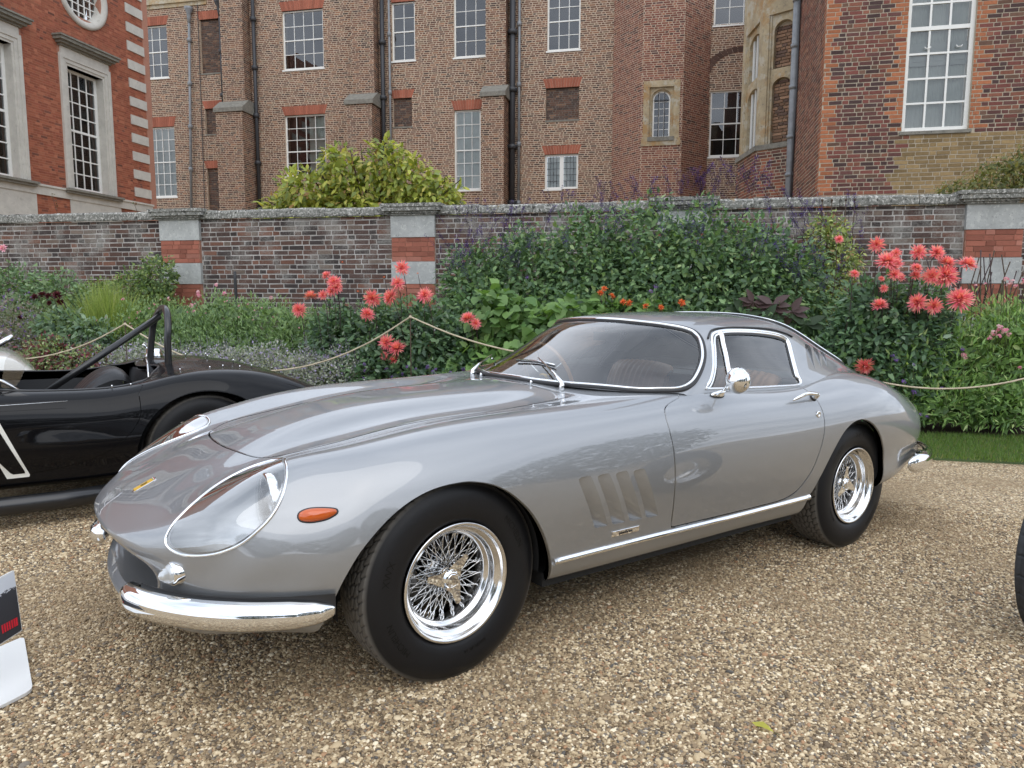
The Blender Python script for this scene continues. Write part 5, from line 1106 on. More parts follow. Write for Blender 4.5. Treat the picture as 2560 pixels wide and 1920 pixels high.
# ---------------------------------------------------------------- garden wall
gw = thing('garden_wall', tuple(Wp(-3, 9.95, 0)), 'old weathered brick garden wall with lichened coping and stone-banded piers', 'wall')
fg = Frame(Wp(-13.0, 9.95, 0), Wp(7.0, 9.95, 0)); G = lambda s: s+13.0
piers = [(-11.15, -10.49), (-7.43, -6.76), (-3.72, -3.07), (0.0, .66), (3.71, 4.36)]
mb = MB(); fg.box(mb, 0, 20, -.3, 2.42, -.36, 0); mb.build('wall_core', m_mortarw, gw)
brickwork(fg, 0, 20, .2, 2.42, [rect(G(a), G(b), -1, 3) for a, b in piers], [(.115, .068, .054, 4), (.09, .06, .052, 4), (.06, .048, .045, 2.5), (.17, .085, .06, 1.2), (.17, .13, .105, 1.8)], gw, m_wbrick, m_mortarw, pitch=.070, joint=.011, L=.222, H=.104, proud=.0045, wob=.002, singles=300, seed=31, irr=.0022, focus=Wp(1.0, 9.2, 1.9))
s = -13.0; rg = np.random.default_rng(8)
while s < 7.0:
    L_ = rg.uniform(.75, 1.35); e = min(s+L_, 7.0)
    if not any(a-.2 < s and e < b+.2 for a, b in piers):
        z1 = 2.55+rg.uniform(-.008, .008); V = []
        n = 10; us = np.linspace(s+.004, e-.004, n)
        pro = [(.045, 2.422), (.055, 2.44), (.055, z1-.03), (.03, z1), (-.20, z1+.012), (-.41, z1)]
        for u in us:
            for o, z in pro: V.append(Wp(u, 9.95-o+rg.normal(0, .0025), z+rg.normal(0, .003)))
        k = len(pro); F = [(i*k+j, (i+1)*k+j, (i+1)*k+j+1, i*k+j+1) for i in range(n-1) for j in range(k-1)]+[tuple(range(k)), tuple((n-1)*k+j for j in range(k))]
        part('coping_stone', V, F, m_cope, gw, False)
    s = e
for i, (a, b) in enumerate(piers):
    p = link('pier', None, gw); fp = fg; P0 = .03
    for z0, z1, o, m_, nm in ((2.115, 2.42, .06, m_pstone, 'stone_block'), (1.46, 1.772, .058, m_pstone, 'stone_block'), (.75, 1.05, .058, m_pstone, 'stone_block')):
        mb = MB(); fp.box(mb, G(a), G(b), z0, z1, 0, o); mb.build(nm, m_, p)
    for z0, z1 in ((1.774, 2.113), (1.052, 1.458), (.2, .748)):
        mb = MB(); fp.box(mb, G(a)+.008, G(b)-.008, z0, z1, 0, .044); mb.build('mortar_bed', m_mred, p)
        brickwork(Frame(fp.P(G(a)+.012, 0, .044), fp.P(G(b)-.012, 0, .044)), 0, b-a-.024, z0+.004, z1, [], [(.34, .125, .085, 4), (.30, .11, .075, 3), (.39, .165, .12, 1)], p if False else gw, m_redb, m_mred, pitch=.0675, joint=.004, L=.217, H=.105, proud=.008, singles=60 if z0 > 1.5 else 0, seed=90+i, zref=z0+.004)
    mb = MB()
    for z0, z1, e, o in ((2.421, 2.445, .03, .09), (2.4452, 2.475, .06, .115), (2.4752, 2.53, .10, .15), (2.5302, 2.575, .12, .165)): fp.box(mb, G(a)-e, G(b)+e, z0, z1, -.40, o)
    mb.build('cap', m_cope, p)
# ---------------------------------------------------------------- ground: gravel, turf strip, bed soil
def w2s(x, y): rel = np.stack([np.asarray(x)-CX, np.asarray(y)-CY], -1); return rel@EW[:2], rel@NW[:2]
m_gravel, n, l, b = nt('gravel'); t = n.new('ShaderNodeNewGeometry'); mp = n.new('ShaderNodeMapping'); l.new(t.outputs['Position'], mp.inputs[0])
vo = n.new('ShaderNodeTexVoronoi'); vo.inputs['Scale'].default_value = 105; vo.inputs['Randomness'].default_value = 1; l.new(mp.outputs[0], vo.inputs['Vector'])
sepc = n.new('ShaderNodeSeparateColor'); l.new(vo.outputs['Color'], sepc.inputs[0])
def pebble_ramp(n):
    r = n.new('ShaderNodeValToRGB'); r.color_ramp.interpolation = 'CONSTANT'; e = r.color_ramp.elements
    cs = [(0, (0.134, 0.095, 0.057)), (.14, (0.280, 0.199, 0.116)), (.30, (0.426, 0.316, 0.185)), (.46, (0.560, 0.428, 0.258)), (.58, (0.347, 0.250, 0.146)), (.70, (0.706, 0.571, 0.370)), (.81, (0.213, 0.178, 0.138)), (.88, (0.874, 0.745, 0.533)), (.94, (0.414, 0.240, 0.129)), (.975, (0.112, 0.102, 0.090))]
    e[0].position = 0; e[0].color = (*cs[0][1], 1); e[1].position = cs[1][0]; e[1].color = (*cs[1][1], 1)
    for p, c in cs[2:]: q = e.new(p); q.color = (*c, 1)
    return r
r = pebble_ramp(n); l.new(sepc.outputs[0], r.inputs[0])
dk = n.new('ShaderNodeMapRange'); dk.inputs[1].default_value = 0; dk.inputs[2].default_value = .55; dk.inputs[3].default_value = 1.0; dk.inputs[4].default_value = .45; l.new(vo.outputs['Distance'], dk.inputs[0])
# damp, sandier patches with shapes of their own
pn = n.new('ShaderNodeTexNoise'); pn.inputs['Scale'].default_value = .9; pn.inputs['Detail'].default_value = 5; l.new(t.outputs['Position'], pn.inputs['Vector'])
pk = n.new('ShaderNodeMapRange'); pk.inputs[1].default_value = .50; pk.inputs[2].default_value = .64; pk.inputs[4].default_value = .55; l.new(pn.outputs['Fac'], pk.inputs[0])
mi = n.new('ShaderNodeMix'); mi.data_type = 'RGBA'; l.new(pk.outputs[0], mi.inputs[0]); l.new(r.outputs[0], mi.inputs[6]); mi.inputs[7].default_value = (.30, .215, .125, 1)
l.new(mi.outputs[2], b.inputs['Base Color']); setp(b, Roughness=.85, Specular_IOR_Level=.3)
bn = n.new('ShaderNodeBump'); bn.inputs['Strength'].default_value = 1; bn.inputs['Distance'].default_value = .006; bn.invert = True; l.new(vo.outputs['Distance'], bn.inputs['Height']); l.new(bn.outputs[0], b.inputs['Normal'])
m_soil = stone_mat('bed_soil', (.06, .045, .03), .4, 20); m_lawn = stone_mat('lawn_green', (.055, .085, .025), .3, 3, [(30, .5, .6, (.08, .10, .035))])
def sheet(name, m_, f, ext, nx=60, ny=60, kind='structure'):
    x = np.linspace(ext[0], ext[1], nx); y = np.linspace(ext[2], ext[3], ny); X, Y = np.meshgrid(x, y, indexing='ij'); V = f(X, Y).reshape(-1, 3)
    F = [(i*ny+j, (i+1)*ny+j, (i+1)*ny+j+1, i*ny+j+1) for i in range(nx-1) for j in range(ny-1)]
    o = part(name, V, F, m_, None, True); tag(o, kind=kind); return o
ex = np.r_[-400, -60, np.linspace(-12, 12, 90), 60, 400]
X, Y = np.meshgrid(ex, ex, indexing='ij'); V = np.stack([X, Y, gz(X, Y)], -1).reshape(-1, 3); k = len(ex)
o = part('ground', V, [(i*k+j, (i+1)*k+j, (i+1)*k+j+1, i*k+j+1) for i in range(k-1) for j in range(k-1)], m_gravel, None, True); tag(o, 'pale flint gravel forecourt under the cars', kind='structure')
def strip(name, d0, d1, h, m_, label, s0=-16, s1=9, n_=50, jit=0.):
    V = []; rg = np.random.default_rng(2)
    for i in range(n_):
        s = s0+(s1-s0)*i/(n_-1)
        for j, d in enumerate(np.linspace(d0, d1, 8)):
            p = Wp(s, d+(rg.normal(0, jit) if j == 0 else 0)); V.append([p[0], p[1], float(gz(p[0], p[1]))+h+(-.06 if j == 0 else 0)])
    o = part(name, V, [(i*8+j, (i+1)*8+j, (i+1)*8+j+1, i*8+j+1) for i in range(n_-1) for j in range(7)], m_, None, True); tag(o, label, kind='structure'); return o
strip('lawn', 6.42, 7.75, .035, m_lawn, 'strip of short turf between gravel and flower bed'); strip('flower_bed', 7.70, 10.2, .055, m_soil, 'dark soil of the flower bed', jit=.02)
# gravel stones as geometry (instanced)
cell = .0078; xs = np.arange(-2.2, 4.9, cell); ys = np.arange(-2.35, 2.1, cell); X, Y = np.meshgrid(xs, ys, indexing='ij'); X = X.ravel()+rng.uniform(-.5, .5, X.size)*cell; Y = Y.ravel()+rng.uniform(-.5, .5, Y.size)*cell
Mi = np.array(cam_o.matrix_world.inverted()) if False else None
q = np.stack([X-cam_pos[0], Y-cam_pos[1], gz(X, Y)-cam_pos[2]], -1)@cam_rot   # into camera axes
z = -q[:, 2]; u = q[:, 0]/z*1799.65; v = q[:, 1]/z*1799.65; keep = (z > .3) & (np.abs(u) < 1280*1.07) & (v > -960*1.08) & (v < 960)
dist = np.hypot(X-cam_pos[0], Y-cam_pos[1]); s_, d_2 = w2s(X, Y)
keep &= (dist < 5.2) & (rng.random(len(X)) < np.clip(1.25-(dist-2.3)*.33, .12, 1)) & (d_2 < 6.45)
keep &= ~((X > .15) & (X < 2.2) & (Y > -.45) & (Y < .9))
X, Y = X[keep], Y[keep]; n_p = len(X)
me = bpy.data.meshes.new('gravel_stones'); me.vertices.add(n_p); me.vertices.foreach_set('co', np.stack([X, Y, gz(X, Y)+.0012], -1).astype(np.float32).ravel())
sc_ = np.exp(rng.normal(0, .30, n_p))*.0041; big = rng.random(n_p) < .012; sc_[big] *= 1.7
a = me.attributes.new('siz', 'FLOAT_VECTOR', 'POINT'); a.data.foreach_set('vector', np.stack([sc_*rng.uniform(.9, 1.5, n_p), sc_*rng.uniform(.8, 1.1, n_p), sc_*rng.uniform(.45, .75, n_p)], -1).astype(np.float32).ravel())
a = me.attributes.new('rot', 'FLOAT_VECTOR', 'POINT'); a.data.foreach_set('vector', np.stack([rng.normal(0, .35, n_p), rng.normal(0, .35, n_p), rng.uniform(0, 6.28, n_p)], -1).astype(np.float32).ravel())
m_peb, n, l, b = nt('gravel_pebble'); oi = n.new('ShaderNodeObjectInfo'); r = pebble_ramp(n); l.new(oi.outputs['Random'], r.inputs[0]); setp(b, Roughness=.7, Specular_IOR_Level=.4)
t = n.new('ShaderNodeNewGeometry'); pn = n.new('ShaderNodeTexNoise'); pn.inputs['Scale'].default_value = .9; pn.inputs['Detail'].default_value = 5; l.new(t.outputs['Position'], pn.inputs['Vector'])
pk = n.new('ShaderNodeMapRange'); pk.inputs[1].default_value = .50; pk.inputs[2].default_value = .64; pk.inputs[4].default_value = .5; l.new(pn.outputs['Fac'], pk.inputs[0]); mi = n.new('ShaderNodeMix'); mi.data_type = 'RGBA'; l.new(pk.outputs[0], mi.inputs[0]); l.new(r.outputs[0], mi.inputs[6]); mi.inputs[7].default_value = (.31, .225, .13, 1); l.new(mi.outputs[2], b.inputs['Base Color'])
ob = link('gravel_stones', me); tag(ob, 'loose rounded flint gravel stones', kind='stuff')
ng = bpy.data.node_groups.new('scatter_stones', 'GeometryNodeTree'); ng.interface.new_socket('Geometry', in_out='INPUT', socket_type='NodeSocketGeometry'); ng.interface.new_socket('Geometry', in_out='OUTPUT', socket_type='NodeSocketGeometry')
gi = ng.nodes.new('NodeGroupInput'); go = ng.nodes.new('NodeGroupOutput'); ip = ng.nodes.new('GeometryNodeInstanceOnPoints'); ic = ng.nodes.new('GeometryNodeMeshIcoSphere'); ic.inputs['Radius'].default_value = 1; ic.inputs['Subdivisions'].default_value = 2
sm = ng.nodes.new('GeometryNodeSetMaterial'); sm.inputs['Material'].default_value = m_peb; ss = ng.nodes.new('GeometryNodeSetShadeSmooth')
na = ng.nodes.new('GeometryNodeInputNamedAttribute'); na.data_type = 'FLOAT_VECTOR'; na.inputs['Name'].default_value = 'siz'; nb = ng.nodes.new('GeometryNodeInputNamedAttribute'); nb.data_type = 'FLOAT_VECTOR'; nb.inputs['Name'].default_value = 'rot'
mp_ = ng.nodes.new('GeometryNodeMeshToPoints'); L_ = ng.links
L_.new(gi.outputs[0], mp_.inputs['Mesh']); L_.new(mp_.outputs[0], ip.inputs['Points']); L_.new(ic.outputs[0], ss.inputs[0]); L_.new(ss.outputs[0], sm.inputs[0]); L_.new(sm.outputs[0], ip.inputs['Instance'])
L_.new(na.outputs['Attribute'], ip.inputs['Scale']); L_.new(nb.outputs['Attribute'], ip.inputs['Rotation']); L_.new(ip.outputs[0], go.inputs[0])
ob.modifiers.new('stones', 'NODES').node_group = ng

# ---------------------------------------------------------------- foliage
def leaf_mat(name, rough=.45, trans=.35, spec=.4):
    m, n, l, b = nt(name); at = n.new('ShaderNodeAttribute'); at.attribute_name = 'col'; l.new(at.outputs['Color'], b.inputs['Base Color']); setp(b, Roughness=rough, Specular_IOR_Level=spec)
    tl = n.new('ShaderNodeBsdfTranslucent'); mu = n.new('ShaderNodeVectorMath'); mu.operation = 'MULTIPLY'; mu.inputs[1].default_value = (1.3, 1.35, .6); l.new(at.outputs['Color'], mu.inputs[0]); l.new(mu.outputs[0], tl.inputs[0])
    mi = n.new('ShaderNodeMixShader'); mi.inputs[0].default_value = trans; l.new(b.outputs[0], mi.inputs[1]); l.new(tl.outputs[0], mi.inputs[2]); l.new(mi.outputs[0], n['Material Output'].inputs[0]); return m
m_leaf = leaf_mat('leaf'); m_petal = leaf_mat('petal', .6, .3, .2); m_stem = mat('green_stem', (.07, .085, .03), .6); m_bark = mat('brown_twig', (.07, .045, .028), .8, bump=.3, nscale=60); m_darkst = mat('dark_stem', (.05, .03, .03), .6)
SH = dict(
 ovate=([(0, 0, 0), (.32, .24, .03), (.32, -.24, .03), (.7, .17, 0), (.7, -.17, 0), (1, 0, -.10), (.35, 0, -.035), (.7, 0, -.045)], [(0, 6, 1), (0, 2, 6), (1, 6, 7, 3), (6, 2, 4, 7), (3, 7, 5), (7, 4, 5)]),
 lance=([(0, 0, 0), (.42, .12, .0), (.42, -.12, .0), (1, 0, -.12)], [(0, 2, 1), (1, 2, 3)]),
 heart=([(.08, 0, 0), (-.10, .20, .02), (.05, .46, .03), (.35, .48, .0), (.7, .26, -.05), (1.0, 0, -.14), (.7, -.26, -.05), (.35, -.48, .0), (.05, -.46, .03), (-.10, -.20, .02), (.4, 0, -.06), (.72, 0, -.09)], [(0, 1, 2), (0, 2, 3, 10), (10, 3, 4, 11), (11, 4, 5), (11, 5, 6), (10, 11, 6, 7), (0, 10, 7, 8), (0, 8, 9)]),
 small=([(0, 0, 0), (.5, .28, .04), (.5, -.28, .04), (1, 0, -.06)], [(0, 2, 1), (1, 2, 3)]))
SHT = {}
for k_, (v_, f_2) in SH.items():
    tri = []
    for f in f_2: tri += [(f[0], f[i], f[i+1]) for i in range(1, len(f)-1)]
    SHT[k_] = (np.array(v_, float), np.array(tri))
def unit(v): return v/(np.linalg.norm(v, axis=-1, keepdims=True)+1e-9)
def leaves_at(P, D, N, size, kind, cols):
    v, f = SHT[kind]; B = unit(np.cross(N, D)); N2 = np.cross(D, B)
    V = P[:, None]+size[:, None, None]*(v[None, :, :1]*D[:, None]+v[None, :, 1:2]*B[:, None]+v[None, :, 2:]*N2[:, None])
    n = len(P); F = (f[None]+len(v)*np.arange(n)[:, None, None]).reshape(-1, 3); return V.reshape(-1, 3), F, np.repeat(cols, len(v), 0)
def blob_points(blobs, n, rg, shell=.55):
    W_ = np.array([b[3]*b[4]*b[5] for b in blobs])**(2/3); k = rg.choice(len(blobs), n, p=W_/W_.sum()); B = np.array(blobs, float)[k]
    d = unit(rg.normal(0, 1, (n, 3))); r = 1-np.abs(rg.normal(0, 1-shell, n))*.75; r = np.clip(r, .1, 1.08)*(1+.10*np.sin(d[:, 0]*7+B[:, 0]*3)*np.cos(d[:, 2]*6+B[:, 2]))
    L = B[:, :3]+d*r[:, None]*B[:, 3:6]; return L, d, r
def toW(L): return C0+EW*L[:, :1]+NW*L[:, 1:2]+np.array([0, 0, 1.])*L[:, 2:]
def vecW(L): return EW*L[:, :1]+NW*L[:, 1:2]+np.array([0, 0, 1.])*L[:, 2:]
def palcol(pal, n, rg, var=.22):
    pal = np.array(pal, float); k = rg.choice(len(pal), n, p=pal[:, 3]/pal[:, 3].sum()); return pal[k, :3]*rg.uniform(1-var, 1+var, (n, 1))
def foliage(root, blobs, n, size, kind, pal, seed, up=.35, droop=.2, singles=0, stems=12, stem_m=None, shell=.55, smin=.6, smax=1.35, base=None, zmin=.02, gain=2.45, core=.22):
    rg = np.random.default_rng(seed); L, d, r = blob_points(blobs, n, rg, shell); ok = L[:, 2] > zmin; L, d, r = L[ok], d[ok], r[ok]; n = len(L)
    P = toW(L); dd = vecW(d); D = unit(dd*.8+rg.normal(0, .55, (n, 3))+np.array([0, 0, -droop])); N = unit(dd*.55+rg.normal(0, .38, (n, 3))+np.array([0, 0, up+.35])-NW*.45)
    sz = size*rg.uniform(smin, smax, n); cols = palcol(pal, n, rg)*gain*np.array([1.06, 1, 1.15]); off = np.array(root.location)
    if core:
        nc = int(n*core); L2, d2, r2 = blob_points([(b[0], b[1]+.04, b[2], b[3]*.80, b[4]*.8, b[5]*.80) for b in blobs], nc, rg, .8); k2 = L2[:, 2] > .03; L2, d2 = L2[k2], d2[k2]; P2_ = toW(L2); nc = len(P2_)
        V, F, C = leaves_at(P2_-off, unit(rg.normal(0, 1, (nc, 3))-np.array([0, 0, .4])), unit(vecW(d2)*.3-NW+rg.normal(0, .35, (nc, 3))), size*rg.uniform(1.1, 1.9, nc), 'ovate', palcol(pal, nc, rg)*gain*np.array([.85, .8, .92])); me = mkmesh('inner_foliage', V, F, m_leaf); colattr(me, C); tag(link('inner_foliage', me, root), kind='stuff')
    near = np.argsort(np.linalg.norm(P-np.array([CX, CY, 1.2]), axis=1)-.5*np.clip(r, 0, 1))[:singles] if singles else np.array([], int); mask = np.ones(n, bool); mask[near] = False
    if mask.any():
        V, F, C = leaves_at(P[mask]-off, D[mask], N[mask], sz[mask], kind, cols[mask]); me = mkmesh('foliage', V, F, m_leaf); colattr(me, C); o = link('foliage', me, root); tag(o, kind='stuff')
    if len(near):
        v, f = SHT[kind]; var = []
        for c in palcol(pal, 10, rg)*gain*np.array([1.06, 1, 1.15]): me = mkmesh('leaf', v, f, m_leaf); colattr(me, np.repeat(c[None], len(v), 0)); var.append(me)
        for i in near:
            B = unit(np.cross(N[i], D[i])); N2 = np.cross(D[i], B); o = link('leaf', var[rg.integers(10)], root)
            M = Matrix(((D[i][0], B[0], N2[0], P[i][0]-off[0]), (D[i][1], B[1], N2[1], P[i][1]-off[1]), (D[i][2], B[2], N2[2], P[i][2]-off[2]), (0, 0, 0, 1)))@Matrix.Scale(sz[i], 4); o.matrix_local = M
    if stems:
        mb = MB(); b0 = np.array(base if base is not None else (np.mean([b[0] for b in blobs]), np.mean([b[1] for b in blobs]), .0)); zt = rg.choice(n, stems)
        for i in zt:
            a = np.array([b0[0]+rg.normal(0, .08), b0[1]+rg.normal(0, .06), b0[2]]); e = L[i]; m_ = (a+e)/2+np.array([(e[0]-a[0])*-.15, 0, .1]); Q = toW(np.array([a, m_, e])); mb.tube(resample(Q, 7, False), np.linspace(.008, .003, 7), 5)
        o = mb.build('stems', stem_m or m_stem, root); tag(o, kind='stuff')
    return L
def plant(name, label, cat, blobs, n, size, kind, pal, seed, group=None, **kw):
    b = np.mean(np.array(blobs)[:, :2], 0); root = thing(name, tuple(Wp(b[0], b[1], 0)), label, cat, group); foliage(root, blobs, n, size, kind, pal, seed, **kw); return root
def flower_meshes(seed, pal, R0=.055, n=85, cup=.25, width=.16):
    out = []; rg = np.random.default_rng(seed)
    for k in range(4):
        V = []; F = []; C = []
        for i in range(n):
            t = i/n; el = math.pi/2*(1-t)**.9*.98-.25*t; az = i*2.39996+rg.normal(0, .12); L_ = R0*(.45+.55*t**.5)*rg.uniform(.85, 1.15); w_ = R0*width*rg.uniform(.8, 1.15)
            d = np.array([math.cos(az)*math.cos(el), math.sin(az)*math.cos(el), math.sin(el)]); s_ = unit(np.cross(d, [0, 0, 1.])+1e-6); nn = np.cross(s_, d); m0 = len(V); c = np.array(pal[rg.integers(len(pal))])*rg.uniform(.85, 1.12)
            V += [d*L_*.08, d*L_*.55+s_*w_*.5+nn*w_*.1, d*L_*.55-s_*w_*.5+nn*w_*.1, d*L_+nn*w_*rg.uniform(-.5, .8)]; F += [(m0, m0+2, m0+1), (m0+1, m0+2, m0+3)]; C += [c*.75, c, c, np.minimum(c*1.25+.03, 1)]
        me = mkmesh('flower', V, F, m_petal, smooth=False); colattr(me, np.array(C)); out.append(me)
    return out
def put_flower(root, me, s, d, z, face, scale=1., name='flower', spin=None):
    p = Wp(s, d, z); off = np.array(root.location); q = Vector(face).normalized().to_track_quat('Z', 'Y'); o = link(name, me, root, tuple(p-off)); o.rotation_mode = 'QUATERNION'; o.rotation_quaternion = q@Matrix.Rotation(spin if spin is not None else random.uniform(0, 6.28), 3, 'Z').to_quaternion(); o.scale = (scale,)*3; return o
def stalk(root, s, d, z, s0, z0=.3, r=.004, m_=None):
    P = resample(np.array([Wp(s0, d+.1, z0), Wp((s+s0)/2+.02, d+.05, (z+z0)/2), Wp(s, d+.01, z-.01)]), 8, False); part('flower_stalk', *tube(P, r, 5), m_ or m_darkst, root)
toCam = -(NW*.8+EW*0)+np.array([0, 0, .45])
G1 = [(.055, .100, .040, 4), (.085, .14, .052, 3), (.035, .066, .03, 3), (.13, .18, .07, .6)]
# salvia thicket
B_ = [(-2.25, 8.9, 1.35, .50, .45, .62), (-1.6, 9.0, 1.45, .6, .5, .78), (-.85, 8.95, 1.55, .62, .5, .85), (-.1, 8.95, 1.62, .62, .5, .88), (.55, 8.95, 1.58, .60, .5, .88), (1.15, 8.95, 1.45, .55, .5, .82), (1.6, 8.9, 1.2, .45, .45, .75), (-.5, 8.5, .9, 1.6, .5, .55), (.9, 8.5, .8, 1.1, .5, .5), (-2.1, 8.6, .9, .6, .5, .6), (.2, 8.7, 1.25, 1.7, .5, .75)]
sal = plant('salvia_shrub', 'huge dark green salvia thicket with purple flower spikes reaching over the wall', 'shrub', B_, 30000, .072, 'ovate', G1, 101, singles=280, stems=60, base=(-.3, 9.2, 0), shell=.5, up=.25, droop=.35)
rg = np.random.default_rng(12); spikes = []
for k in range(4):
    V = []; F = []; C = []
    for i in range(70):
        t = rg.random()**.8; a = rg.uniform(0, 6.28); r_ = .014*(1-t*.6); p = np.array([r_*math.cos(a), r_*math.sin(a), .02+t*.26]); d = np.array([math.cos(a), math.sin(a), .3]); s_ = np.cross(d, [0, 0, 1.]); m0 = len(V); c = np.array([(.05, .03, .13), (.07, .035, .20), (.03, .02, .06), (.13, .06, .32)][rg.integers(4)])
        V += [p, p+d*.010+s_*.004, p+d*.010-s_*.004, p+d*.020+np.array([0, 0, .003])]; F += [(m0, m0+2, m0+1), (m0+1, m0+2, m0+3)]; C += [c]*4
    for i in range(6):
        m0 = len(V); V += [(-.0018, 0, i*.05-.02), (.0018, 0, i*.05-.02), (.0018, 0, i*.05+.03), (-.0018, 0, i*.05+.03)]; F += [(m0, m0+1, m0+2), (m0, m0+2, m0+3)]; C += [np.array([.03, .02, .035])]*4
    me = mkmesh('flower_spike', V, F, m_petal, False); colattr(me, np.array(C)); spikes.append(me)
for i in range(260):
    b = B_[rg.choice([0, 0, 0, 1, 1, 1, 2, 2, 3, 3, 4, 4, 4, 5, 5, 5, 6, 6])]; a = rg.uniform(-1.1, 1.1); fr_ = rg.uniform(.2, 1.02)
    s = b[0]+math.sin(a)*b[3]*fr_; z = b[2]+math.cos(a)*b[5]*fr_; d = b[1]-math.sqrt(max(0, 1-fr_**2))*b[4]
    if i < 36: s = rg.uniform(-2.85, -1.5); z = rg.uniform(1.75, 2.3)-max(0, -2.2-s)*.5; d = 8.75
    elif i < 120: s = rg.uniform(-1.3, 1.9); z = 2.42+.10*math.sin(s*2)-max(0, s-1.2)*.5+rg.uniform(-.12, .10); d = 8.9
    elif i < 150: s = rg.uniform(1.3, 2.3); z = rg.uniform(1.2, 2.2); d = 8.7
    put_flower(sal, spikes[i % 4], s, d, z, tuple(EW*rg.normal(-.1, .45)+np.array([0, 0, 1.])-NW*rg.uniform(0, .5)), rg.uniform(.7, 1.25), 'flower_spike')
# heart-leaved climber in front of it
plant('heart_leaved_climber', 'mound of large bright heart-shaped leaves behind the windscreen', 'plant', [(-1.75, 8.1, 1.02, .36, .32, .38), (-1.35, 8.0, .75, .5, .36, .45), (-.85, 8.1, .95, .45, .35, .35), (-.45, 8.2, .95, .42, .35, .30), (-.1, 8.3, .95, .3, .3, .3), (-1.9, 7.9, .45, .4, .3, .35), (-.9, 7.9, .5, .8, .3, .4)], 1700, .13, 'heart',
      [(.11, .20, .055, 4), (.16, .28, .075, 3), (.08, .16, .045, 3), (.20, .31, .10, 1)], 103, singles=280, stems=20, up=.5, droop=.75, shell=.75, smin=.55, smax=1.15, gain=1.35)
# orange dahlias in the middle
od = plant('orange_dahlia', 'leafy dahlia with small orange flowers just above the coupe roof', 'flower', [(-.2, 8.5, .85, .65, .3, .40), (.35, 8.5, .8, .4, .3, .4)], 1700, .08, 'ovate', G1, 104, stems=10)
fo = flower_meshes(5, [(.75, .16, .045), (.82, .26, .09), (.70, .12, .05)], .05, 40, .2, .3)
for k, (s, z) in enumerate([(-.56, 1.36), (-.48, 1.28), (-.35, 1.21), (-.28, 1.20), (-.10, 1.17), (.06, 1.16), (.28, 1.21), (-.60, 1.31)]): put_flower(od, fo[k % 4], s, 8.1, z, tuple(toCam+rg.normal(0, .4, 3)), rg.uniform(.8, 1.15)); stalk(od, s, 8.1, z, s+.05, .6)
# coral dahlias: middle clump and right clump
coral = flower_meshes(3, [(.84, .24, .27), (.88, .29, .29), (.82, .19, .28), (.90, .42, .36)], .108, 150, .25, .17)
DG = [(.045, .085, .038, 4), (.07, .12, .05, 3), (.03, .055, .03, 3), (.10, .14, .085, 1)]
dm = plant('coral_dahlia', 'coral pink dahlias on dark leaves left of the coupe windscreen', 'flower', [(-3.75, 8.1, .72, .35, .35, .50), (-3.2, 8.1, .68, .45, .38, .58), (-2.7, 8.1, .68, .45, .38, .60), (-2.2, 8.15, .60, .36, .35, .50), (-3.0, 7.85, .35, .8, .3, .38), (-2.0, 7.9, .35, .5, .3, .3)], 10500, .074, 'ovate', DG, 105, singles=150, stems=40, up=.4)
for k, (s, z, sc2) in enumerate([(-3.68, 1.5, .7), (-3.59, 1.42, 1), (-3.57, 1.37, .9), (-3.62, 1.33, .8), (-3.88, 1.26, 1.0), (-4.03, 1.11, 1.0), (-3.73, 1.28, .7), (-3.13, 1.25, 1.15), (-2.91, 1.26, 1.2), (-3.2, 1.06, 1.0), (-2.78, 1.58, 1), (-2.83, 1.41, .95), (-2.51, 1.28, 1.05), (-2.02, 1.02, 1.05), (-1.94, .97, .8), (-2.97, .75, 1.1), (-2.84, .68, 1.25), (-2.88, .55, .8), (-3.0, .60, .6)]):
    put_flower(dm, coral[k % 4], s, 7.72, z, tuple(toCam+rg.normal(0, .35, 3)), sc2*.92); stalk(dm, s, 7.75, z, s+rg.uniform(-.05, .12), max(.3, z-.5))
for s, z in ((-3.52, 1.65), (-2.62, 1.52), (-3.02, 1.48), (-3.34, 1.32)): put_flower(dm, fo[1], s, 7.8, z, (0, 0, 1), .4, 'flower_bud'); stalk(dm, s, 7.8, z, s+.05, .9, .003)
dr_ = plant('coral_dahlia', 'tall coral pink dahlias at the right against the wall', 'flower', [(2.25, 8.15, 1.08, .40, .35, .42), (2.65, 8.15, 1.05, .38, .35, .42), (2.2, 8.1, .70, .46, .36, .50), (2.6, 8.05, .70, .42, .36, .50), (1.95, 8.1, .5, .35, .3, .45), (2.4, 7.95, .4, .6, .3, .40)], 9800, .080, 'ovate', DG, 106, singles=150, stems=36, up=.4)
for k, (s, z, sc2) in enumerate([(1.77, 1.84, .55), (2.13, 1.79, .95), (2.22, 1.62, 1.25), (2.30, 1.60, 1.0), (2.30, 1.70, .6), (2.51, 1.71, .95), (2.66, 1.70, .95), (2.77, 1.60, 1.05), (2.94, 1.585, 1.15), (1.94, 1.5, .6), (2.3, 1.49, .8), (2.36, 1.47, .6), (2.49, 1.55, .75), (2.50, 1.48, .7), (2.63, 1.48, 1.05), (2.77, 1.48, 1.45), (2.18, 1.19, 1.0), (2.54, 1.22, 1.15), (2.67, 1.19, 1.0), (2.91, 1.25, 1.5), (2.07, .59, 1.15), (2.22, 1.36, .5), (2.18, 1.45, .4)]):
    put_flower(dr_, coral[(k*3) % 4], s, 7.78-(.0 if k % 2 else .04), z, tuple(toCam+rg.normal(0, .35, 3)+(np.array([0, 0, -.6]) if k == 20 else 0)), sc2*.88); stalk(dr_, s, 7.85, z, s+rg.uniform(-.1, .06), max(.5, z-.6))
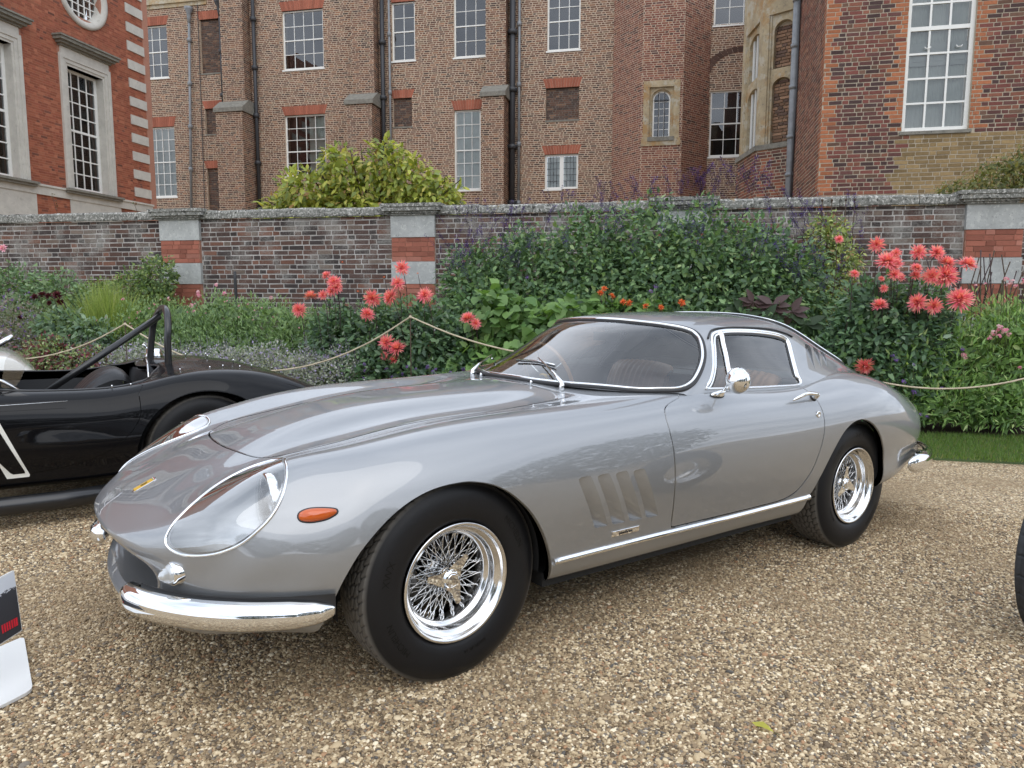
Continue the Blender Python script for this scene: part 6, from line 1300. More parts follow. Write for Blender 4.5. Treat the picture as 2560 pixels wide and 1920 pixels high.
# climber on the wall right of the salvia
cl = plant('climbing_rose', 'thin yellow-green climbing rose on the wall right of the salvia', 'shrub', [(2.05, 9.55, 2.05, .30, .22, .28), (2.2, 9.5, 1.7, .30, .25, .35), (2.0, 9.5, 1.3, .28, .25, .4), (2.15, 9.4, .9, .3, .3, .5)], 3000, .05, 'ovate', [(.12, .16, .045, 3), (.20, .24, .07, 2), (.07, .10, .035, 3), (.17, .12, .05, 1)], 107, stems=40, stem_m=m_bark, shell=.35, base=(2.1, 9.6, 0))
# wispy bush, phlox and asters on the right
br_ = plant('aster_clump', 'dense green narrow-leaved clump on the right beside the turf', 'plant', [(2.55, 7.95, .45, .42, .30, .50), (3.0, 7.95, .55, .42, .30, .55), (3.45, 7.95, .62, .42, .30, .60), (3.95, 8.0, .6, .45, .3, .6), (2.8, 7.8, .25, .5, .25, .32), (3.3, 7.8, .25, .5, .25, .35), (3.7, 8.3, .9, .5, .3, .4), (4.5, 8.1, .6, .4, .3, .6)], 15000, .068, 'lance', [(.075, .135, .035, 4), (.11, .18, .05, 3), (.05, .09, .03, 2), (.17, .22, .08, .8)], 108, stems=90, up=.6, droop=-.5, shell=.45, smax=1.5)
pk_ = [(.80, .30, .42), (.85, .42, .52), (.75, .25, .38), (.86, .55, .60)]
def cluster_mesh(seed, pal, R0, n, r1): 
    rg2 = np.random.default_rng(seed); V = []; F = []; C = []
    for i in range(n):
        d = unit(rg2.normal(0, 1, 3)); d[2] = abs(d[2])*.8; c0 = d*R0*rg2.uniform(.5, 1); nn = unit(d+np.array([0, -.2, .3])); a = unit(np.cross(nn, [0, .3, 1.])); b = np.cross(nn, a); c = np.array(pal[rg2.integers(len(pal))])*rg2.uniform(.85, 1.1)
        for k in range(5):
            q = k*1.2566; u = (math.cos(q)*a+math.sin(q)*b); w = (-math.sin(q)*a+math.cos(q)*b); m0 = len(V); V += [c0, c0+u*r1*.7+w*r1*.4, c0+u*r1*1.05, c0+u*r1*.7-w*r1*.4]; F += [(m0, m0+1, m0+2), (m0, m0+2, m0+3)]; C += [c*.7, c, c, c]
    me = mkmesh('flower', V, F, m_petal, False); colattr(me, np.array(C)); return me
phl = [cluster_mesh(50+k, pk_, .035, 9, .014) for k in range(3)]; verb = [cluster_mesh(60+k, [(.22, .12, .42), (.30, .17, .50), (.16, .08, .32)], .026, 16, .007) for k in range(3)]
ph = plant('pink_phlox', 'pale pink phlox heads scattered at the right edge above the aster clump', 'flower', [(3.4, 8.3, .9, .4, .25, .45), (3.9, 8.3, .9, .4, .25, .5)], 1500, .06, 'lance', [(.09, .14, .04, 1), (.14, .18, .06, 1)], 109, stems=30, up=.5, droop=-.4)
for k, (s, z, q) in enumerate([(3.28, 1.45, .9), (3.33, 1.42, .9), (3.42, 1.42, 1), (3.5, 1.41, 1.1), (3.30, 1.39, .7), (3.36, 1.38, .7), (3.26, .98, 1.2), (3.21, .93, 1.1), (3.30, .95, 1.1), (3.18, .88, .9), (3.34, .92, .8), (3.25, .90, 1.0), (2.96, .72, .9), (2.98, .69, .7), (3.46, .60, .8), (3.60, 1.38, 1), (3.7, 1.1, 1), (3.10, 1.40, .5), (3.02, 1.39, .5)]): put_flower(ph, phl[k % 3], s, 7.72, z, tuple(toCam+rg.normal(0, .3, 3)), q); stalk(ph, s, 7.8, z, s+.03, .5, .003, m_stem)
vs = thing('seed_stalks', tuple(Wp(3.5, 8.9, 0)), 'tall thin brown veronica seed stalks against the right pier', 'plant')
for k in range(34): s = rg.uniform(3.05, 4.1); z = rg.uniform(1.35, 1.8); P = resample(np.array([Wp(s+rg.normal(0, .06), 8.9, 0), Wp(s, 8.9, z*.6), Wp(s+rg.normal(0, .09), 8.85, z)]), 7, False); part('stalk', *tube(P, np.linspace(.004, .0065, 7), 5), m_darkst if k % 2 else m_bark, vs)
# verbena dots
def verbena(label, pts, seed):
    s0 = np.mean([p[0] for p in pts]); d0 = pts[0][1]; root = thing('purple_verbena', tuple(Wp(s0, d0, 0)), label, 'flower', 'purple verbena clumps in the flower bed')
    for k, (s, d, z) in enumerate(pts): put_flower(root, verb[k % 3], s, d, z, tuple(toCam), random.uniform(.7, 1.2)); stalk(root, s, d, z, s+random.uniform(-.12, .12), .05, .0025, m_stem)
verbena('purple verbena heads low beneath the middle coral dahlias', [(-3.35+rg.uniform(0, 1.35), 7.62, rg.uniform(.30, .52)) for _ in range(24)], 1)
verbena('few purple verbena heads by the turf behind the coupe tail', [(2.45, 7.6, .22), (2.55, 7.55, .14), (2.62, 7.55, .12), (2.5, 7.6, .35), (2.4, 7.6, .45), (2.75, 7.6, .4), (2.9, 7.6, .78), (2.48, 7.6, .62), (2.3, 7.65, .7), (2.35, 7.7, .66)], 2)
verbena('purple verbena floating among the salvia and orange dahlias', [(.0, 8.0, 1.38), (-.05, 8.0, 1.33), (.5, 8.3, 1.1), (-1.5, 8.5, 1.5), (-3.0, 8.2, 1.42), (-.1, 7.9, .95), (.1, 7.9, .9), (.2, 8, .98)], 3)
# castor-like purple palm leaves near the right of the salvia
cz = thing('castor_plant', tuple(Wp(1.2, 8.3, 0)), 'dusky purple hand-shaped castor leaves low in front of the salvia', 'plant'); V, F = SHT['lance']
for k, (s, z, q) in enumerate([(1.05, 1.22, .17), (1.25, 1.20, .20), (1.45, 1.12, .19), (.95, 1.1, .22), (1.6, .98, .22), (1.15, 1.0, .25)]):
    P = np.repeat(Wp(s, 8.25, z)[None], 7, 0)-np.array(cz.location); an = np.linspace(-2.2, 2.2, 7)+rg.normal(0, .05, 7)-math.pi/2+.5*(k % 3-1); D = unit(np.cos(an)[:, None]*EW+np.sin(an)[:, None]*(np.array([0, 0, .8])-NW*.2)); N = np.repeat(unit(-NW+np.array([0, 0, .8]))[None], 7, 0)
    c = np.array((.12, .075, .075) if k < 3 else (.05, .085, .04)); Vv, Ff, C = leaves_at(P, D, N, np.full(7, q), 'ovate', np.repeat(c[None], 7, 0)); me = mkmesh('leaf', Vv, Ff, m_leaf); colattr(me, C); link('leaf', me, cz); stalk(cz, s, 8.3, z, s+.05, .0, .005)
# penstemon mound with pale pink flowers, nepeta haze
pb = plant('penstemon_mound', 'long fine-leaved green mound dotted with small pink flowers', 'plant', [(-6.7, 8.5, .75, .50, .4, .48), (-6.1, 8.5, .72, .50, .4, .50), (-5.5, 8.45, .78, .55, .4, .55), (-4.9, 8.45, .75, .55, .4, .55), (-4.4, 8.4, .68, .45, .4, .48), (-7.2, 8.4, .5, .5, .4, .45), (-5.6, 8.2, .45, 1.6, .4, .45)], 24000, .056, 'lance', [(.085, .135, .05, 4), (.12, .18, .07, 3), (.055, .095, .038, 3)], 110, stems=40, up=.8, droop=-.9, shell=.5)
for k in range(46): s = rg.uniform(-7.1, -4.2); s = [-6.64, -5.98, -5.56, -5.57, -5.67, -5.21, -5.32, -4.59][k] if k < 8 else s; z = [1.22, 1.23, 1.27, 1.31, 1.15, 1.3, 1.4, 1.25][k] if k < 8 else 1.08+.12*math.sin(s*2)+rg.uniform(-.15, .12); put_flower(pb, phl[k % 3], s, 8.08, z, tuple(toCam+rg.normal(0, .3, 3)), rg.uniform(.7, 1.1) if k < 8 else rg.uniform(.3, .5))
npd = plant('nepeta_bank', 'grey-purple haze of catmint in front of the green mound', 'plant', [(-6.9+i*.48, 7.75+.05*(i % 2), .32, .42, .30, .34+.04*(i % 3)) for i in range(8)], 24000, .034, 'small', [(.15, .17, .125, 4), (.20, .215, .17, 3), (.11, .135, .095, 3), (.19, .17, .25, 2.2)], 111, stems=60, up=.5, droop=-.3, shell=.4)
V = []; F = []; C = []
for i in range(420):
    s = rg.uniform(-7.2, -3.2); z0 = rg.uniform(.35, .68); P = Wp(s, rg.uniform(7.5, 7.9), z0); tip = P+EW*rg.normal(0, .05)+np.array([0, 0, rg.uniform(.08, .18)])-NW*.02
    for j in range(7):
        q = P+(tip-P)*j/6+rg.normal(0, .006, 3); m0 = len(V); V += [q, q+EW*.010+[0, 0, .004], q+EW*.002+[0, 0, .013]]; F.append((m0, m0+1, m0+2)); C += [np.array([(.24, .20, .34), (.30, .27, .38), (.16, .17, .14)][rg.integers(3)])]*3
off = np.array(npd.location); me = mkmesh('flower_haze', np.array(V)-off, F, m_petal, False); colattr(me, np.array(C)); tag(link('flower_haze', me, npd), kind='stuff')
# ornamental grass
og = thing('ornamental_grass', tuple(Wp(-7.2, 8.8, 0)), 'fountain of fine pale green ornamental grass below the left pier', 'grass clump'); V = []; F = []; C = []; off = np.array(og.location)
for i in range(3400):
    a = rg.uniform(0, 6.28); lean = abs(rg.normal(0, .42)); L_ = rg.uniform(.9, 1.55); w_ = .0055; s0 = -7.25+rg.normal(0, .10); d0 = 8.5+rg.normal(0, .08); dirh = EW*math.cos(a)+NW*math.sin(a)*.8; c = np.array([(.20, .26, .07), (.27, .32, .10), (.14, .19, .06), (.32, .33, .14)][rg.choice(4, p=[.4, .3, .2, .1])])*1.5*rg.uniform(.8, 1.2); m0 = len(V); side = unit(np.cross(dirh, [0, 0, 1.])+rg.normal(0, .3, 3))
    for j in range(5):
        t = j/4; p = Wp(s0, d0, 0)+dirh*lean*L_*t**1.8+np.array([0, 0, 1.])*L_*(t-.30*lean*t*t); ww = w_*(1-t*.85); V += [p-side*ww-off, p+side*ww-off]; C += [c, c]
    F += [(m0+2*j, m0+2*j+1, m0+2*j+3) for j in range(4)]+[(m0+2*j, m0+2*j+3, m0+2*j+2) for j in range(4)]
me = mkmesh('blades', V, F, m_leaf); colattr(me, np.array(C)); tag(link('blades', me, og), kind='stuff')
plant('wall_shrub', 'dark evergreen shrub leaning on the left pier behind the ornamental grass', 'shrub', [(-7.15, 9.4, 1.55, .32, .3, .34), (-7.55, 9.4, 1.35, .4, .3, .32), (-8.1, 9.4, 1.2, .45, .3, .35), (-7.1, 9.3, 1.0, .4, .3, .5), (-6.85, 9.2, .8, .3, .3, .5)], 5200, .052, 'ovate', [(.075, .115, .035, 3), (.045, .075, .028, 3), (.13, .17, .05, 1.4)], 112, stems=14)
lr_ = plant('rose_bush', 'leafy green rose bush with one pink bloom at the far left below the wall', 'shrub', [(-9.3, 9.1, 1.3, .6, .35, .45), (-8.6, 9.1, 1.25, .5, .35, .42), (-9.0, 8.9, .8, .9, .35, .5), (-10.0, 9.1, 1.2, .5, .35, .5), (-8.1, 9.1, 1.0, .35, .3, .45)], 6500, .062, 'ovate', [(.08, .13, .055, 4), (.12, .17, .08, 2), (.05, .085, .04, 3)], 113, stems=30); rose = flower_meshes(9, [(.80, .36, .50), (.84, .48, .60)], .055, 35, .3, .45)
put_flower(lr_, rose[0], -9.07, 8.75, 1.93, tuple(toCam), 1.3); stalk(lr_, -9.07, 8.8, 1.92, -9.2, 1.3)
asl = plant('purple_aster', 'airy purple aster and verbena stems at the far left edge', 'flower', [(-8.3, 8.05, .95, .42, .3, .42), (-7.95, 8.0, .75, .35, .3, .35), (-8.8, 8.1, .9, .5, .3, .5), (-8.2, 7.9, .45, .6, .3, .4)], 5200, .038, 'lance', [(.10, .12, .07, 3), (.14, .11, .10, 2), (.08, .10, .05, 3), (.15, .13, .19, 1.5)], 114, stems=80, shell=.3, up=.5, droop=-.5)
for k in range(60): put_flower(asl, verb[k % 3], rg.uniform(-8.7, -7.6), 7.75, rg.uniform(.75, 1.35), tuple(toCam), rg.uniform(.4, 1.0))
dd_ = plant('dark_dahlia', 'blackish-red dahlias above a grey-green leafy mound on the left', 'flower', [(-7.5, 8.0, .88, .35, .3, .24), (-7.1, 8.0, .75, .30, .3, .25), (-7.3, 7.9, .55, .5, .3, .3)], 2600, .072, 'ovate', [(.075, .12, .06, 3), (.11, .155, .09, 2), (.05, .085, .05, 2)], 115, stems=14)
drk = flower_meshes(21, [(.075, .008, .015), (.12, .012, .022), (.04, .006, .012)], .06, 70, .3, .3)
for k, (s, z, q) in enumerate([(-7.77, 1.25, .9), (-7.66, 1.27, 1.2), (-7.56, 1.26, 1.0), (-7.44, 1.27, 1.2), (-7.40, 1.19, .9), (-7.56, 1.17, .7), (-7.99, .99, 1.1)]): put_flower(dd_, drk[k % 4], s, 7.9, z, tuple(toCam+rg.normal(0, .3, 3)), q); stalk(dd_, s, 7.95, z, s+.05, .8)
plant('burgundy_sedum', 'low plant with burgundy flower heads behind the rope on the left', 'plant', [(-7.3, 7.65, .50, .35, .25, .30), (-6.85, 7.65, .42, .30, .25, .28), (-7.6, 7.7, .4, .3, .25, .35)], 2600, .045, 'ovate', [(.10, .14, .05, 3), (.075, .02, .025, 2.4), (.16, .20, .09, 1), (.11, .035, .035, 1.2)], 116, stems=20)
plant('green_perennial', 'green leafy perennials between the catmint and the coral dahlias', 'plant', [(-4.05, 8.3, .7, .3, .3, .5), (-3.9, 8.0, .4, .4, .3, .4), (-3.3, 8.6, .9, .8, .3, .4)], 2600, .055, 'lance', [(.08, .13, .05, 3), (.06, .10, .04, 2)], 117, stems=20, up=.6, droop=-.5)
# white agapanthus-like bloom between the dahlias
# magnolia behind the wall
mg = thing('magnolia_tree', tuple(Wp(-5.2, 12.2, 0)), 'yellow-green large-leaved magnolia rising behind the garden wall', 'tree')
MBl = [(-6.6, 12.2, 2.75, .55, .5, .38), (-6.1, 12.1, 3.15, .55, .5, .42), (-5.5, 12.2, 3.45, .42, .5, .50), (-5.2, 12.2, 3.0, .6, .5, .5), (-4.65, 12.2, 3.55, .42, .45, .50), (-4.2, 12.2, 3.25, .5, .5, .5), (-3.75, 12.2, 2.95, .5, .5, .42), (-4.6, 12.2, 2.7, 1.2, .5, .5), (-6.0, 12.2, 2.7, 1.0, .5, .4)]
Lm = foliage(mg, MBl, 5600, .138, 'ovate', [(.22, .27, .045, 4), (.32, .35, .06, 3), (.14, .19, .04, 3), (.40, .38, .09, 1.4), (.24, .15, .05, .3)], 120, singles=290, stems=0, up=.45, droop=.45, shell=.6, smin=.5, smax=1.2, gain=1.35, core=.1)
tr = link('trunk', None, mg); part('stem', *tube(resample(np.array([Wp(-5.1, 12.3, 0), Wp(-5.15, 12.3, 1.3), Wp(-4.9, 12.25, 2.4)]), 10, False), np.linspace(.09, .055, 10), 10), m_bark, tr)
for k in range(16):
    b = MBl[k % 9]; e = np.array([b[0]+rg.normal(0, .25), b[1]-.2, b[2]+b[5]*.7]); Q = np.array([Wp(-5.0+rg.normal(0, .05), 12.28, 1.6+rg.uniform(0, .8)), Wp((-5+e[0])/2, 12.2, (2.2+e[2])/2-.1), Wp(*e)]); part('branch', *tube(resample(Q, 9, False), np.linspace(.032, .008, 9), 7), m_bark, mg)
# acer at the top right
ac = plant('japanese_maple', 'feathery olive green Japanese maple showing above the wall at the top right', 'tree', [(5.1, 11.2, 3.0, .6, .5, .50), (4.6, 11.1, 2.85, .5, .5, .38), (4.1, 11.0, 2.65, .45, .45, .26), (5.6, 11.3, 3.4, .5, .5, .4), (5.2, 11.2, 2.3, 1.1, .5, .5)], 11000, .052, 'lance', [(.13, .15, .04, 4), (.20, .19, .05, 2), (.08, .10, .03, 3), (.24, .15, .05, .6)], 121, stems=26, stem_m=m_bark, up=.6, droop=.6, base=(5.2, 11.4, 0), gain=1.3)
for (s0, zt, nm) in ((-9.9, 2.95, 'thin leafy rose twig rising above the wall at the far left'), (-8.35, 2.78, 'short rose twig above the wall in front of the wing corner')):
    tw_ = thing('rose_twig', tuple(Wp(s0, 10.6, 0)), nm, 'plant'); P = resample(np.array([Wp(s0+.25, 10.6, 1.6), Wp(s0+.12, 10.6, 2.3), Wp(s0-.05, 10.6, zt)]), 12, False); part('twig', *tube(P, np.linspace(.008, .003, 12), 5), m_bark, tw_)
    n_ = 34; i_ = rg.integers(3, 12, n_); PP = P[i_]+rg.normal(0, .035, (n_, 3)); V, F, C = leaves_at(PP-np.array(tw_.location), unit(rg.normal(0, 1, (n_, 3))), unit(rg.normal(0, .5, (n_, 3))+[0, 0, 1]), rg.uniform(.03, .055, n_), 'small', palcol([(.16, .10, .06, 2), (.14, .17, .06, 1)], n_, rg)); me = mkmesh('foliage', V, F, m_leaf); colattr(me, C); tag(link('foliage', me, tw_), kind='stuff')
# turf blades
V = []; n_ = 42000; s = rg.uniform(.6, 5.2, n_); d = rg.uniform(6.42, 7.75, n_); s[:9000] = rg.uniform(-8, .6, 9000); P = toW(np.c_[s, d, np.zeros(n_)]); P[:, 2] = gz(P[:, 0], P[:, 1])+.03; a = rg.uniform(0, 6.28, n_); w = np.stack([np.cos(a), np.sin(a), 0*a], 1)*.0035; h = np.stack([rg.normal(0, .012, n_), rg.normal(0, .012, n_), rg.uniform(.018, .05, n_)], 1)
V = np.stack([P-w, P+w, P+h], 1).reshape(-1, 3); F = np.arange(n_*3).reshape(-1, 3); me = mkmesh('turf', V, F, m_leaf); colattr(me, 1.3*np.repeat(palcol([(.085, .15, .03, 4), (.12, .19, .045, 3), (.18, .19, .07, 1)], n_, rg), 3, 0)); tag(link('turf', me), 'short green turf blades along the bed', kind='stuff')
# fallen leaves
fl = thing('fallen_leaf', (1.0, -1.5, 0), 'yellow-green fallen leaf curled on the gravel at the bottom', 'leaf')
# ---------------------------------------------------------------- rope barrier along the bed
m_rope, n, l, b = nt('cream_rope'); setp(b, Base_Color=(.55, .47, .34, 1), Roughness=.9)
def rope(name, pts, label, r=.0095):
    P = resample(np.array(pts), 260, False); T, A, B = frames(P); L_ = np.r_[0, np.cumsum(np.linalg.norm(np.diff(P, axis=0), axis=1))]; root = thing(name, tuple(P[0]), label, 'rope', 'ropes strung along the flower bed')
    for k in range(3):
        ph = L_*2*math.pi/.045+k*2*math.pi/3; Q = P+.55*r*(np.cos(ph)[:, None]*A+np.sin(ph)[:, None]*B); part('strand', *tube(Q, r*.58, 5), m_rope, root)
    return root
def sag(p, q, h, n_=9):
    t = np.linspace(0, 1, n_)[:, None]; return (1-t)*p+t*q-np.array([0, 0, 1.])*4*h*t*(1-t)
S_ = dict(a=Wp(-9.4, 7.3, 1.0), b=Wp(-5.99, 7.3, .94), c=Wp(-2.54, 7.3, 1.05), d=Wp(.95, 7.3, 1.0), e=Wp(4.3, 7.3, 1.05))
rope('rope', sag(S_['a'], S_['b'], .47), 'leftmost sagging cream rope behind the black roadster cockpit'); rope('rope', sag(S_['b'], S_['c'], .56), 'cream rope sagging low behind the black roadster tail')
rope('rope', sag(S_['c'], S_['d'], .38), 'cream rope running from the dahlias down behind the coupe windscreen'); rope('rope', sag(S_['d'], S_['e'], .60), 'cream rope rising to the right edge behind the coupe tail')
for k, nm in (('a', 'rusty iron stake at the far left of the rope line'), ('b', 'thin rusty stake holding the rope just left of the roll bar'), ('c', 'thin rusty stake holding the rope among the coral dahlias'), ('d', 'thin rusty rope stake hidden behind the coupe cabin'), ('e', 'rusty iron rope stake beyond the right edge by the turf')):
    p = S_[k]; st = thing('rope_stake', (p[0], p[1], 0), nm, 'stake', 'iron stakes carrying the rope'); part('rod', *tube([p*[1, 1, 0]-[0, 0, .15], p+[0, 0, .03]], .006, 8), m_bark, st); part('eye', *tube(np.array([p+np.array([0, 0, .02])+.016*(EW*math.cos(q)+np.array([0, 0, 1.])*math.sin(q)) for q in np.linspace(0, 6.28, 13)[:-1]]), .0035, 5, True), m_bark, st)
    part('knot', *tube([p-[.012, 0, .012], p+[.0, 0, .0], p+[.012, 0, .010]], [.013, .017, .012], 8), m_rope, st)
fs_ = thing('iron_spikes', tuple(Wp(2.15, 9.6, 0)), 'four thin rusty plant supports with ball tips before the wall coping', 'plant support')
for s in (1.98, 2.09, 2.25, 2.35): part('rod', *tube([Wp(s, 9.6, 0), Wp(s, 9.6, 2.46)], .006, 6), m_bark, fs_); part('ball', *tube([Wp(s, 9.6, 2.445), Wp(s, 9.6, 2.455), Wp(s, 9.6, 2.47), Wp(s, 9.6, 2.48)], [.004, .015, .015, .004], 8), m_bark, fs_)
po = thing('black_post', tuple(Wp(-5.8, 9.3, 0)), 'short black post standing against the garden wall above the pink flowers', 'post'); part('post', *tube([Wp(-5.8, 9.3, 0), Wp(-5.82, 9.3, 1.5), Wp(-5.82, 9.3, 1.62)], [.022, .022, .02], 10), m_blackint, po)
# fallen leaf on the gravel
P = [(-.035, -.002, .012), (-.02, .010, .012), (0, .013, .016), (.02, .008, .010), (.040, -.006, .004), (.018, -.006, .006), (-.002, -.008, .009), (-.02, -.010, .008)]
c0 = np.array([.562, -1.545, -.018]); an = -1.15; Rz = np.array([[math.cos(an), -math.sin(an), 0], [math.sin(an), math.cos(an), 0], [0, 0, 1]]); fl.location = c0
V = (np.array(P)*[.85, .8, 1.2])@Rz.T; me = mkmesh('blade', np.r_[V, [V.mean(0)+[0, 0, -.004]]], [(i, (i+1) % 8, 8) for i in range(8)], m_leaf); colattr(me, np.array([(.48, .46, .08)]*9)); link('blade', me, fl)
part('leaf_stem', *tube([c0+Rz@np.array([.034, -.004, .004]), c0+Rz@np.array([.050, -.010, .004])], .0012, 5), m_stem, fl)

# ---------------------------------------------------------------- information stand at the left edge
def azr(az, r, z): a = math.radians(az); return np.array([CX+r*math.sin(a), CY+r*math.cos(a), z])
sg = thing('display_stand', tuple(azr(-2, 2.7, 0)), 'low white display stand with a dark printed board at the left edge', 'sign')
b1_ = azr(1.0, 2.585, .004); b2_ = azr(.72, 3.03, .004); dx = unit(azr(-.9, 2.53, 0)-azr(1.0, 2.585, 0)); q = round_poly([b1_, b2_, b2_+dx*.42, b1_+dx*.42], [.03, .03, .03, .03], 6); m_ = len(q); top = q+[0, 0, .010]
part('base_plate', np.r_[q, top], [(i, (i+1) % m_, m_+(i+1) % m_, m_+i) for i in range(m_)]+[tuple(range(m_, 2*m_))], m_white, sg, False)
p0 = azr(.61, 2.736, .15); p1 = azr(.41, 2.80, .335); ux = unit(azr(-.62, 2.66, .15)-p0); uy = p1-p0; nn_ = unit(np.cross(ux, uy)); nn_ = nn_ if nn_@(np.array([CX, CY, 1.2])-p0) > 0 else -nn_; Wd_ = .42
fr4 = [p0, p0+ux*Wd_, p1+ux*Wd_, p1]; V = [v+nn_*.003 for v in fr4]+[v-nn_*.006 for v in fr4]; part('board', V, [(0, 1, 2, 3), (7, 6, 5, 4), (0, 4, 5, 1), (1, 5, 6, 2), (2, 6, 7, 3), (3, 7, 4, 0)], m_white, sg, False)
m_print, n, l, b = nt('printed_board'); t = n.new('ShaderNodeTexCoord'); sp_ = n.new('ShaderNodeSeparateXYZ'); l.new(t.outputs['UV'], sp_.inputs[0]); nz = n.new('ShaderNodeTexNoise'); nz.inputs['Scale'].default_value = 14; nz.inputs['Detail'].default_value = 8; nz.inputs['Roughness'].default_value = .75; l.new(t.outputs['UV'], nz.inputs[0])
ad = n.new('ShaderNodeMath'); ad.operation = 'MULTIPLY_ADD'; ad.inputs[1].default_value = .35; l.new(nz.outputs['Fac'], ad.inputs[0]); l.new(sp_.outputs[1], ad.inputs[2]); gt = n.new('ShaderNodeMath'); gt.operation = 'GREATER_THAN'; gt.inputs[1].default_value = .92; l.new(ad.outputs[0], gt.inputs[0]); mi = n.new('ShaderNodeMix'); mi.data_type = 'RGBA'; mi.inputs[6].default_value = (.055, .055, .062, 1); mi.inputs[7].default_value = (.72, .75, .8, 1); l.new(gt.outputs[0], mi.inputs[0]); l.new(mi.outputs[2], b.inputs['Base Color']); setp(b, Roughness=.35)
e = .004; V = [p0+ux*e+uy*.02+nn_*.0045, p0+ux*(Wd_-e)+uy*.02+nn_*.0045, p1+ux*(Wd_-e)-uy*.02+nn_*.0045, p1+ux*e-uy*.02+nn_*.0045]; o = part('print', V, [(0, 1, 2, 3)], m_print, sg, False); uv = o.data.uv_layers.new(name='UVMap')
for li, c in enumerate(((0, 0), (1, 0), (1, 1), (0, 1))): uv.data[li].uv = c
for k in range(7): 
    a0 = .018+k*.0105; w_ = .007 if k else .009; V = [p0+ux*(a0)+uy*(.13+.003*k)+nn_*.006, p0+ux*(a0+w_)+uy*(.13+.003*k)+nn_*.006, p0+ux*(a0+w_)+uy*(.26+.003*k)+nn_*.006, p0+ux*a0+uy*(.26+.003*k)+nn_*.006]; part('red_lettering', V, [(0, 1, 2, 3)], mat('red_print', (.75, .03, .05), .4) if k == 0 else bpy.data.materials['red_print'], sg, False)
mb = MB(); mb.tube([azr(-3, 2.9, .01), azr(-3, 2.82, .25)], .012, 8); mb.build('support', m_white, sg)

# ---------------------------------------------------------------- car standing just outside the right edge
rc = thing('neighbouring_car', tuple(np.array([2.05, -1.86, float(gz(2.05, 0))])), 'dark tyre of another vintage car just inside the right edge', 'car')
mr_ = link('wheel', None, rc, (0, 0, .33)); 
t9 = bpy.data.meshes.new('x'); bpy.data.meshes.remove(t9)
def block_tyre():
    prof = [(.20, -.085), (.23, -.10), (.28, -.10), (.315, -.085)]+[(.328-.02*(abs(a)/.075)**3, a) for a in np.linspace(-.075, .075, 31)]+[(.315, .085), (.28, .10), (.23, .10), (.20, .085)]
    S = np.array(prof); nth = 420; th = np.arange(nth)*2*math.pi/nth; k = len(S); r = np.repeat(S[None, :, 0], nth, 0); y = np.repeat(S[None, :, 1], nth, 0); tt = th[:, None]
    gr = np.maximum(np.clip(1.3-np.abs(((tt*26/6.2832+.5*(np.abs(y) < .035)) % 1)-.5)/.045, 0, 1), np.clip(1.3-np.abs(np.abs(y)-.032-.006*np.sign(np.sin(tt*26)))/.004, 0, 1))*(np.abs(y) < .078); r = r-gr*.009
    V = np.stack([r*np.cos(tt), y, r*np.sin(tt)], 2).reshape(-1, 3); F = [(i*k+j, ((i+1) % nth)*k+j, ((i+1) % nth)*k+j+1, i*k+j+1) for i in range(nth) for j in range(k-1)]; return V, F
V, F = block_tyre(); m_ty2 = mat('dusty_tyre', (.035, .037, .04), .7, vary=.3, nscale=30, bump=.1); me = mkmesh('tyre', V, F, m_ty2); link('tyre', me, mr_); link('rim', me_rim, mr_)
P = np.array([(.36*math.cos(q), .36*math.sin(q)) for q in np.linspace(.15, math.pi-.1, 24)]); V = [];
for yy in (-.13, .13): V += [(x*1.08, yy, z*1.1) for x, z in P]
me = mkmesh('mudguard', V, [(i, i+1, i+25, i+24) for i in range(23)], m_black)
rc.location[0] = 2.062; rc.location[1] = -1.84

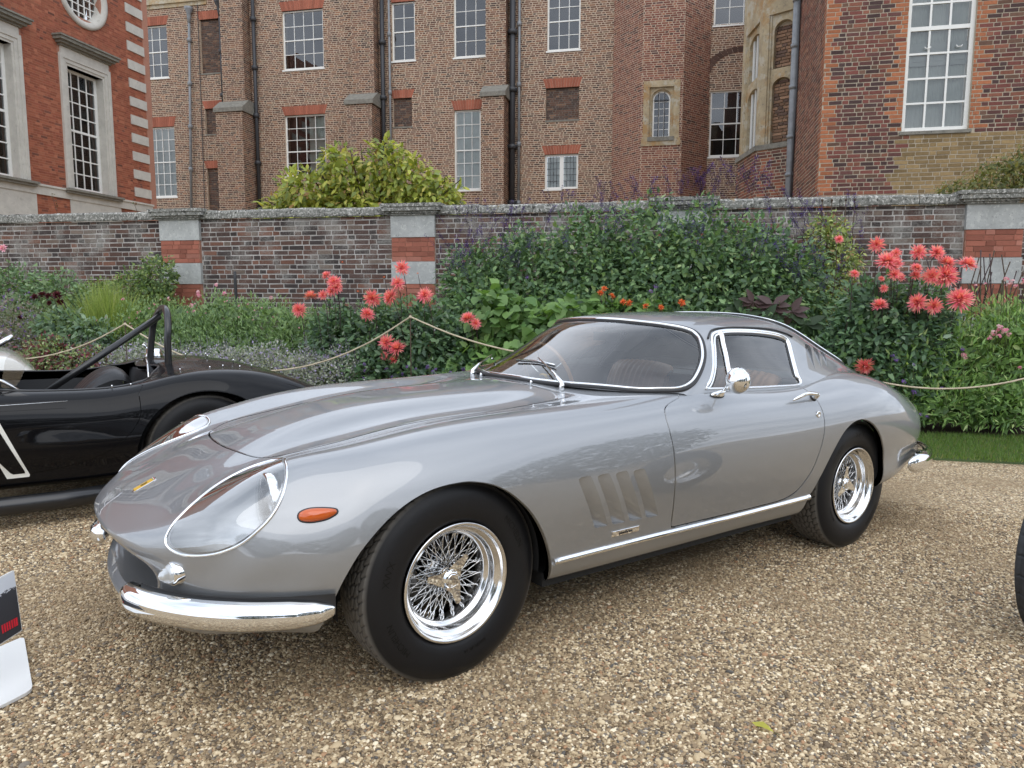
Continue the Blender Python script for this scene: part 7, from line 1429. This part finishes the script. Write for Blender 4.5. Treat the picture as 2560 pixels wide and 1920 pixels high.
# ---------------------------------------------------------------- black roadster
m_blackp = mat('gloss_black_paint', (.004, .004, .005), .25, 0, .08, coat=.4, coatr=.008); m_whitep = mat('cream_white_paint', (.72, .71, .66), .25, coat=1); m_satin = mat('satin_black_tube', (.016, .016, .017), .28, coat=.3); m_bleather = mat('black_leather', (.014, .014, .015), .38, bump=.12, nscale=90)
YC = 2.70
rd = thing('black_roadster', (-.6, YC, 0), 'black open roadster with roll bar and white outlined letter on its door', 'car')
RS = Surf([
 rw(-1.95, [(0, .78), (.2, .78), (.4, .77), (.55, .755), (.66, .74), (.75, .71), (.81, .66), (.84, .58), (.85, .48), (.84, .38), (.81, .28), (.74, .20), (.4, .18), (0, .18)]),
 rw(-1.4, [(0, .80), (.2, .79), (.4, .775), (.55, .755), (.66, .735), (.745, .70), (.80, .65), (.825, .58), (.835, .48), (.83, .38), (.81, .28), (.74, .20), (.4, .18), (0, .18)]),
 rw(-.95, [(0, .71), (.2, .71), (.4, .715), (.55, .72), (.66, .72), (.74, .695), (.79, .64), (.815, .57), (.82, .48), (.82, .38), (.80, .28), (.74, .20), (.4, .18), (0, .18)]),
 rw(-.6, [(0, .72), (.2, .72), (.4, .72), (.55, .722), (.66, .722), (.74, .70), (.79, .65), (.82, .58), (.83, .48), (.83, .38), (.81, .28), (.74, .20), (.4, .18), (0, .18)]),
 rw(-.35, [(0, .80), (.2, .80), (.38, .785), (.50, .77), (.61, .765), (.71, .765), (.78, .73), (.825, .66), (.85, .56), (.86, .45), (.85, .32), (.77, .22), (.4, .18), (0, .18)]),
 rw(-.05, [(0, .835), (.2, .832), (.38, .815), (.50, .80), (.61, .805), (.71, .805), (.79, .775), (.845, .71), (.88, .61), (.89, .48), (.87, .34), (.78, .24), (.4, .2), (0, .2)]),
 rw(.25, [(0, .80), (.2, .798), (.37, .785), (.49, .775), (.59, .78), (.69, .78), (.77, .75), (.83, .685), (.865, .60), (.88, .48), (.86, .36), (.76, .26), (.4, .22), (0, .22)]),
 rw(.6, [(0, .69), (.19, .688), (.35, .68), (.46, .675), (.56, .67), (.65, .66), (.72, .63), (.77, .58), (.80, .51), (.80, .43), (.78, .34), (.68, .28), (.35, .25), (0, .25)]),
 rw(.88, [(0, .56), (.17, .558), (.31, .55), (.42, .545), (.51, .535), (.58, .52), (.64, .495), (.68, .46), (.70, .42), (.69, .37), (.65, .32), (.55, .29), (.3, .27), (0, .27)]),
 rw(.98, [(0, .47), (.1, .47), (.2, .465), (.28, .46), (.35, .455), (.41, .45), (.46, .44), (.48, .42), (.49, .40), (.48, .37), (.45, .34), (.38, .32), (.2, .31), (0, .30)]),
], sym_end=True)
def rarc(cx, cz, r, a0, a1, n_): return [(cx+r*math.cos(a), cz+r*math.sin(a)) for a in np.linspace(a0, a1, n_)]
P = resample(np.array([(x, .85, z) for x, z in [(-.535, .22)]+rarc(-.13, .30, .395, math.pi*1.0, 0, 12)+[(.27, .22)]]), 60, False); uvr = RS.inv(P, (0, 2), (6.5, 12.2)); a_ = uvr[0].copy(); b_ = uvr[-1].copy(); a_[1] = b_[1] = 12.6; l_ra = np.r_[uvr, np.linspace(b_, a_, 10)]
P = resample(np.array([(-1.28, 0, 0), (-1.27, .35, 0), (-1.2, .58, 0), (-1.05, .665, 0), (-.7, .675, 0), (-.48, .66, 0), (-.40, .56, 0), (-.36, .45, 0), (-.30, .3, 0), (-.36, .16, 0), (-.38, 0, 0)]), 80, False); l_ck = RS.inv(P, (0, 1), (0, 7)); l_ck[0, 1] = l_ck[-1, 1] = 0
dpts = [(-.50, .70, .75), (-.495, .8, .70), (-.49, .83, .62), (-.495, .84, .56), (-.54, .84, .48), (-.64, .83, .385), (-.80, .82, .315), (-1.0, .82, .285), (-1.12, .82, .285), (-1.3, .83, .30), (-1.36, .83, .45), (-1.36, .80, .65), (-1.36, .70, .74), (-1.0, .69, .72)]
l_rdoor = RS.inv(resample(np.array(dpts), 110, True), lim=(3.5, 12))
PX = panels(RS, [('arch', l_ra, None, 0), ('cockpit', l_ck, None, 1), ('door', l_rdoor, offset_loop(l_rdoor, .004), 0)], .035, .3, vmax=12.5)
def shiftY(V): return V+np.array([0, YC, 0])
arx = np.zeros(len(l_ra), bool); arx[:60] = True
V, N, F = both(*cat_mesh([skin(RS, *PX['_rest']), flange(RS, l_ra, .03, orient(l_ra), arx), openflange(RS, l_ck, .025, orient(l_ck)), flange(RS, l_rdoor, .012, orient(l_rdoor))])); part('body', shiftY(V), F, m_blackp, rd, normals=N)
for s in (-1, 1): sk = cat_mesh([skin(RS, *PX['door']), flange(RS, offset_loop(l_rdoor, .004), .01, not orient(l_rdoor))]); V, N, F = sk if s == 1 else mirror(*sk); part('door', shiftY(V), F, m_blackp, rd, normals=N)
P_, N_, B__ = fullaxis(l_ck, RS); part('cockpit_beading', *tube(shiftY(P_), .007, 6, True), m_satin, rd)
mb = MB(); mb.box((-1.35, YC-.66, .22), (-.36, YC+.66, .26)); mb.box((-1.36, YC-.62, .25), (-1.34, YC+.62, .70)); mb.box((-.34, YC-.62, .25), (-.31, YC+.62, .745)); mb.box((-1.34, YC-.66, .25), (-.38, YC-.645, .66)); mb.box((-1.34, YC+.645, .25), (-.38, YC+.66, .66)); mb.build('cockpit_tub', m_blackint, rd)
mb = MB()
for s in (-1, 1): mb = MB(); V, F = lathe([(.37, .80), (.37, .48), (.05, .48)], 32, a0=-.1, a1=math.pi+.1); V[:, 0] -= .13; V[:, 2] += .30; V[:, 1] = V[:, 1]*s+YC; mb.add(V*[1, 1, 1], F); mb.build('wheel_well', m_under, rd, True)
for s in (-1, 1):
    wl_ = link('wheel', None, rd, (-.13+.6, s*.72, .325)); wl_.rotation_euler = (0, 0, 0 if s < 0 else math.pi); link('tyre', me_tyre, wl_); link('rim', me_rim, wl_)
mb = MB(); mb.tube([(-1.95, YC-.83, .135), (-.9, YC-.835, .13), (-.62, YC-.83, .14)], .05, 14); mb.build('side_pipe', m_satin, rd, True)
rb_ = link('roll_bar', None, rd); hoop = resample(np.array([(-.235, 2.42, .74), (-.235, 2.42, .95), (-.225, 2.44, 1.07), (-.215, 2.53, 1.155), (-.21, 2.66, 1.178), (-.215, 2.78, 1.155), (-.235, 2.88, 1.07), (-.25, 2.90, .95), (-.265, 2.90, .80)]), 50, False)
part('hoop', *tube(hoop, .0225, 16), m_satin, rb_); part('brace', *tube([(-.225, 2.72, 1.12), (-1.02, 2.52, .58)], .0215, 14), m_satin, rb_)
for p in (hoop[0], hoop[-1]): part('foot', *tube([p-[0, 0, .02], p+[0, 0, .015]], .045, 18), m_satin, rb_)
def rseat(yc, xo, zo=0):
    o = link('seat', None, rd); k = 41; V = []
    prof = [(-.66, .40), (-.61, .52), (-.54, .615), (-.46, .685), (-.385, .715), (-.32, .70), (-.27, .62), (-.26, .45)]
    P = resample(np.array([(x+xo, 0, z+zo) for x, z in prof]), 22, False); yy = np.linspace(-1, 1, k)
    for i in range(22):
        w_ = .24; dz = -.07*np.abs(yy)**3*np.clip((P[i, 2]-zo-.5)/.2, 0, 1); fl_ = -.010*np.abs(np.sin(yy*math.pi*3.5))*(np.abs(yy) < .75)*(i < 14); V.append(np.c_[P[i, 0]+fl_, yc+yy*w_, P[i, 2]+dz])
    part('backrest', np.array(V).reshape(-1, 3), [(i*k+j, (i+1)*k+j, (i+1)*k+j+1, i*k+j+1) for i in range(21) for j in range(k-1)], m_bleather, o)
    V = []; P = resample(np.array([(-1.05+xo, 0, .36), (-1.0+xo, 0, .42), (-.8+xo, 0, .41), (-.56+xo, 0, .38)]), 12, False)
    for i in range(12): V.append(np.c_[np.full(k, P[i, 0]), yc+yy*.24, P[i, 2]-.03*np.abs(yy)**3])
    part('cushion', np.array(V).reshape(-1, 3), [(i*k+j, (i+1)*k+j, (i+1)*k+j+1, i*k+j+1) for i in range(11) for j in range(k-1)], m_bleather, o)
rseat(YC-.30, 0); rseat(YC+.22, -.13, .055)
# headrest fairing lining, filler cap, tonneau studs
mb = MB(); A_ = np.linspace(0, math.pi, 20); c = np.array([-.33, 2.66, .70]); 
hr = resample(np.array([c+np.array([.03*math.cos(a), .27*math.cos(a), .145*math.sin(a)]) for a in A_]), 30, False); part('headrest_beading', *tube(hr, .006, 6), m_alu, rd)
V = np.r_[hr, hr+[.25, 0, -.015], [c+[0.01, 0, .0]]]; part('headrest', V, [(i, i+1, i+31, i+30) for i in range(29)], m_blackp, rd); part('headrest_pad', np.r_[hr, [c]], [(i, i+1, 30) for i in range(29)], m_bleather, rd)
fc = np.array([-.20, 3.12, .80]); part('filler_cap', *tube([fc, fc+[0, 0, .03], fc+[0, 0, .045], fc+[0, 0, .07], fc+[0, 0, .078]], [.06, .06, .052, .052, .035], 24), m_chrome, rd); part('cap_lever', *tube([fc+[-.04, 0, .08], fc+[-.075, -.01, .11]], .008, 8), m_chrome, rd)
for x, y, z in ((-.21, 2.2, .785), (-.05, 2.12, .80), (.02, 2.08, .81), (.05, 2.6, .84), (-.05, 2.8, .842), (.12, 2.95, .83), (.13, 2.10, .80), (.22, 2.15, .80), (-.52, 2.0, .725), (-.62, 1.98, .722), (.17, 2.4, .82)): part('stud', *tube([(x, y, z-.02), (x, y, z+.008), (x, y, z+.016)], [.002, .003, .005], 8), m_chrome, rd)
# windscreen corner, strut, perspex side wing
part('windscreen_frame', *tube(resample(np.array([(-1.55, 2.12, .70), (-1.32, 2.14, .85), (-1.12, 2.16, .985), (-1.08, 2.22, 1.01), (-1.09, 2.7, 1.03), (-1.12, 3.2, 1.01)]), 40, False), .016, 10), m_chrome, rd)
part('windscreen_strut', *tube([(-1.30, 2.05, .86), (-1.13, 2.05, .775), (-1.03, 2.05, .70)], .009, 8), m_alu, rd)
part('windscreen', [(-1.55, 2.12, .70), (-1.12, 2.16, .985), (-1.12, 3.2, 1.01), (-1.55, 3.25, .70)], [(0, 1, 2, 3)], m_glass, rd, False)
SW = [(-1.115, .885), (-1.105, .905), (-1.065, .945), (-1.0, .905), (-1.055, .77), (-1.08, .74), (-1.11, .73), (-1.14, .745)]
V = [(x, 2.08, z) for x, z in SW]+[(x, 2.085, z) for x, z in SW]; part('side_screen', V, [tuple(range(8)), tuple(range(15, 7, -1))]+[(i, (i+1) % 8, 8+(i+1) % 8, 8+i) for i in range(8)], m_lens, rd, False)
# door letter: white outline of a black A, with its white counter
m_wv = mat('white_vinyl', (.78, .77, .70), .4)
def decal(poly, off, matl, nm):
    uv = RS.inv([(x, .82, z) for x, z in poly], (0, 2), (6.5, 12)); 
    g_ = 10; pts = resample(np.array([(x, .82, z) for x, z in poly]), max(60, len(poly)*12), True, False); uv = RS.inv(pts, (0, 2), (6.5, 12)); a0_, a1_ = uv.min(0), uv.max(0); gx, gy = np.meshgrid(np.linspace(a0_[0], a1_[0], 24), np.linspace(a0_[1], a1_[1], 24), indexing='ij'); gg = np.c_[gx.ravel(), gy.ravel()]; gg = gg[inpoly(gg, uv)]; vo_, eo_, fo_, *_ = geometry.delaunay_2d_cdt([Vector((a[0], a[1]*HV)) for a in np.r_[uv, gg]], [(i, (i+1) % len(uv)) for i in range(len(uv))], [], 0, 1e-7); vq = np.array([tuple(v) for v in vo_]); fo_ = [f for f in fo_ if len(f) == 3 and inpoly(vq[list(f)].mean(0)[None], uv*[1, HV])[0]]
    q = np.array([tuple(v) for v in vo_])/[1, HV]; p, n_ = RS.ev(q[:, 0], q[:, 1]); part(nm, shiftY((p+n_*off)*[1, -1, 1]), [tuple(f)[::-1] for f in fo_], matl, rd, normals=n_*[1, -1, 1])
W_ = .235; x0 = -1.345
def apoly(e): # right half visible; full letter centred on x=-1.23, stem feet at z .29
    cx, zb, zt = -1.30, .292, .74; w_ = .245; th = .062
    return [(cx-w_-e, zb-e), (cx-w_+th+e, zb-e), (cx-w_*.62+.04, zb+.10), (cx+w_*.62-.04, zb+.10), (cx+w_-th-e, zb-e), (cx+w_+e, zb-e), (cx+.045+e, zt+e), (cx-.045-e, zt+e)]
decal(apoly(.022), .0015, m_wv, 'door_letter_outline'); decal(apoly(0), .003, m_blackp, 'door_letter'); decal([(-1.30-.095, .435), (-1.30+.095, .435), (-1.30, .66)], .0042, m_wv, 'door_letter_counter')
part('badge_stripe', *tube([( -1.9, YC-.842, .655), (-1.3, YC-.84, .665), (-.85, YC-.83, .672)], .0018, 4), m_alu, rd)

# ---------------------------------------------------------------- white car further back
wc = thing('white_car', (-2.0, 5.0, 0), 'white car whose curved rear wing shows behind the black roadster cockpit', 'car')
WS = Surf([rw(x, [(0, h), (.25, h), (.45, h-.01), (.6, h-.03), (.68, h-.08), (.73, h-.18), (.74, h-.30), (.73, .35), (.68, .22), (0, .2)]) for x, h in ((-4.2, .86), (-3.2, .88), (-2.2, .86), (-1.5, .83), (-1.2, .80))]+[
 rw(-1.0, [(0, .76), (.24, .76), (.43, .75), (.57, .73), (.65, .69), (.70, .6), (.71, .5), (.70, .38), (.65, .26), (0, .24)]), rw(-.86, [(0, .62), (.2, .62), (.38, .61), (.5, .6), (.58, .57), (.62, .52), (.63, .46), (.62, .4), (.56, .34), (0, .32)]), rw(-.82, [(0, .5), (.1, .5), (.2, .5), (.27, .49), (.32, .48), (.35, .47), (.36, .45), (.35, .43), (.3, .41), (0, .41)])], sym_end=True)
u = np.linspace(0, WS.U, 60); v = np.linspace(0, 9, 40); uu, vv = [a.ravel() for a in np.meshgrid(u, v, indexing='ij')]; p, n_ = WS.ev(uu, vv); F = np.array([(i*40+j, (i+1)*40+j, (i+1)*40+j+1, i*40+j+1) for i in range(59) for j in range(39)])
V, N, F2 = both(p, n_, np.array([(a, b, c) for a, b, c, d in F]+[(a, c, d) for a, b, c, d in F])); part('body', V+[0, 5.0, 0], F2, m_whitep, wc, normals=N)
for s in (-1, 1): wl_ = link('wheel', None, wc, (.75, s*.62, .32)); link('tyre', me_tyre, wl_)
part('bonnet_line', *tube(V[:0] if False else np.array([(-1.75, 4.62, .84), (-1.3, 4.5, .80), (-1.05, 4.42, .72)]), .003, 5), m_rubber, wc)

# ---------------------------------------------------------------- behind the viewpoint: hedge, trees and lawn edge that the bodywork mirrors
for i, (x, y, h, nm) in enumerate(((-16, -17, 7.0, 'dark clipped yew beyond the forecourt, leftmost behind the viewer'), (-9, -21, 6.0, 'round dark yew behind the viewer beside the leftmost one'), (-1, -23, 7.5, 'tall cone yew straight behind the viewer'), (7, -22, 6.5, 'broad yew behind the viewer to the right'), (15, -18, 7.5, 'tall yew behind the viewer, farthest right'))):
    t_ = thing('yew_tree', (x, y, 0), nm, 'tree'); rg = np.random.default_rng(200+i); n_ = 5200; d = unit(rg.normal(0, 1, (n_, 3))); P = d*np.array([4.2, 4.2, h*.56])*rg.uniform(.8, 1.05, (n_, 1))+[0, 0, h*.55]; P = P[P[:, 2] > .1]; n_ = len(P)
    V, F, C = leaves_at(P, unit(rg.normal(0, 1, (n_, 3))), unit(P-[0, 0, h*.5]), rg.uniform(.25, .5, n_), 'ovate', palcol([(.03, .05, .02, 2), (.045, .07, .028, 1)], n_, rg)); me = mkmesh('crown', V, F, m_leaf); colattr(me, C); tag(link('crown', me, t_), kind='stuff'); part('trunk', *tube([(x, y, 0), (x, y, h*.6)], .2, 8), m_bark, t_)

# the silver coupe stands on the slight fall of the gravel: tip it to the same slope
Tc = Matrix.Translation(Vector(cam_pos))@Matrix.Rotation(TILT, 4, 'Y')@Matrix.Translation(-Vector(cam_pos))
for o in (car, rd, wc): o.matrix_world = Tc@Matrix.Translation(o.location)
